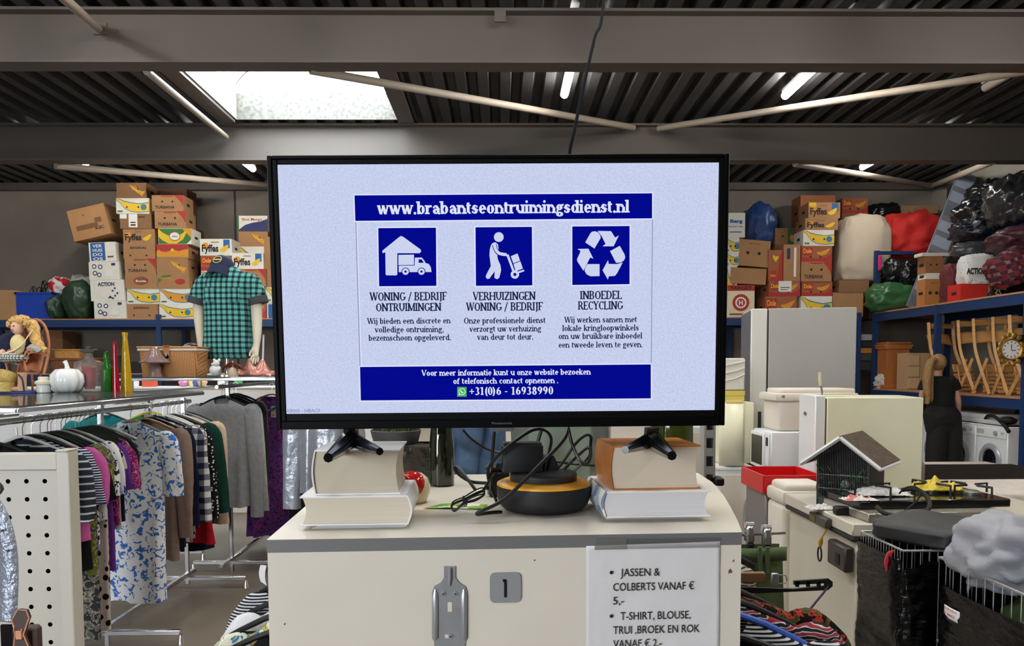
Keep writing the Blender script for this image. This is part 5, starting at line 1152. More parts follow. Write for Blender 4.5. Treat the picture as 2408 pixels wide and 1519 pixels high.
ZD = SHA + .0125; q.z = ZD; q.y += .05; k = q.y / F
def D_(px, py, dy=0.0): p = P(px, py, q.y + dy); return (p.x - q.x, dy, p.z - ZD)
ch = thing('wicker_chair', 'small wicker doll chair with the blond doll in it', 'chair', q.copy())
WK = mat('wicker rattan', (182, 116, 76), .55, var=.15, vscale=40)
b = MB(); bk = [D_(38, 895, .05), D_(60, 790, .06), D_(72, 758, .065), D_(88, 752, .065), D_(106, 768, .06), D_(114, 800, .05), D_(113, 835, .03), D_(103, 880, .02)]
b.spline(bk, .0085, 8); b.spline([Vector(p) + (Vector(D_(72, 850, .05)) - Vector(p)) * .28 for p in bk], .006, 8)
for kk in range(1, 7):
    p0 = Vector(bk[kk]); b.tube([p0, p0 + (Vector(D_(72, 850, .05)) - p0) * .28], .005, 6)
b.grid(lambda u, v: Vector(bk[int(u * 6.99)]).lerp(Vector(bk[min(7, int(u * 6.99) + 1)]), (u * 6.99) % 1).lerp(Vector(D_(72, 870, .05)), .28 + v * .7), 28, 6); b.build('backrest', WK, ch)
for kk, (a_, c_) in enumerate((((62, 868), (82, 822)), ((20, 868), (8, 826)))):
    b = MB(); arm = [D_(62, 872, -.05), D_(57, 845, -.05), D_(63, 826, -.05), D_(78, 823, -.04), D_(95, 826, 0), D_(108, 830, .03)]
    if kk: arm = [(p[0] - .11, p[1], p[2]) for p in arm]
    b.spline(arm, .007, 8); b.spline([(p[0] + .012, p[1], p[2] - .016) for p in arm[1:]], .005, 6)
    for i in range(1, 6): b.tube([arm[i], (arm[i][0] + .012, arm[i][1], arm[i][2] - .016)], .004, 6)
    b.build('armrest', WK, ch)
b = MB(); s0 = Vector(D_(80, 878, 0)); b.lathe([(.0, -.008), (.062, -.008), (.064, 0), (.06, .006), (0, .006)], c=(s0.x - .05, .01, s0.z), n=28); b.build('seat', WK, ch)
for (x, y) in ((.005, -.03), (.005, .05), (-.09, -.03), (-.09, .05)):
    b = MB(); b.tube([(s0.x + x, y, s0.z), (s0.x + x * 1.15, y, 0)], .006, 8); b.tube([(s0.x + x, y, s0.z * .8), (s0.x + x * 1.1, y - .02 * (1 if y > 0 else -1), s0.z * .3)], .004, 6); b.build('leg', WK, ch)
dl = thing('doll', 'blond porcelain doll in navy coat and cream blouse sitting in the wicker chair', 'doll', (q.x, q.y, ZD + s0.z))
def E_(px, py, dy=0.0): p = P(px, py, q.y + dy); return Vector((p.x - q.x, dy, p.z - ZD - s0.z))
SK = mat('doll skin', (224, 178, 156), .45); BLN = mat('blond hair', (206, 164, 96), .6, var=.3, vscale=60, bump=.6, bscale=60)
b = MB(); hc = E_(41, 770, -.02); b.blob(hc, (.036, .036, .043), .03, 2, 1, 0, 28, 20); b.blob(hc + Vector((-.012, -.036, -.008)), (.007, .007, .006), 0, 1, 1, 0, 10, 8)
b.blob(E_(42, 830, 0), (.05, .04, .075), .06, 2, 2, 0, 24, 14); b.tube([hc + Vector((0, .004, -.03)), E_(43, 812, 0)], [.016, .02], 10)
for s, (x1, y1, x2, y2) in ((1, (66, 815, 82, 815)), (-1, (18, 820, 2, 835))): b.spline([E_(x1, y1, 0), E_((x1 + x2) / 2, y1 + 6, -.03), E_(x2, y2, -.05)], .02, 10)
b.build('doll_body', SK, dl)
b = MB()
for s in (-1, 1): b.lathe([(.0055, 0), (.005, .002), (0, .003)], M=Matrix.Translation(hc + Vector((-.012 + s * .0135, -.0345, .006))) @ rotm(90, 0, 0), n=10)
b.build('eyes', mat('doll eye', (52, 40, 36), .2), dl); b = MB(); b.blob(hc + Vector((-.011, -.0345, -.021)), (.008, .004, .0035), 0, 1, 1, 0, 10, 6); b.build('mouth', mat('doll lips', (178, 82, 78), .4), dl)
b = MB(); b.blob(E_(50, 757, .005), (.062, .05, .038), .35, 5, 4, 0, 40, 22); 
rg = random.Random(8)
for kk in range(26):
    a = rg.uniform(-.3, 3.5); r_ = .05; p = hc + Vector((r_ * math.cos(a) * 1.1 + .012, rg.uniform(-.03, .02), .02 + .02 * math.sin(a))); b.blob(p, (.014, .012, .016), .3, 6, kk, 0, 12, 8)
b.spline([E_(72, 760, .01), E_(80, 775, .0), E_(84, 800, -.02), E_(95, 815, -.03), E_(108, 825, -.03)], [.035] * 7 + [.03] * 6 + [.028] * 6 + [.018] * 6, 12, sub=6); b.build('hair', BLN, dl, smooth=80)
b = MB(); b.blob(E_(20, 812, 0), (.055, .05, .075), .15, 3, 5); b.blob(E_(66, 818, .0), (.035, .04, .05), .15, 3, 6); b.build('navy_coat', mat('navy velvet', (28, 30, 58), .9, bump=.3, bscale=30), dl, smooth=80)
b = MB(); b.blob(E_(43, 810, -.035), (.044, .034, .058), .12, 4, 7); b.lathe([(.006, 0), (.006, .003)], M=Matrix.Translation(E_(41, 796, -.06)) @ rotm(90, 0, 0), n=10); b.build('cream_blouse', mat('cream cloth', (226, 208, 152), .8, bump=.4, bscale=50), dl, smooth=80)
b = MB(); b.blob(E_(30, 842, -.05), (.085, .07, .032), .12, 4, 9); b.build('plaid_skirt', pmat('grey checked cloth', 'gingham', [(222, 222, 214), (130, 130, 124), (80, 82, 76)], 70, .9, .5), dl, smooth=80)
b = MB(); b.spline([E_(72, 815, -.05), E_(86, 820, -.055), E_(92, 826, -.05)], [.016] * 6 + [.018] * 6 + [.02], 10, sub=6); b.build('striped_cuff', pmat('striped cuff', 'stripes', [(60, 60, 66), (224, 224, 220)], 60, .9, .5), dl)
b = MB(); b.spline([E_(78, 776, -.03), E_(66, 790, -.06), E_(55, 806, -.065), E_(35, 822, -.08), E_(5, 833, -.09)], .005, 6, flat=.4); b.build('cream_ribbon', mat('cream ribbon', (228, 212, 178), .5), dl)
p = P(10, 868, q.y - .13); t = thing('straw_bonnet', 'gold straw bonnet in front of the doll', 'hat', (p.x, p.y, SHA + .012)); b = MB(); b.lathe([(.0, 0), (.035, .002), (.05, .02), (.056, .055), (.06, .06), (.052, .06), (.046, .02), (.03, .008), (0, .006)], c=(0, 0, .05), n=28, M=rotm(-28, 10, 0), cap=False); b.lathe([(.05, 0), (.05, .05), (.03, .055)], n=20); b.build('bonnet', mat('gold straw', (196, 168, 96), .5, var=.2, vscale=60, bump=.4, bscale=80), t, smooth=60)
p = P(52, 922, q.y - .12); t = thing('beige_boot', 'beige doll boot with dark laces standing before the wicker chair', 'boot', (p.x, p.y, SHA + .012)); b = MB(); b.tube([(0, 0, .004), (.002, 0, .04), (.004, 0, .075), (.006, 0, .11)], [.032, .027, .026, .03], 14, flat=.8); b.blob((-.02, -.012, .014), (.036, .022, .015), .05, 2, 3, 0, 16, 10); b.build('boot', mat('beige suede', (198, 160, 134), .8, bump=.2), t, smooth=70); b = MB(); b.spline([(.0, -.03, .1), (.022, -.03, .07), (.028, -.03, .03), (.03, -.028, .002)], .005, 6); b.build('lace', BLACKP, t)

# picnic basket, glass mushroom lamp, small figures on the far glass shelf
q = SB(412, 880, 6.05); w = psize(66, q.y); h = psize(58, q.y); dp = .28
q.y += .0; t = thing('picnic_basket', 'wicker picnic basket with lid and leather strap on the far glass shelf', 'basket', (q.x, q.y, SHB))
BW = pmat('woven willow', 'stripex', [(160, 108, 64), (208, 154, 104)], 26, .6, .35)
b = MB(); NU, NV = 72, 14
def bask(u, v):
    a = 2 * math.pi * u; c, s = math.cos(a), math.sin(a); pw = .25
    x = (w * (.93 + .07 * v)) * math.copysign(abs(c) ** pw, c); y = (dp / 2) * (.93 + .07 * v) * math.copysign(abs(s) ** pw, s)
    wv = .004 * math.cos(math.pi * round(u * NU)) * math.cos(math.pi * round(v * NV)); r_ = math.hypot(x, y)
    return Vector((x * (1 + wv / r_), y * (1 + wv / r_), h * v))
b.grid(bask, NU, NV, wrap=True); b.box((0, 0, .004), (w * 1.8, dp * .88, .008)); b.build('basket_body', BW, t, smooth=30)
b = MB(); b.box((0, 0, h + .012), (w * 2.04, dp * 1.04, .02), bev=.006); b.build('cloth_lining', mat('cream cotton', (228, 218, 202), .9, bump=.2), t)
b = MB(); b.box((0, 0, h + .03), (w * 2.08, dp * 1.06, .016), bev=.006); b.build('lid', BW, t)
b = MB(); b.box((.0, -dp / 2 - .012, h * .92), (.05, .008, .085), bev=.004); b.box((.0, -dp / 2 - .0, h + .04), (.05, .04, .006), bev=.002); b.lathe([(.025, 0), (.025, .008)], M=Matrix.Translation((0, -dp / 2 - .008, h * .75)) @ rotm(90, 0, 0), n=16); b.build('leather_strap', mat('tan leather', (170, 116, 78), .5), t)
b = MB(); b.box((0, -dp / 2 - .018, h * .86), (.014, .006, .03), bev=.002); b.build('buckle', STEELP, t)
q = SB(365, 881, 5.85); k = q.y / F; t = thing('glass_mushroom_lamp', 'pinkish glass lamp with scalloped shade in front of the picnic basket', 'lamp', (q.x, q.y, SHB))
MG_ = mat('pink tinted glass', (196, 164, 160), .06, trans=.55, ior=1.3, coat=.6)
b = MB(); b.lathe([(.1 * k, 0), (17 * k, 0), (17 * k, 3 * k), (13 * k, 8 * k), (13 * k, 22 * k), (10 * k, 32 * k), (8 * k, 38 * k)], n=32, ripple=.06, rn=8); b.build('lamp_base', MG_, t)
b = MB(); b.lathe([(33 * k, 32 * k), (34 * k, 35 * k), (25 * k, 42 * k), (15 * k, 52 * k), (10 * k, 64 * k), (5 * k, 69 * k), (.1 * k, 70 * k)], n=48, ripple=.12, rn=8); b.build('lamp_shade', MG_, t)
q = SB(507, 881, 5.95); t = thing('mouse_figure', 'white ceramic mouse between the picnic basket and the feather ornament', 'figurine', (q.x, q.y, SHB)); WG = mat('white glaze', (0, 0, 0))
b = MB(); b.blob((0, 0, .045), (.045, .04, .05), .08, 2, 1, 0, 24, 16, flat=.9); b.blob((.012, -.01, .1), (.025, .028, .028), .05, 2, 2, 0, 20, 14); b.blob((-.012, -.024, .095), (.012, .012, .01), 0, 1, 1, 0, 10, 8)
for s in (-.008, .03): b.blob((s, .0, .127), (.011, .005, .013), 0, 1, 1, 0, 10, 8)
b.blob((-.035, -.01, .014), (.03, .02, .012), .1, 2, 3, 0, 14, 8); b.build('figure', WG, t, smooth=80)
q = SB(548, 881, 5.9); t = thing('feather_ornament', 'brown feather ornament right of the white mouse', 'ornament', (q.x, q.y, SHB)); b = MB(); rg = random.Random(2)
for kk in range(70):
    a = rg.uniform(.1, 3.04); r_ = rg.uniform(.05, .1); b.tube([(0, 0, .07), (r_ * .6 * math.cos(a), rg.uniform(-.03, .03), .075 + .03 * math.sin(a)), (r_ * math.cos(a), rg.uniform(-.04, .04), .07 + .03 * math.sin(a) - rg.uniform(0, .05))], [.003, .006, .001], 4, kk % 2)
b.build('feathers', [mat('brown feather', (92, 48, 32), .7), mat('rust feather', (126, 70, 50), .7)], t); b = MB(); b.lathe([(.035, 0), (.04, .02), (.03, .06), (.008, .075), (.006, .12)], n=16); b.build('ornament_body', mat('cream plaster', (206, 186, 160), .7), t)
q = SB(600, 881, 6.1); t = tag(MB().grid(lambda u, v: Vector(((u - .5) * .3, (v - .5) * .2 + .02 * math.sin(9 * u), max(.003, .15 * math.sin(math.pi * v) ** .7 * math.sin(math.pi * u) ** .5 * (.75 + .25 * math.sin(17 * u + 4 * v))))), 50, 20).build('satin_cloth', mat('rose satin', (196, 134, 122), .25, .25, var=.2, vscale=12), smooth=80, loc=(q.x, q.y, SHB + .001)), 'shiny rose pink satin cloth heaped right of the feather ornament', 'cloth'); t.modifiers.new('thickness', 'SOLIDIFY').thickness = .004

# mannequin
Ym = 6.28; km = Ym / F
def Mq(px, py, dy=0): p = P(px, py, Ym + dy); return Vector((p.x - mo.x, dy, p.z - mo.z))
mo = P(535, 880, Ym); mo.z = SHB
mq = thing('mannequin', 'headless white mannequin in a teal checked shirt on the far glass shelf', 'mannequin', mo)
MW = mat('mannequin white', (214, 206, 186), .5)
def skin_obj(name, chains, m, parent, root=0, sub=2):
    """one continuous surface grown along connected joints: chains = lists of (co, radius); equal points are welded"""
    vs, es, rs, key = [], [], [], {}
    for c in chains:
        pr = None
        for (co, r_) in c:
            kk = tuple(round(x, 4) for x in co)
            if kk not in key: key[kk] = len(vs); vs.append(tuple(co)); rs.append(r_)
            i = key[kk]
            if pr is not None and pr != i: es.append((pr, i))
            pr = i
    me = bpy.data.meshes.new(name); me.from_pydata(vs, es, []); me.update()
    o = bpy.data.objects.new(name, me); COL.objects.link(o); o.parent = parent
    md = o.modifiers.new('skin', 'SKIN'); md.use_smooth_shade = True
    sl_ = me.skin_vertices[0].data
    for i, r_ in enumerate(rs): sl_[i].radius = (r_, r_) if not isinstance(r_, tuple) else r_; sl_[i].use_root = (i == root)
    o.modifiers.new('subdivision', 'SUBSURF').levels = sub; o.modifiers['subdivision'].render_levels = sub
    me.materials.append(m); return o
def hand_chains(w, dirv, side, k=1.0, curl=.5):
    """palm and five fingers from the wrist w; dirv = pointing direction, side = thumb side vector"""
    d = Vector(dirv).normalized(); s = Vector(side).normalized(); n_ = d.cross(s)
    pm = w + d * .045 * k; kn = w + d * .085 * k; out = [[(w, .024 * k), (pm, (.034 * k, .02 * k)), (kn, (.034 * k, .016 * k))]]
    for i, (off, ln) in enumerate(((.027, .066), (.009, .076), (-.010, .07), (-.027, .054))):
        b0 = kn + s * off * k; b1 = b0 + (d * .55 - n_ * curl * .18).normalized() * ln * .5 * k; b2 = b1 + (d * .5 - n_ * curl * .55).normalized() * ln * .5 * k
        out.append([(kn, (.034 * k, .016 * k)), (b0 + d * .004 * k, .0095 * k), (b1, .0085 * k), (b2, .0065 * k)])
    t0 = w + d * .03 * k + s * .03 * k; out.append([(pm, (.034 * k, .02 * k)), (t0, .0125 * k), (t0 + (d + s * .5).normalized() * .03 * k, .0105 * k), (t0 + (d + s * .2).normalized() * .055 * k, .008 * k)])
    return out
tor = [Mq(537, 838), Mq(537, 800), Mq(536, 740), Mq(536, 680), Mq(535, 650), Mq(528, 628)]
ch_ = [[(tor[0], .085), (tor[1], .08), (tor[2], .085), (tor[3], .09), (tor[4], .06), (tor[5], .05)],
       [(tor[3], .09), (Mq(484, 662), .05), (Mq(468, 705), .05), (Mq(468, 745), .045), (Mq(473, 800), .036), (Mq(478, 842), .03)],
       [(tor[3], .09), (Mq(590, 662), .05), (Mq(602, 705), .05), (Mq(604, 750), .046), (Mq(605, 790, -.02), .036), (Mq(603, 815, -.03), .026)]]
ch_ += hand_chains(Mq(603, 815, -.03), (-.1, -.2, -1), (-1, -.3, 0), 1.0, .5) + hand_chains(Mq(478, 842), (.1, -.1, -1), (1, -.3, 0), 1.0, .5)
skin_obj('mannequin_body', ch_, MW, mq)
SHT = pmat('teal checked shirt cloth', 'gingham', [(22, 24, 26), (52, 96, 100), (96, 168, 160)], 23, .9, .42)
b = MB(); NU = 56
prof = [(628, .065, .06), (640, .12, .08), (648, .155, .095), (668, .20, .125), (700, .20, .135), (740, .185, .13), (780, .19, .13), (815, .20, .13), (832, .19, .125), (843, .17, .11)]
def shirt(u, v):
    i = v * (len(prof) - 1); j = min(int(i), len(prof) - 2); f = i - j; y, w_, d_ = [prof[j][n] + (prof[j + 1][n] - prof[j][n]) * f for n in range(3)]
    a = 2 * math.pi * u; c, s = math.cos(a), math.sin(a); rip = 1 + .035 * math.sin(9 * a) * max(0, v - .3) + (.03 * math.sin(26 * a) if v > .9 else 0)
    o = Mq(536, y); return Vector((o.x + w_ * math.copysign(abs(c) ** .85, c) * rip, d_ * s * rip, o.z))
b.grid(shirt, NU, 30, wrap=True); 
for s in (-1, 1):
    b.box((Mq(536 + s * 28, 700).x, -.136, Mq(536, 700).z), (.085, .006, .09), bev=.004); 
    if s: b.box((Mq(536 + s * 28, 684).x, -.137, Mq(536, 684).z), (.09, .008, .03), bev=.004)
b.build('shirt', SHT, mq, smooth=80); 
shb = [o for o in mq.children if o.name.startswith('shirt')][0]
for s, pts in ((-1, ((506, 652), (484, 662), (472, 684), (467, 703))), (1, ((564, 652), (590, 662), (600, 684), (605, 702)))):
    b = MB(); pp = [Mq(*p) for p in pts]; b.tube(catmull(pp, 5), [.05] * 3 + [.062] * 3 + [.07] * 5 + [.076] * 5, 22); so = b.build('sleeve', SHT, shb, smooth=80)
    b = MB(); e0 = pp[-1]; dv = (pp[-1] - pp[-2]).normalized(); b.tube([e0 - dv * .01, e0 + dv * .012, e0 + dv * .045], [.079, .081, .08], 22); b.build('cuff', mat('grey cuff cloth', (62, 62, 64), .9), so, smooth=60)
b = MB(); b.cyl((0, 0, -SHB + EYE * 0 + SHB), (0, 0, Mq(537, 840).z), .02, n=12); b.lathe([(.13, 0), (.13, .01), (.03, .02)], n=32); b.build('mannequin_stand', CHROME, mq)
# navy cap on the neck
cp_ = Mq(522, 630) + mo; t = thing('cap', 'navy cap with round yellow emblem resting on the mannequin neck', 'cap', cp_); CN = mat('navy twill', (26, 34, 66), .8, bump=.15, bscale=120); k = km
Mt = rotm(-28, 0, -6)
b = MB(); b.lathe([(27 * k, -12 * k), (27 * k, 0), (25 * k, 14 * k), (19 * k, 23 * k), (9 * k, 28 * k), (.1 * k, 29 * k)], n=32, M=Mt, cap=False); b.build('crown', CN, t, smooth=70)
b = MB(); b.grid(lambda u, v: Mt @ Vector(((26 * k) * math.sin((u - .5) * 2.3) * (1 + .05 * v), -(26 * k) * math.cos((u - .5) * 2.3) - 6 * k * v, -10 * k - 24 * k * v - 4 * k * (abs(u - .5) * 2) ** 2)), 16, 6); o = b.build('visor', CN, t, smooth=70); o.modifiers.new('thickness', 'SOLIDIFY').thickness = .006
b = MB(); Me = Mt @ Matrix.Translation((0, -26.6 * k, 4 * k)) @ rotm(82, 0, 0); b.lathe([(9.5 * k, 0), (10.5 * k, .002), (10.5 * k, .004), (9 * k, .004)], n=28, M=Me, cap=False); b.box((0, 0, .004), (15 * k, 3.6 * k, .003), 0) if False else None
b.text('CAPS', Me @ Matrix.Translation((-7.5 * k, -1.6 * k, .004)), 15 * k, 4 * k) if False else b.add([Me @ Vector(v) for v in ((-8 * k, -1.8 * k, .004), (8 * k, -1.8 * k, .004), (8 * k, 1.8 * k, .004), (-8 * k, 1.8 * k, .004))], [(0, 1, 2, 3)])
b.build('emblem', mat('yellow thread', (206, 184, 96), .7), t)

# white display cabinet behind the racks
t = thing('display_cabinet', 'long white display cabinet behind the clothes racks', 'cabinet', (-4.6, 8.6, 0)); b = MB(); b.box((0, 0, .68), (4.6, .5, 1.36), bev=.006); b.build('cabinet_body', WHITE, t)
b = MB(); b.box((0, 0, 1.372), (4.64, .54, .02), bev=.004); b.build('top_panel', WHITEP, t)
for i in range(8):
    b = MB(); b.box((-2.01 + i * .575, -.256, .72), (.55, .012, 1.2), bev=.003); dd = b.build('cabinet_door', WHITEP, t); b = MB(); b.cyl((-1.8 + i * .575, -.28, .8), (-1.8 + i * .575, -.28, .95), .006, n=8); b.build('door_handle', CHROME, dd)
rg = random.Random(11); cols = [(214, 90, 60), (230, 210, 120), (80, 150, 90), (226, 226, 226), (210, 130, 170), (70, 90, 170), (196, 160, 110)]
for i, (px, c_, lb) in enumerate(((318, 3, 'white vase'), (352, 0, 'orange patterned box'), (432, 4, 'pink cup'), (452, 1, 'yellow jar'), (462, 5, 'small blue bottle'), (475, 6, 'beige pot'), (520, 3, 'white bowl'), (560, 2, 'green cup'))):
    p = P(px, 890, 8.5); m = mat('trinket %d' % c_, cols[c_], .35); b = MB(); k = 8.5 / F
    if 'box' in lb: b.box((0, 0, .04), (.14, .08, .08), bev=.004)
    else: b.lathe([(.02, 0), (.035, .004), (.04 + .01 * (i % 3), .05), (.03, .08 + .02 * (i % 2)), (.034, .09 + .02 * (i % 2)), (.028, .088 + .02 * (i % 2))], n=18)
    tag(b.build(lb.split()[-1] if lb.split()[-1] != 'box' else 'gift_box', m, loc=(p.x, 8.5, 1.382)), lb + ' on top of the white display cabinet behind the racks', lb.split()[-1], 'trinkets on the white display cabinet')
# ------------------------------------------------------------------ blue storage racking along the back wall and the right wall
RB = mat('racking blue', (30, 56, 100), .45, var=.08, vscale=4); CHIPB = mat('chipboard', (176, 128, 88), .8, var=.12, vscale=40)
YR = 12.4; ZSH = P(300, 749, YR).z; ZSL = EYE - .10
def beam(b, p0, p1, h=.115, w=.045, mi=0):
    p0, p1 = Vector(p0), Vector(p1); d = p1 - p0; L_ = d.length; M = Matrix.Translation((p0 + p1) / 2) @ d.to_track_quat('X', 'Z').to_matrix().to_4x4()
    b.box((0, 0, 0), (L_, w, h), mi, bev=.006) if False else b.add([M @ Vector(v) for v in ((-L_/2, -w/2, -h/2), (L_/2, -w/2, -h/2), (L_/2, w/2, -h/2), (-L_/2, w/2, -h/2), (-L_/2, -w/2, h/2), (L_/2, -w/2, h/2), (L_/2, w/2, h/2), (-L_/2, w/2, h/2))], [(3, 2, 1, 0), (4, 5, 6, 7), (0, 1, 5, 4), (1, 2, 6, 5), (2, 3, 7, 6), (3, 0, 4, 7)], mi)
    b.add([M @ Vector(v) for v in ((-L_/2, -w/2 - .006, -h*.12), (L_/2, -w/2 - .006, -h*.12), (L_/2, -w/2 - .006, h*.12), (-L_/2, -w/2 - .006, h*.12))], [(0, 1, 2, 3)], mi)
t = thing('storage_rack', 'long blue storage rack along the back wall stacked with banana boxes', 'storage rack', (-8.6, YR, 0)); X0, X1 = 0, 14.4
for zz, nm in ((ZSH, 'beam'), (ZSL, 'beam')):
    for yy in (0.02, 1.0): b = MB(); beam(b, (X0, yy, zz - .075), (X1, yy, zz - .075)); b.build(nm, RB, t)
    b = MB(); b.box(((X0 + X1) / 2, .51, zz - .01), (X1 - X0, 1.02, .018)); b.build('shelf_board', CHIPB, t)
for xx in (-.03, 3.1, 6.2, 9.3, P(1759, 800, YR).x + 8.6, 14.4):
    for yy in (.02, 1.0):
        b = MB(); b.box((xx, yy, 1.22), (.07, .06, 2.44)); b.box((xx, yy - .032, 1.22), (.03, .006, 2.44)); b.build('post', RB, t)
XS = 6.03; ZS2 = EYE + .84; ZS3 = EYE - .385
t = thing('storage_rack', 'blue storage rack along the right wall with wooden chairs on its lower shelf', 'storage rack', (XS, 12.36, 0))
for zz in (ZS2, ZS3):
    for xx in (.02, 1.2): b = MB(); beam(b, (xx, -6.2, zz - .085), (xx, 0, zz - .085), .125); b.build('beam', RB, t)
    b = MB(); b.box((.6, -3.1, zz - .012), (1.22, 6.2, .022)); b.build('shelf_board', CHIPB, t)
for i, yy in enumerate((0.0, -1.78, -3.6, -5.4)):
    for xx in (.02, 1.2):
        h_ = P(2055, 590, 12.36).z if i == 0 and xx < .1 else ZS2 - .02
        b = MB(); b.box((xx, yy, h_ / 2), (.07, .07, h_)); b.box((xx - .036, yy, h_ / 2), (.006, .03, h_)); b.build('post', RB, t)
b = MB(); a = P(2055, 592, 12.36); b.box((.32, 0, a.z - .02), (.6, .05, .05)); b.build('top_bar', RB, t)
for (x_, y_) in ((2118, 742), (2308, 706), (2306, 722)):
    pass

# ------------------------------------------------------------------ cartons
KR = {}
def krm(c): return mat('carton %d %d %d' % c, c, .85, var=.06, vscale=6)
INKB = mat('print black', (34, 30, 34), .8); I_Y = mat('print yellow', (226, 186, 44), .7); I_R = mat('print red', (172, 50, 44), .7); I_B = mat('print blue', (40, 96, 160), .7); I_G = mat('print green', (56, 116, 60), .7); I_W = mat('print white', (226, 224, 216), .7); I_N = mat('print navy', (48, 54, 100), .7); I_BR = mat('print brown', (120, 84, 58), .8); I_O = mat('print orange', (214, 146, 48), .7); I_T = mat('print teal', (60, 124, 150), .7)
INKS = [INKB, I_Y, I_R, I_B, I_G, I_W, I_N, I_BR, I_O, I_T]      # material slots 1..10
K_, Y_, R_, B_, G_, W_, N_, BR_, O_, T_ = range(1, 11)
class Face:
    """prints on the front of a carton, u to the right and v up, both 0..1"""
    def __init__(s, b, w, h): s.b, s.w, s.h, s.l = b, w, h, 0
    def pt(s, u, v):
        u = min(1, max(0, u)); v = min(1, max(0, v)); return (u * s.w - s.w / 2, -.0012 - .0006 * s.l, v * s.h)
    def poly(s, pts, mi): s.l += 1; s.b.add([s.pt(*p) for p in pts], [tuple(range(len(pts)))], mi)
    def rect(s, u0, v0, u1, v1, mi): s.poly([(u0, v0), (u1, v0), (u1, v1), (u0, v1)], mi)
    def disc(s, u, v, r, mi, n=16, ru=None): ru = ru or r * s.h / s.w; s.poly([(u + ru * math.cos(6.2832 * k / n), v + r * math.sin(6.2832 * k / n)) for k in range(n)], mi)
    def strip(s, ctr, wd, mi):
        s.l += 1; n = len(ctr); up = [s.pt(u, v + w / 2) for (u, v), w in zip(ctr, wd)]; dn = [s.pt(u, v - w / 2) for (u, v), w in zip(ctr, wd)]
        s.b.add(dn + up, [(i, i + 1, n + i + 1, n + i) for i in range(n - 1)], mi)
    def text(s, str_, u0, u1, v, hv, mi, bold=.02): s.l += 1; x, y, z = s.pt(u0, v); s.b.text(str_, face(x, y, z), (u1 - u0) * s.w, hv * s.h, mi, bold=bold)
    def holes(s, us=(.27, .68), v=.28): 
        for u in us: s.disc(u, v, .06, K_)
def pr_banana(f, col=Y_):
    c = [(.0, 1.0), (.12, .82), (.25, .58), (.45, .42), (.7, .36), (1.0, .42)]
    f.strip([(u, min(.93, v)) for u, v in c], [.1, .26, .5, .62, .6, .62], T_); f.strip([(u, min(.95, v)) for u, v in c], [.04, .18, .38, .52, .5, .52], col)
    f.disc(.84, .42, .2, T_); f.rect(.04, .1, .2, .2, G_); f.holes((.33, .68), .42)
def pr_fyffes(f, white=True):
    f.disc(.17, .58, .2, O_); f.text('Fyffes', .06, .58, .24, .42, K_, .03)
    if white: f.rect(.74, .45, .94, .95, B_)
    f.strip([(.62, .32), (.72, .34), (.82, .45), (.9, .6)], [.08, .3, .34, .1], Y_); f.rect(.35, .78, .6, .82, BR_)
def pr_bananas(f): f.text('BANANAS', .22, .72, .66, .16, K_); f.holes((.22, .72), .22)
def pr_turbana(f): f.poly([(.7, 1), (.995, 1), (.995, .3), (.93, .55), (.82, .8)], R_); f.text('TURBANA', .1, .72, .16, .18, K_); f.holes((.33, .66), .6); f.rect(.3, .9, .7, .96, R_)
def pr_dole(f): f.poly([(0, 0), (1, 0), (1, .55), (.8, .25), (.4, .2), (0, .3)], R_); f.rect(.03, .4, .36, .9, R_); f.text('Dole', .06, .33, .55, .28, Y_); f.strip([(.5, .55), (.65, .5), (.8, .6), (.92, .8)], [.1, .26, .28, .08], O_); f.holes((.3, .62), .3)
def pr_bunch(f):
    for k in range(4): f.strip([(.45 + .06 * k, .86 - .02 * k), (.55 + .06 * k, .62 - .08 * k), (.72 + .05 * k, .42 - .1 * k + .02), (.9 + .02 * k, .4 + .02 * k)][::1], [.05, .13, .15, .05], (Y_, O_)[0] if k % 2 == 0 else O_)
    f.disc(.72, .6, .04, K_)
def pr_oval(f): f.disc(.5, .55, .3, R_, ru=.24); f.disc(.5, .55, .24, BR_, ru=.2); f.text('Bonita', .34, .66, .46, .16, W_)
def pr_green(f): f.rect(0.01, 0.02, .99, .98, G_); f.strip([(0, .75), (.12, .5), (.3, .3), (.55, .25), (.75, .5), (.85, .8)], [.5, .5, .5, .45, .4, .2], Y_); f.poly([(.72, 1), (1, 1), (1, .4)], O_); f.poly([(.85, 0), (1, 0), (1, .3)], W_); f.disc(.5, .5, .3, R_, ru=.17); f.disc(.5, .5, .25, W_, ru=.15); f.text('onu', .42, .58, .44, .14, N_)
def pr_redtop(f): f.rect(0, .5, 1, 1, R_); f.poly([(0, .5), (.08, .62), (.15, .48), (.3, .4), (.5, .62), (.7, .5), (.85, .6), (1, .66), (1, .1), (0, .1)], O_); f.disc(.5, .58, .12, Y_)
def pr_arc(f): f.strip([(.02, .2), (.05, .6), (.2, .85), (.45, .92)], [.3, .3, .2, .08], G_); f.disc(.72, .5, .2, R_, ru=.16); f.text('BANANAS', .08, .45, .68, .14, O_)
def pr_move(f):
    for (u, v) in ((.18, .75), (.38, .72), (.2, .38), (.34, .28)): f.disc(u, v, .13, N_, ru=.075); f.disc(u, v, .075, W_, ru=.045)
    f.rect(.55, .2, .78, .52, W_); f.rect(.75, .78, .88, .92, N_)
def pr_action(f): f.text('ACTION', .22, .72, .72, .17, N_, .05); f.poly([(.5, .12), (.66, .12), (.58, .26)], N_); [f.disc(.66 + .07 * (k % 3), .12 + .12 * k, .05, N_) for k in range(5)]
def pr_verhuis(f): f.rect(.06, .06, .6, .98, B_); [f.text(s_, .14, .5, .74 - .22 * i, .15, W_) for i, s_ in enumerate(('VER', 'HUIS', 'DO', 'OS'))]; f.rect(.68, .2, .9, .28, BR_)
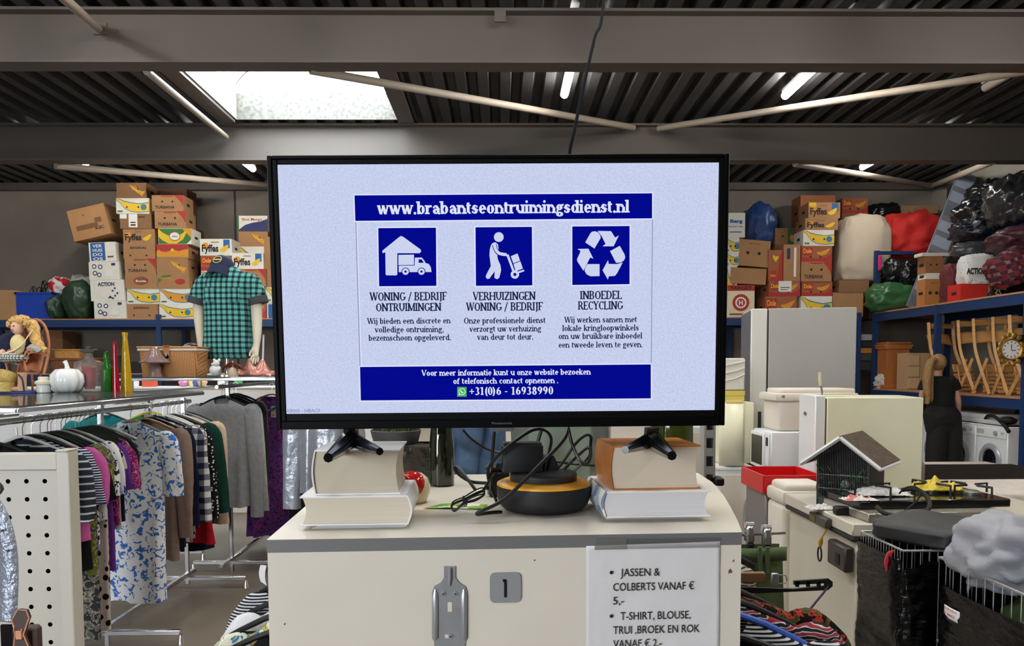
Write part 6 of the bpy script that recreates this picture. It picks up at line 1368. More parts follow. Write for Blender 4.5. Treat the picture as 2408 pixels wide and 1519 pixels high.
def pr_note(f): f.rect(.0, .68, .22, .98, W_); f.rect(.28, .1, .56, .98, W_); f.rect(.34, .2, .5, .3, K_); f.rect(.34, .38, .5, .46, K_); f.text('NANAS', .6, .8, .72, .14, K_)
def pr_wave(f): f.poly([(0, 0), (1, 0), (1, .8), (.75, .62), (.5, .55), (.25, .4), (.08, .15)], N_); f.rect(0, 0, .05, 1, G_); f.text('Blue Mango', .16, .82, .68, .18, R_, .01)
def pr_target(f): f.rect(0, .82, 1, 1, R_); f.text('TARGET', .1, .9, .86, .1, K_, .03); f.disc(.5, .45, .27, R_); f.disc(.5, .45, .18, W_); f.disc(.5, .45, .13, R_); f.text('H', .43, .57, .38, .14, W_, .04); f.rect(.08, .06, .9, .11, BR_)
def pr_berg(f): f.text('Berg', .12, .85, .6, .13, B_, .05); f.text('begeer hier', .05, .9, .42, .06, B_); f.rect(.1, .2, .8, .24, B_)
def pr_fruit(f): f.rect(.5, 0, 1, 1, G_); f.disc(.75, .4, .26, O_); f.disc(.75, .68, .14, R_); f.disc(.3, .5, .06, K_)
def pr_lines(f): f.rect(.14, .3, .72, .46, BR_); f.rect(.66, .44, .84, .6, BR_); f.text('A-BC', .62, .86, .22, .1, K_); f.disc(.4, .76, .03, BR_)
def pr_plain(f): f.rect(.3, .84, .68, .87, BR_); f.holes((.3, .66), .5)
def pr_none(f): pass
def pr_label(f): pr_dole(f); f.rect(.3, .3, .72, 1.0, W_); f.rect(.36, .55, .66, .6, K_); f.rect(.36, .42, .6, .46, K_)
def pr_ypatch(f): pr_fyffes(f, True); f.rect(.02, .74, .24, 1.0, Y_)
def pr_tall(f): f.rect(.1, .02, .55, .34, R_); f.text('Dole', .14, .5, .14, .08, Y_); f.poly([(.55, 0), (1, 0), (1, 1), (.8, .8), (.7, .4)], R_); f.strip([(.3, .8), (.5, .7), (.7, .78)], [.1, .18, .06], Y_)
def pr_tape(f): f.rect(.62, .12, .76, .92, W_); f.rect(.2, .6, .4, .9, N_)
def pr_blue(f): f.rect(.05, .02, .95, .9, B_); f.disc(.5, .6, .12, O_)
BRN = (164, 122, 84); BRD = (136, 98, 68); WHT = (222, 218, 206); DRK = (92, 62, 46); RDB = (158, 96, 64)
def carton(x0, x1, zb, zt, Y, depth, col, pr, label, roll=0.0, group='cartons stacked on the blue racking', yaw=0.0, lid=True):
    """x0, x1 world; zb, zt heights above floor"""
    w, h = x1 - x0, zt - zb; b = MB()
    b.box((0, depth / 2, h / 2), (w, depth, h))
    if lid: 
        for s in (-1, 1): b.box((s * (w / 2 + .001), depth * .5, h * .5), (.004, .11, .04), K_, bev=.001)
        b.box((0, depth / 2, h - .004), (w * .5, depth * .5, .0085), BR_)
    f = Face(b, w, h); pr(f)
    o = b.build('cardboard_box', [krm(col)] + INKS, smooth=0); o.matrix_world = Matrix.Translation(((x0 + x1) / 2, Y, zb)) @ Matrix.Rotation(R(yaw), 4, 'Z') @ Matrix.Translation((0, depth / 2, 0)) @ Matrix.Rotation(R(roll), 4, 'Y') @ Matrix.Translation((0, -depth / 2, 0))
    return tag(o, label, 'box', group)
def zl(q): return (q[0] * .3292, 400 + q[1] * .3292)
def zr(q): return (1680 + q[0] * .3023, 400 + q[1] * .3023)
def stack(fn, Y, zb, rows, depth=.4):
    for (x0, x1, yt, col, pr, label) in rows:
        xm = fn(((x0 + x1) / 2, yt)); a = P(fn((x0, yt))[0], 600, Y).x; c = P(fn((x1, yt))[0], 600, Y).x; zt = P(xm[0], xm[1], Y).z
        carton(a, c, zb, zt - .001, Y + random.Random(x0).uniform(0, .02), depth, col, pr, label); zb = zt
    return zb
Y0 = YR + .04
LT = 'left of the mannequin'
stack(zl, Y0, ZSH, [(893, 1115, 955, BRN, pr_bananas, 'brown banana carton with black lettering at the bottom of the first tall column'), (895, 1128, 845, WHT, pr_banana, 'white carton with banana picture, second from the bottom of the first tall column'),
  (888, 1115, 745, BRN, pr_oval, 'brown carton with round red emblem in the first tall column'), (888, 1110, 632, BRN, pr_turbana, 'brown carton with red corner, middle of the first tall column'), (878, 1108, 525, BRN, pr_bananas, 'brown lettered carton just above the red cornered one in the first tall column'),
  (880, 1105, 418, BRN, lambda f: pr_fyffes(f, False), 'brown carton with black script and yellow banana in the first tall column'), (862, 1085, 310, BRD, pr_note, 'brown carton with white paper notes stuck on its front'), (838, 1072, 198, WHT, pr_banana, 'white carton with banana picture near the top of the first tall column'), (846, 1058, 90, BRD, pr_bunch, 'brown carton with banana bunch on top of the first tall column')])
stack(zl, Y0, ZSH, [(1125, 1368, 955, WHT, pr_banana, 'white banana carton at the bottom of the second tall column'), (1132, 1368, 847, WHT, lambda f: pr_banana(f, O_), 'white carton with orange banana, second from the bottom of the second tall column'),
  (1115, 1345, 745, BRN, pr_arc, 'brown carton with green arc and red emblem in the second tall column'), (1115, 1340, 630, BRN, pr_bunch, 'brown carton with yellow banana bunch in the middle of the second tall column'), (1118, 1345, 528, BRN, pr_redtop, 'carton with red top half and bananas in the second tall column'),
  (1132, 1368, 415, WHT, pr_green, 'green and yellow carton with white oval emblem'), (1110, 1332, 292, BRN, pr_turbana, 'brown red cornered carton, lower of the two on the second tall column'), (1095, 1318, 178, BRN, pr_turbana, 'brown red cornered carton on top of the second tall column')])
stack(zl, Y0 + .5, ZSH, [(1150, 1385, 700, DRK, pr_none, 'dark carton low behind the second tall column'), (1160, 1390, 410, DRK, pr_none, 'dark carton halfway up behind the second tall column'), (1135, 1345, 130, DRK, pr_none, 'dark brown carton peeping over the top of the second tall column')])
# white removal boxes and a tilted brown box
zb = ZSH
for (x0, x1, yt, pr, lb, ro) in ((660, 888, 935, pr_move, 'white removal box with grey symbols at the bottom of the white stack', 1), (640, 880, 785, pr_action, 'white removal box with dark lettering in the white stack', 2), (633, 850, 655, pr_move, 'white removal box with grey symbols, second from the top of the white stack', 2), (640, 832, 515, pr_verhuis, 'white removal box with blue square, top of the white stack', 4)):
    a, c = P(zl((x0, 0))[0], 600, Y0 - .02).x, P(zl((x1, 0))[0], 600, Y0 - .02).x; zt = P(zl((740, yt))[0], zl((740, yt))[1], Y0).z; carton(a, c, zb, zt - .002, Y0 - .02, .42, WHT, pr, lb, roll=-ro * .6); zb = zt
a, c = P(zl((555, 0))[0], 600, Y0).x, P(zl((835, 0))[0], 600, Y0).x; carton(a - .04, c - .06, zb + .07, zb + .07 + 1.37 * .36, Y0 - .02, .4, (170, 126, 84), pr_lines, 'large tilted brown box balanced on the white removal boxes', roll=-13)
# right of the mannequin
stack(zl, Y0, ZSH, [(1428, 1660, 950, BRN, pr_bananas, 'brown carton hidden behind the mannequin, bottom of its stack'), (1430, 1655, 830, WHT, pr_banana, 'white carton behind the mannequin'), (1430, 1655, 718, WHT, pr_banana, 'white carton just below the red one left of the mannequin neck'), (1430, 1655, 610, RDB, pr_dole, 'red and brown carton left of the cap on the mannequin'), (1428, 1655, 490, WHT, pr_fyffes, 'white carton with black script above the cap, left one')])
stack(zl, Y0 + .4, ZSH, [(1700, 1915, 940, BRD, pr_none, 'brown carton at the back right of the mannequin'), (1705, 1915, 745, BRD, pr_none, 'second brown carton at the back right of the mannequin'), (1708, 1905, 545, WHT, pr_banana, 'white carton half hidden at the back right of the mannequin'), (1705, 1915, 435, BRN, pr_bunch, 'brown carton with yellow print below the blue waved one'), (1700, 1915, 325, WHT, pr_wave, 'white carton with blue wave and red script')], .38)
stack(zl, Y0, ZSH, [(1700, 1890, 950, RDB, pr_dole, 'reddish carton at shelf level right of the mannequin'), (1680, 1880, 830, WHT, pr_banana, 'white and yellow carton behind the right sleeve of the mannequin'), (1690, 1895, 705, BRN, pr_turbana, 'brown red cornered carton behind the right shoulder of the mannequin'), (1655, 1880, 590, WHT, pr_fyffes, 'white carton with black script above the mannequin shoulder, right one')], .38)
stack(zl, Y0 + .05, ZSH, [(1897, 2080, 945, WHT, pr_blue, 'blue carton on the shelf beside the television edge'), (1890, 2080, 835, WHT, pr_banana, 'white yellow carton half hidden by the television edge'), (1890, 2080, 700, BRN, pr_none, 'plain brown carton beside the television edge'), (1885, 2080, 475, BRN, pr_plain, 'tall brown carton on top beside the television edge')])
# far left shelf things
carton(P(-60, 700, Y0).x, P(38, 700, Y0).x, ZSH, P(20, 682, Y0).z, Y0, .4, (172, 132, 92), pr_none, 'plain brown box at the far left end of the blue rack')
a = P(40, 749, Y0); c = P(124, 687, Y0); t = thing('plastic_crate', 'blue plastic crate filled with wires on the blue rack', 'crate', ((a.x + c.x) / 2, Y0 + .2, ZSH)); w, h = c.x - a.x, c.z - ZSH; BLC = mat('blue crate plastic', (28, 66, 170), .4)
b = MB(); 
for (x, y, sx, sy) in ((-w / 2, 0, .012, .4), (w / 2, 0, .012, .4), (0, -.2, w, .012), (0, .2, w, .012)): b.box((x, y, h / 2), (sx, sy, h))
b.box((0, 0, .008), (w, .4, .012)); 
for (x, y, sx, sy) in ((-w / 2, 0, .04, .44), (w / 2, 0, .04, .44), (0, -.2, w + .04, .04), (0, .2, w + .04, .04)): b.box((x, y, h - .015), (sx, sy, .03), bev=.004)
b.build('crate_body', BLC, t)
rg = random.Random(4); b = MB()
for k in range(9):
    p0 = Vector((rg.uniform(-.2, .2), rg.uniform(-.1, .1), h * .7)); p2 = Vector((rg.uniform(-.25, .25), rg.uniform(-.15, .1), h * .8)); b.spline([p0, (p0 + p2) / 2 + Vector((0, 0, rg.uniform(.18, .34))), p2], .008, 6)
tag(b.build('wire_tangle', BLACKP, loc=t.location), 'tangle of dark wires sticking out of the blue crate', 'wires', kind='stuff')
def bag(name, label, cat, px, py, Y, w_px, h_px, m, amp=.16, seed=0, ridge=.12, dy=.3, zb=None, power=.8, lean=0, freq=2.5, tie=None):
    k = Y / F; p = P(px, py, Y); r_ = (w_px * k / 2, dy, h_px * k / 2); z = p.z if zb is None else zb + r_[2]
    b = MB(); b.blob((0, 0, r_[2]), r_, amp, freq, seed, 0, 56, 36, flat=.86, power=power, ridge=ridge); o = b.build(name, m, smooth=80); o.location = (p.x, Y, z - r_[2] - 0); o.rotation_euler = (0, R(lean), 0)
    for v in o.data.vertices: v.co.z -= r_[2] * .14
    return tag(o, label, cat)
PL_G = mat('dark green plastic', (40, 62, 46), .35, var=.15, vscale=6, bump=.5, bscale=9); PL_K = mat('black plastic film', (20, 21, 24), .22, bump=.6, bscale=10, coat=.2); PL_W = mat('white plastic', (206, 202, 194), .5, bump=.5, bscale=9); PL_GG = mat('green plastic', (50, 96, 58), .3, bump=.6, bscale=8, coat=.2); PL_B = mat('blue plastic film', (40, 66, 122), .4, bump=.5, bscale=9)
bag('garbage_sack', 'dark green sack beside the blue crate', 'sack', 143, 718, Y0 + .2, 42, 62, PL_G, seed=1, zb=ZSH, ridge=.05, amp=.12, freq=1.8); bag('garbage_sack', 'large dark green sack leaning against the white removal boxes', 'sack', 190, 700, Y0 + .16, 58, 94, PL_G, seed=2, zb=ZSH, ridge=.05, amp=.14, freq=1.7); bag('garbage_sack', 'white sack behind the dark green sacks', 'sack', 196, 662, Y0 + .7, 62, 112, PL_W, seed=3, zb=ZSH); bag('shopping_bag', 'red and white bag on top of the dark green sack', 'bag', 142, 672, Y0 + .3, 42, 44, pmat('red and white plastic', 'blotch', [(176, 34, 44), (210, 200, 196)], 7, .4, .5), seed=4, dy=.18)
# things on the lower shelf of the back rack, seen above the glass shelves
def basket(label, x0, x1, y0, y1, Y, m, zb):
    a, c = P(x0, y1, Y), P(x1, y0, Y); w, h = c.x - a.x, c.z - zb; b = MB(); b.grid(lambda u, v: Vector(((w / 2) * (.92 + .08 * v) * math.copysign(abs(math.cos(6.2832 * u)) ** .3, math.cos(6.2832 * u)), .2 * math.copysign(abs(math.sin(6.2832 * u)) ** .3, math.sin(6.2832 * u)), h * .8 * v)), 40, 8, wrap=True); b.box((0, 0, h * .88), (w * 1.02, .42, h * .16), bev=.01); b.box((0, 0, .01), (w * .85, .34, .02)); o = b.build('wicker_hamper', m, smooth=40, loc=((a.x + c.x) / 2, Y + .2, zb)); return tag(o, label, 'basket')
WK1 = mat('honey wicker', (190, 136, 72), .55, var=.25, vscale=30, bump=.4, bscale=60); WK2 = mat('brown wicker', (120, 76, 52), .6, var=.25, vscale=30, bump=.4, bscale=60)
basket('brown wicker hamper on the lower blue shelf behind the white pumpkin', 110, 226, 840, 872, YR + .05, WK2, ZSL); zt_ = P(150, 842, YR).z; basket('honey coloured wicker case on top of the brown hamper', 122, 186, 820, 842, YR + .06, WK1, zt_)
carton(P(115, 800, YR + .5).x, P(147, 800, YR + .5).x, ZSL, P(130, 778, YR + .5).z, YR + .5, .4, BRD, pr_none, 'brown box standing upright on the lower shelf behind the doll chair')
q = P(395, 800, YR + .2); t = thing('cap', 'black cap behind the picnic basket on the lower blue shelf', 'cap', (q.x, q.y, ZSL + .22)); b = MB(); b.lathe([(.24, 0), (.24, .06), (.2, .14), (.1, .18), (.0, .185)], n=28); b.box((0, -.25, .01), (.3, .2, .012), bev=.004); b.build('cap_crown', BLACKP, t)
carton(q.x - .3, q.x + .35, ZSL, ZSL + .22, YR + .06, .5, (40, 40, 42), pr_none, 'dark box under the black cap on the lower blue shelf')
bag('shoe_bag', 'grey and white bag left of the mannequin on the lower blue shelf', 'bag', 448, 800, YR + .3, 40, 40, pmat('grey white cloth', 'blotch', [(70, 68, 72), (190, 188, 190)], 8, .7, .5), seed=9, zb=ZSL + .32 - .1, dy=.2)
carton(P(425, 800, YR).x, P(470, 800, YR).x, ZSL, ZSL + .22, YR + .12, .4, BRD, pr_none, 'brown box under the grey and white bag')
for (x0, x1, yt, c_, lb) in ((262, 275, 836, (46, 40, 46), 'narrow dark box on the lower shelf behind the red vase'), (285, 345, 850, (38, 34, 38), 'low dark box on the lower shelf behind the yellow vase')): carton(P(x0, 850, YR).x, P(x1, 850, YR).x, ZSL, P(x0, yt, YR).z, YR + .1, .35, c_, pr_none, lb)
q = P(607, 860, YR + .2); tag(MB().cyl((0, 0, 0), (.03, 0, .62), .016, n=8).build('white_pole', WHITEP, loc=(P(617, 860, YR + .2).x, YR + .2, ZSL)), 'thin white pole leaning behind the right hand of the mannequin', 'pole')

# right half of the back rack
def zb_r(px): return ZSH
stack(zr, Y0, ZSH, [(95, 180, 745, WHT, pr_banana, 'white carton at shelf level right of the television'), (95, 190, 640, WHT, pr_banana, 'white banana carton behind the tilted boxes by the television'), (95, 195, 522, WHT, pr_banana, 'white carton with yellow print below the blue lettered one'), (105, 238, 330, WHT, pr_berg, 'tall white carton with blue lettering right of the television')])
zt1 = P(*zr((200, 895)), Y0 - .0).z
a, c = P(zr((103, 0))[0], 600, YR + .01).x, P(zr((315, 0))[0], 600, YR + .01).x; carton(a, c, ZSH, zt1 - .003, YR + .0, .36, (222, 206, 176), pr_target, 'cream carton with red ring emblem and red top band')
a, c = P(zr((125, 0))[0], 600, Y0).x, P(zr((402, 0))[0], 600, Y0).x; z2 = P(*zr((270, 757)), Y0).z; carton(a, c, zt1 + .02, z2 - .01, Y0, .4, BRN, pr_none, 'plain brown box above the cream ring emblem carton', roll=3)
a, c = P(zr((180, 0))[0], 600, Y0).x, P(zr((425, 0))[0], 600, Y0).x; z3 = P(*zr((300, 542)), Y0).z; carton(a, c, z2 + .02, z3, Y0 + .02, .4, BRN, pr_plain, 'tilted brown box below the blue sack', roll=5)
bag('garbage_sack', 'blue sack behind the brown boxes right of the television', 'sack', zr((345, 0))[0], 560, Y0 + .75, 72, 110, PL_B, seed=11, ridge=.05, freq=1.8, zb=P(*zr((345, 610)), Y0 + .75).z)
stack(zr, Y0 + .72, ZSH, [(240, 460, 800, BRD, pr_none, 'brown carton under the blue sack, lower one'), (240, 460, 612, BRD, pr_none, 'brown carton directly under the blue sack')], .4)
zc = stack(zr, Y0, ZSH, [(403, 650, 982, RDB, pr_dole, 'red and brown carton at shelf level left of the grey fridge top'), (430, 672, 862, RDB, pr_label, 'red and brown carton with white label on its front')])
for (x0, x1, yt, c_, pr, lb) in ((422, 532, 622, RDB, pr_tall, 'upright red and yellow carton standing on the white labelled one'), (538, 668, 580, BRN, pr_tape, 'upright brown carton with white tape beside the red and yellow one')):
    a, c = P(zr((x0, 0))[0], 600, Y0).x, P(zr((x1, 0))[0], 600, Y0).x; carton(a, c, zc, P(*zr(((x0 + x1) / 2, yt)), Y0).z, Y0, .36, c_, pr, lb)
stack(zr, Y0 + .5, ZSH, [(470, 665, 800, BRD, pr_none, 'brown carton behind the upright cartons'), (470, 665, 578, BRD, pr_none, 'second brown carton behind the upright cartons'), (470, 665, 450, BRN, pr_fruit, 'brown carton with green fruit picture')], .3)
stack(zr, Y0, ZSH, [(680, 925, 980, WHT, pr_banana, 'white banana carton at the bottom of the right tall column'), (688, 925, 866, RDB, pr_dole, 'red printed carton, second from the bottom of the right tall column'), (678, 915, 712, BRN, pr_turbana, 'brown carton with red corner in the right tall column'), (678, 915, 588, RDB, pr_dole, 'red and yellow printed carton in the middle of the right tall column'), (690, 930, 465, WHT, pr_banana, 'white banana carton high in the right tall column'), (705, 960, 372, BRN, lambda f: pr_fyffes(f, False), 'brown carton with black script, second from the top of the right tall column'), (728, 975, 250, BRN, pr_ypatch, 'brown carton with yellow patch on top of the right tall column')])
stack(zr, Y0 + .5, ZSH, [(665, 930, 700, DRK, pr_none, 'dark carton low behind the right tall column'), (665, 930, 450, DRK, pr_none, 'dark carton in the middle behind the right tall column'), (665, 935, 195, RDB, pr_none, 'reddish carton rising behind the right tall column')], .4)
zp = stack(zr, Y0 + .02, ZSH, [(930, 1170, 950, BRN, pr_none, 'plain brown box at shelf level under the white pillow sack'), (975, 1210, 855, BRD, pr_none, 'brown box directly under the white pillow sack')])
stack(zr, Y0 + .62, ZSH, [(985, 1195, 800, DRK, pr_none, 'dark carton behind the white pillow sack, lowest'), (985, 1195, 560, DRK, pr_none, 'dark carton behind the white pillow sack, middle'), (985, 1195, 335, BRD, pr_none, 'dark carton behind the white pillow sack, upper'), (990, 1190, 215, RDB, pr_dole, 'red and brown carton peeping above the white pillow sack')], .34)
PILW = mat('white pillow cloth', (204, 188, 168), .85, bump=.25, bscale=7)
o = bag('pillow_sack', 'large white stuffed pillow sack on top of the boxes', 'sack', zr((1128, 0))[0], 580, Y0 + .3, 118, 166, PILW, amp=.08, seed=13, ridge=.05, zb=zp, power=.55, lean=3)
bag('garbage_sack', 'black sack on top behind the white pillow sack', 'sack', zr((1320, 0))[0], 500, Y0 + .85, 82, 44, PL_K, seed=14, dy=.2, zb=P(*zr((1320, 400)), Y0 + .85).z)
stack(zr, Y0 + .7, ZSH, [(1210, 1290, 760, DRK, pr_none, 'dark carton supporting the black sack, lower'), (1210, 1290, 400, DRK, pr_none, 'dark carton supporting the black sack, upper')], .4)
# corner and right rack
RED = mat('red cloth', (190, 36, 32), .8, bump=.5, bscale=6)
stack(zr, Y0 + .55, ZSH, [(1300, 1460, 660, DRK, pr_none, 'dark chest in the rack corner under the red cloth bag')], .3)
bag('cloth_bag', 'bright red cloth bag heaped in the rack corner', 'bag', zr((1540, 0))[0], 550, Y0 + .35, 142, 116, RED, amp=.22, seed=15, ridge=.18, zb=P(*zr((1540, 692)), Y0 + .35).z, freq=2.2)
t = thing('wooden_crate', 'open wooden crate behind the red cloth bag', 'crate', (P(zr((1590, 0))[0], 500, 13.1).x, 13.25, P(*zr((1590, 345)), 13.2).z)); b = MB(); w = .60
for (x, y, sx, sy) in ((-w / 2, 0, .02, .35), (w / 2, 0, .02, .35), (0, -.17, w, .02), (0, .17, w, .02)): b.box((x, y, .06), (sx, sy, .13))
b.box((0, 0, .005), (w, .35, .01)); b.build('crate_body', mat('crate wood', (150, 118, 84), .7, var=.15, vscale=20), t)
carton(t.location.x - .32, t.location.x + .32, ZSH, t.location.z, 13.12, .36, DRK, pr_none, 'dark carton under the open wooden crate')
bag('garbage_sack', 'green plastic sack at shelf level in the rack corner', 'sack', zr((1370, 0))[0], 700, 12.15, 108, 72, PL_GG, seed=16, zb=ZS2 - .0, dy=.3)
bag('garbage_sack', 'black sack behind the corner post under the red bag', 'sack', zr((1400, 0))[0], 630, 12.5, 66, 66, PL_K, seed=17, zb=P(*zr((1400, 890)), 12.5).z, dy=.22)
bag('garbage_sack', 'shiny black sack between the corner post and the leaning striped board', 'sack', zr((1530, 0))[0], 640, 12.3, 74, 66, PL_K, seed=18, zb=P(*zr((1530, 900)), 12.3).z, dy=.22)
q = P(zr((1285, 0))[0], 618, 12.25); tag(MB().box((0, 0, 0), (.045, .03, .24), bev=.008).build('pink_strap', mat('pink webbing', (206, 40, 120), .6), loc=q), 'bright pink strap beside the corner post', 'strap')
# long striped board leaning on the wall
p0 = PZ(2152, 724, ZS2); p0 = P(2152, 722, 11.75); p0.z = ZS2 + .0; p1 = P(2276, 408, 12.1)
d = (p1 - p0); L_ = d.length; d.normalize(); xv = Vector((1, 0, 0)); xv = (xv - d * xv.dot(d)).normalized(); yv = d.cross(xv); Mb = Matrix.Translation(p0) @ Matrix((xv, yv, d)).transposed().to_4x4()
t = thing('striped_board', 'long grey and pale blue striped board leaning up to the roof in the rack corner', 'board', M=Mb); b = MB(); b.box((0, 0, L_ / 2), (.30, .03, L_), bev=.004)
for k in range(9):
    b.box((0, -.0155, .12 + k * L_ / 9.2), (.27, .004, L_ / 14), 1 if k % 3 else 2)
b.build('panel', [mat('board grey', (112, 114, 122), .5), mat('board pale blue', (150, 160, 178), .4), mat('board slate', (96, 102, 116), .4)], t); b = MB(); b.box((.165, 0, L_ / 2), (.03, .04, L_), bev=.003); b.build('edge_strip', mat('brown edge', (70, 48, 40), .6), t)
p = P(2305, 430, 12.3); tag(MB().box((0, .3, -1.05), (.2, .3, 2.1), bev=.01).build('dark_plank', mat('dark plank', (36, 28, 26), .7), loc=(7.3, 12.0, p.z)), 'dark brown plank right of the striped board', 'board')
YS = 11.2
carton(6.2, 6.46, ZS2, P(2195, 656, YS).z, YS, .22, (176, 118, 64), pr_plain, 'orange brown carton at the shelf edge below the white one'); z_ = P(2195, 656, YS).z
carton(6.21, 6.46, z_, P(2195, 642, YS).z, YS, .22, WHT, pr_none, 'flat white carton in the shelf edge stack'); z_ = P(2195, 642, YS).z; carton(6.2, 6.45, z_, P(2195, 603, YS).z, YS, .22, (150, 100, 62), pr_plain, 'brown carton on top of the shelf edge stack'); z_ = P(2195, 603, YS).z
t = tag(MB().box((0, 0, .03), (.42, .22, .05), bev=.004).build('tray', PL_W, loc=(6.36, YS + .12, z_)), 'flat white tray on the shelf edge stack', 'tray')
MAR = mat('maroon bag cloth', (96, 34, 40), .75, bump=.4, bscale=8); PLM = pmat('maroon plaid', 'checks', [(110, 40, 46), (60, 40, 50), (140, 90, 90)], 9, .8, .6)
o = bag('shopping_bag', 'tall maroon shopping bag on the right rack', 'bag', 2240, 660, 10.75, 40, 98, MAR, seed=20, dy=.16, zb=ZS2, power=.5)
carton(P(2259, 680, 10.3).x, P(2324, 680, 10.3).x, ZS2, P(2290, 667, 10.3).z, 10.3, .3, (196, 40, 34), pr_none, 'bright red box under the white printed bag')
o = bag('printed_bag', 'white plastic bag with colourful print and dark lettering on the red box', 'bag', 2294, 634, 10.4, 74, 76, pmat('printed bag film', 'dots', [(190, 60, 70), (222, 224, 222)], 22, .35, .14), seed=21, dy=.14, zb=P(2290, 668, 10.3).z, power=.5, amp=.08)
b = MB(); q = P(2272, 644, 10.22); q2 = P(2318, 644, 10.22); b.text('ACTION', face(0, -.01, 0), q2.x - q.x, .075, 0, bold=.05); oo = b.build('lettering', INKB, o, smooth=0); oo.location = (q.x - o.location.x, q.y - o.location.y, q.z - o.location.z)
o = bag('clear_bag', 'clear plastic bag with dark content above the printed bag', 'bag', 2300, 588, 10.6, 120, 44, mat('clear film over dark cloth', (58, 62, 68), .2, coat=.5, bump=.5, bscale=10), seed=22, dy=.2)
bag('plaid_bag', 'dark red plaid bag at the right edge of the upper rack shelf', 'bag', 2385, 625, 9.7, 90, 86, PLM, seed=23, dy=.25, lean=-20)
for i, (x, y, w, h, Y, m, lb) in enumerate(((2335, 500, 140, 100, 10.9, PL_K, 'large black sack on the pile above the clear bag'), (2385, 470, 100, 120, 10.3, mat('dark grey film', (44, 44, 46), .2, coat=.4, bump=.6, bscale=8), 'dark grey shiny sack near the top of the sack pile'), (2325, 452, 80, 56, 11.4, PL_K, 'black sack at the top of the sack pile against the wall'), (2295, 540, 100, 60, 10.9, mat('navy black film', (22, 26, 40), .3, coat=.2, bump=.5, bscale=9), 'navy black sack at the left of the sack pile'), (2392, 530, 90, 60, 10.4, mat('navy film', (28, 40, 84), .3, bump=.5, bscale=9), 'dark blue sack at the right edge of the sack pile'), (2390, 560, 110, 60, 10.1, mat('maroon film', (70, 38, 46), .4, bump=.5, bscale=9), 'maroon sack below the dark blue sack'), (2395, 440, 64, 70, 10.6, PL_K, 'black sack at the top right corner of the sack pile'))):
    bag('garbage_sack', lb, 'sack', x, y, Y, w, h, m, seed=30 + i, dy=.35, ridge=.2, lean=(i * 37 % 30) - 15)
# stroller
q = P(2342, 668, 9.95); t = thing('stroller', 'folded black stroller with grey wheel on the right rack edge', 'stroller', (q.x, q.y, ZS2)); b = MB(); rw = .13
b.lathe([(rw - .03, -.018), (rw, -.016), (rw, .016), (rw - .03, .018)], M=Matrix.Translation((0, -.05, rw)) @ rotm(90, 0, 20), n=28, cap=False); b.build('wheel', RUB, t); b = MB(); b.lathe([(.02, -.015), (.02, .015)], M=Matrix.Translation((0, -.05, rw)) @ rotm(90, 0, 20), n=12)
for k in range(6): a = k * math.pi / 3; b.cyl((0, -.05, rw), ((rw - .025) * math.cos(a), -.05 + .0 * a, rw + (rw - .025) * math.sin(a)), .008, n=6)
b.build('wheel_spokes', mat('light grey plastic', (170, 170, 168), .5), t)
b = MB(); b.spline([(-.15, -.02, .015), (.05, 0, .1), (.25, .05, .12), (.5, .1, .06)], .014, 8); b.spline([(-.1, .08, .02), (.15, .1, .25), (.4, .15, .3)], .014, 8); b.build('frame', BLACKP, t); b = MB(); b.blob((.25, .12, .2), (.24, .12, .14), .2, 2, 5); b.build('seat_cloth', C_BLK, t, smooth=80)
# ------------------------------------------------------------------ appliances and furniture on the right
ENA = mat('white enamel appliance', (234, 236, 238), .3, var=.03, vscale=3); ENC = mat('cream enamel', (238, 235, 206), .28, var=.04, vscale=3); GRF = mat('grey fridge side', (166, 164, 160), .4, var=.03, vscale=3); GASK = mat('dark gasket', (46, 44, 42), .7); STG = mat('door steel', (132, 132, 136), .35, .4)
# tall grey fridge
YG = 6.2; gx0, gx1 = P(1806, 900, YG).x, P(1998, 900, YG).x; gz = P(1900, 725, YG).z; dx0 = P(1766, 900, YG).x
t = thing('tall_fridge', 'tall grey fridge seen from its plain side', 'fridge', (gx0, YG, 0), -11)
b = MB(); b.box(((gx1 - gx0) / 2, .32, gz / 2), (gx1 - gx0, .64, gz), bev=.006); b.build('cabinet', GRF, t)
b = MB(); b.box((-.006, .32, gz / 2), (.012, .63, gz - .02)); b.build('gasket', GASK, t)
b = MB(); b.box(((dx0 - gx0) / 2 - .006, .32, gz / 2 + .005), (gx0 - dx0 - .012, .64, gz - .01), bev=.008); d = b.build('door', [mat('fridge door edge', (206, 204, 198), .4)], t)
b = MB(); q0, q1 = P(1780, 968, YG).z, P(1780, 1014, YG).z; b.box(((dx0 - gx0) * .45, -.002, (q0 + q1) / 2), (.026, .006, q0 - q1), bev=.002); b.build('handle_recess', mat('recess dark', (34, 34, 36), .6), d)
b = MB(); b.box((dx0 - gx0 - .003, .32, gz / 2), (.006, .62, gz - .03)); b.build('door_front', STG, d)
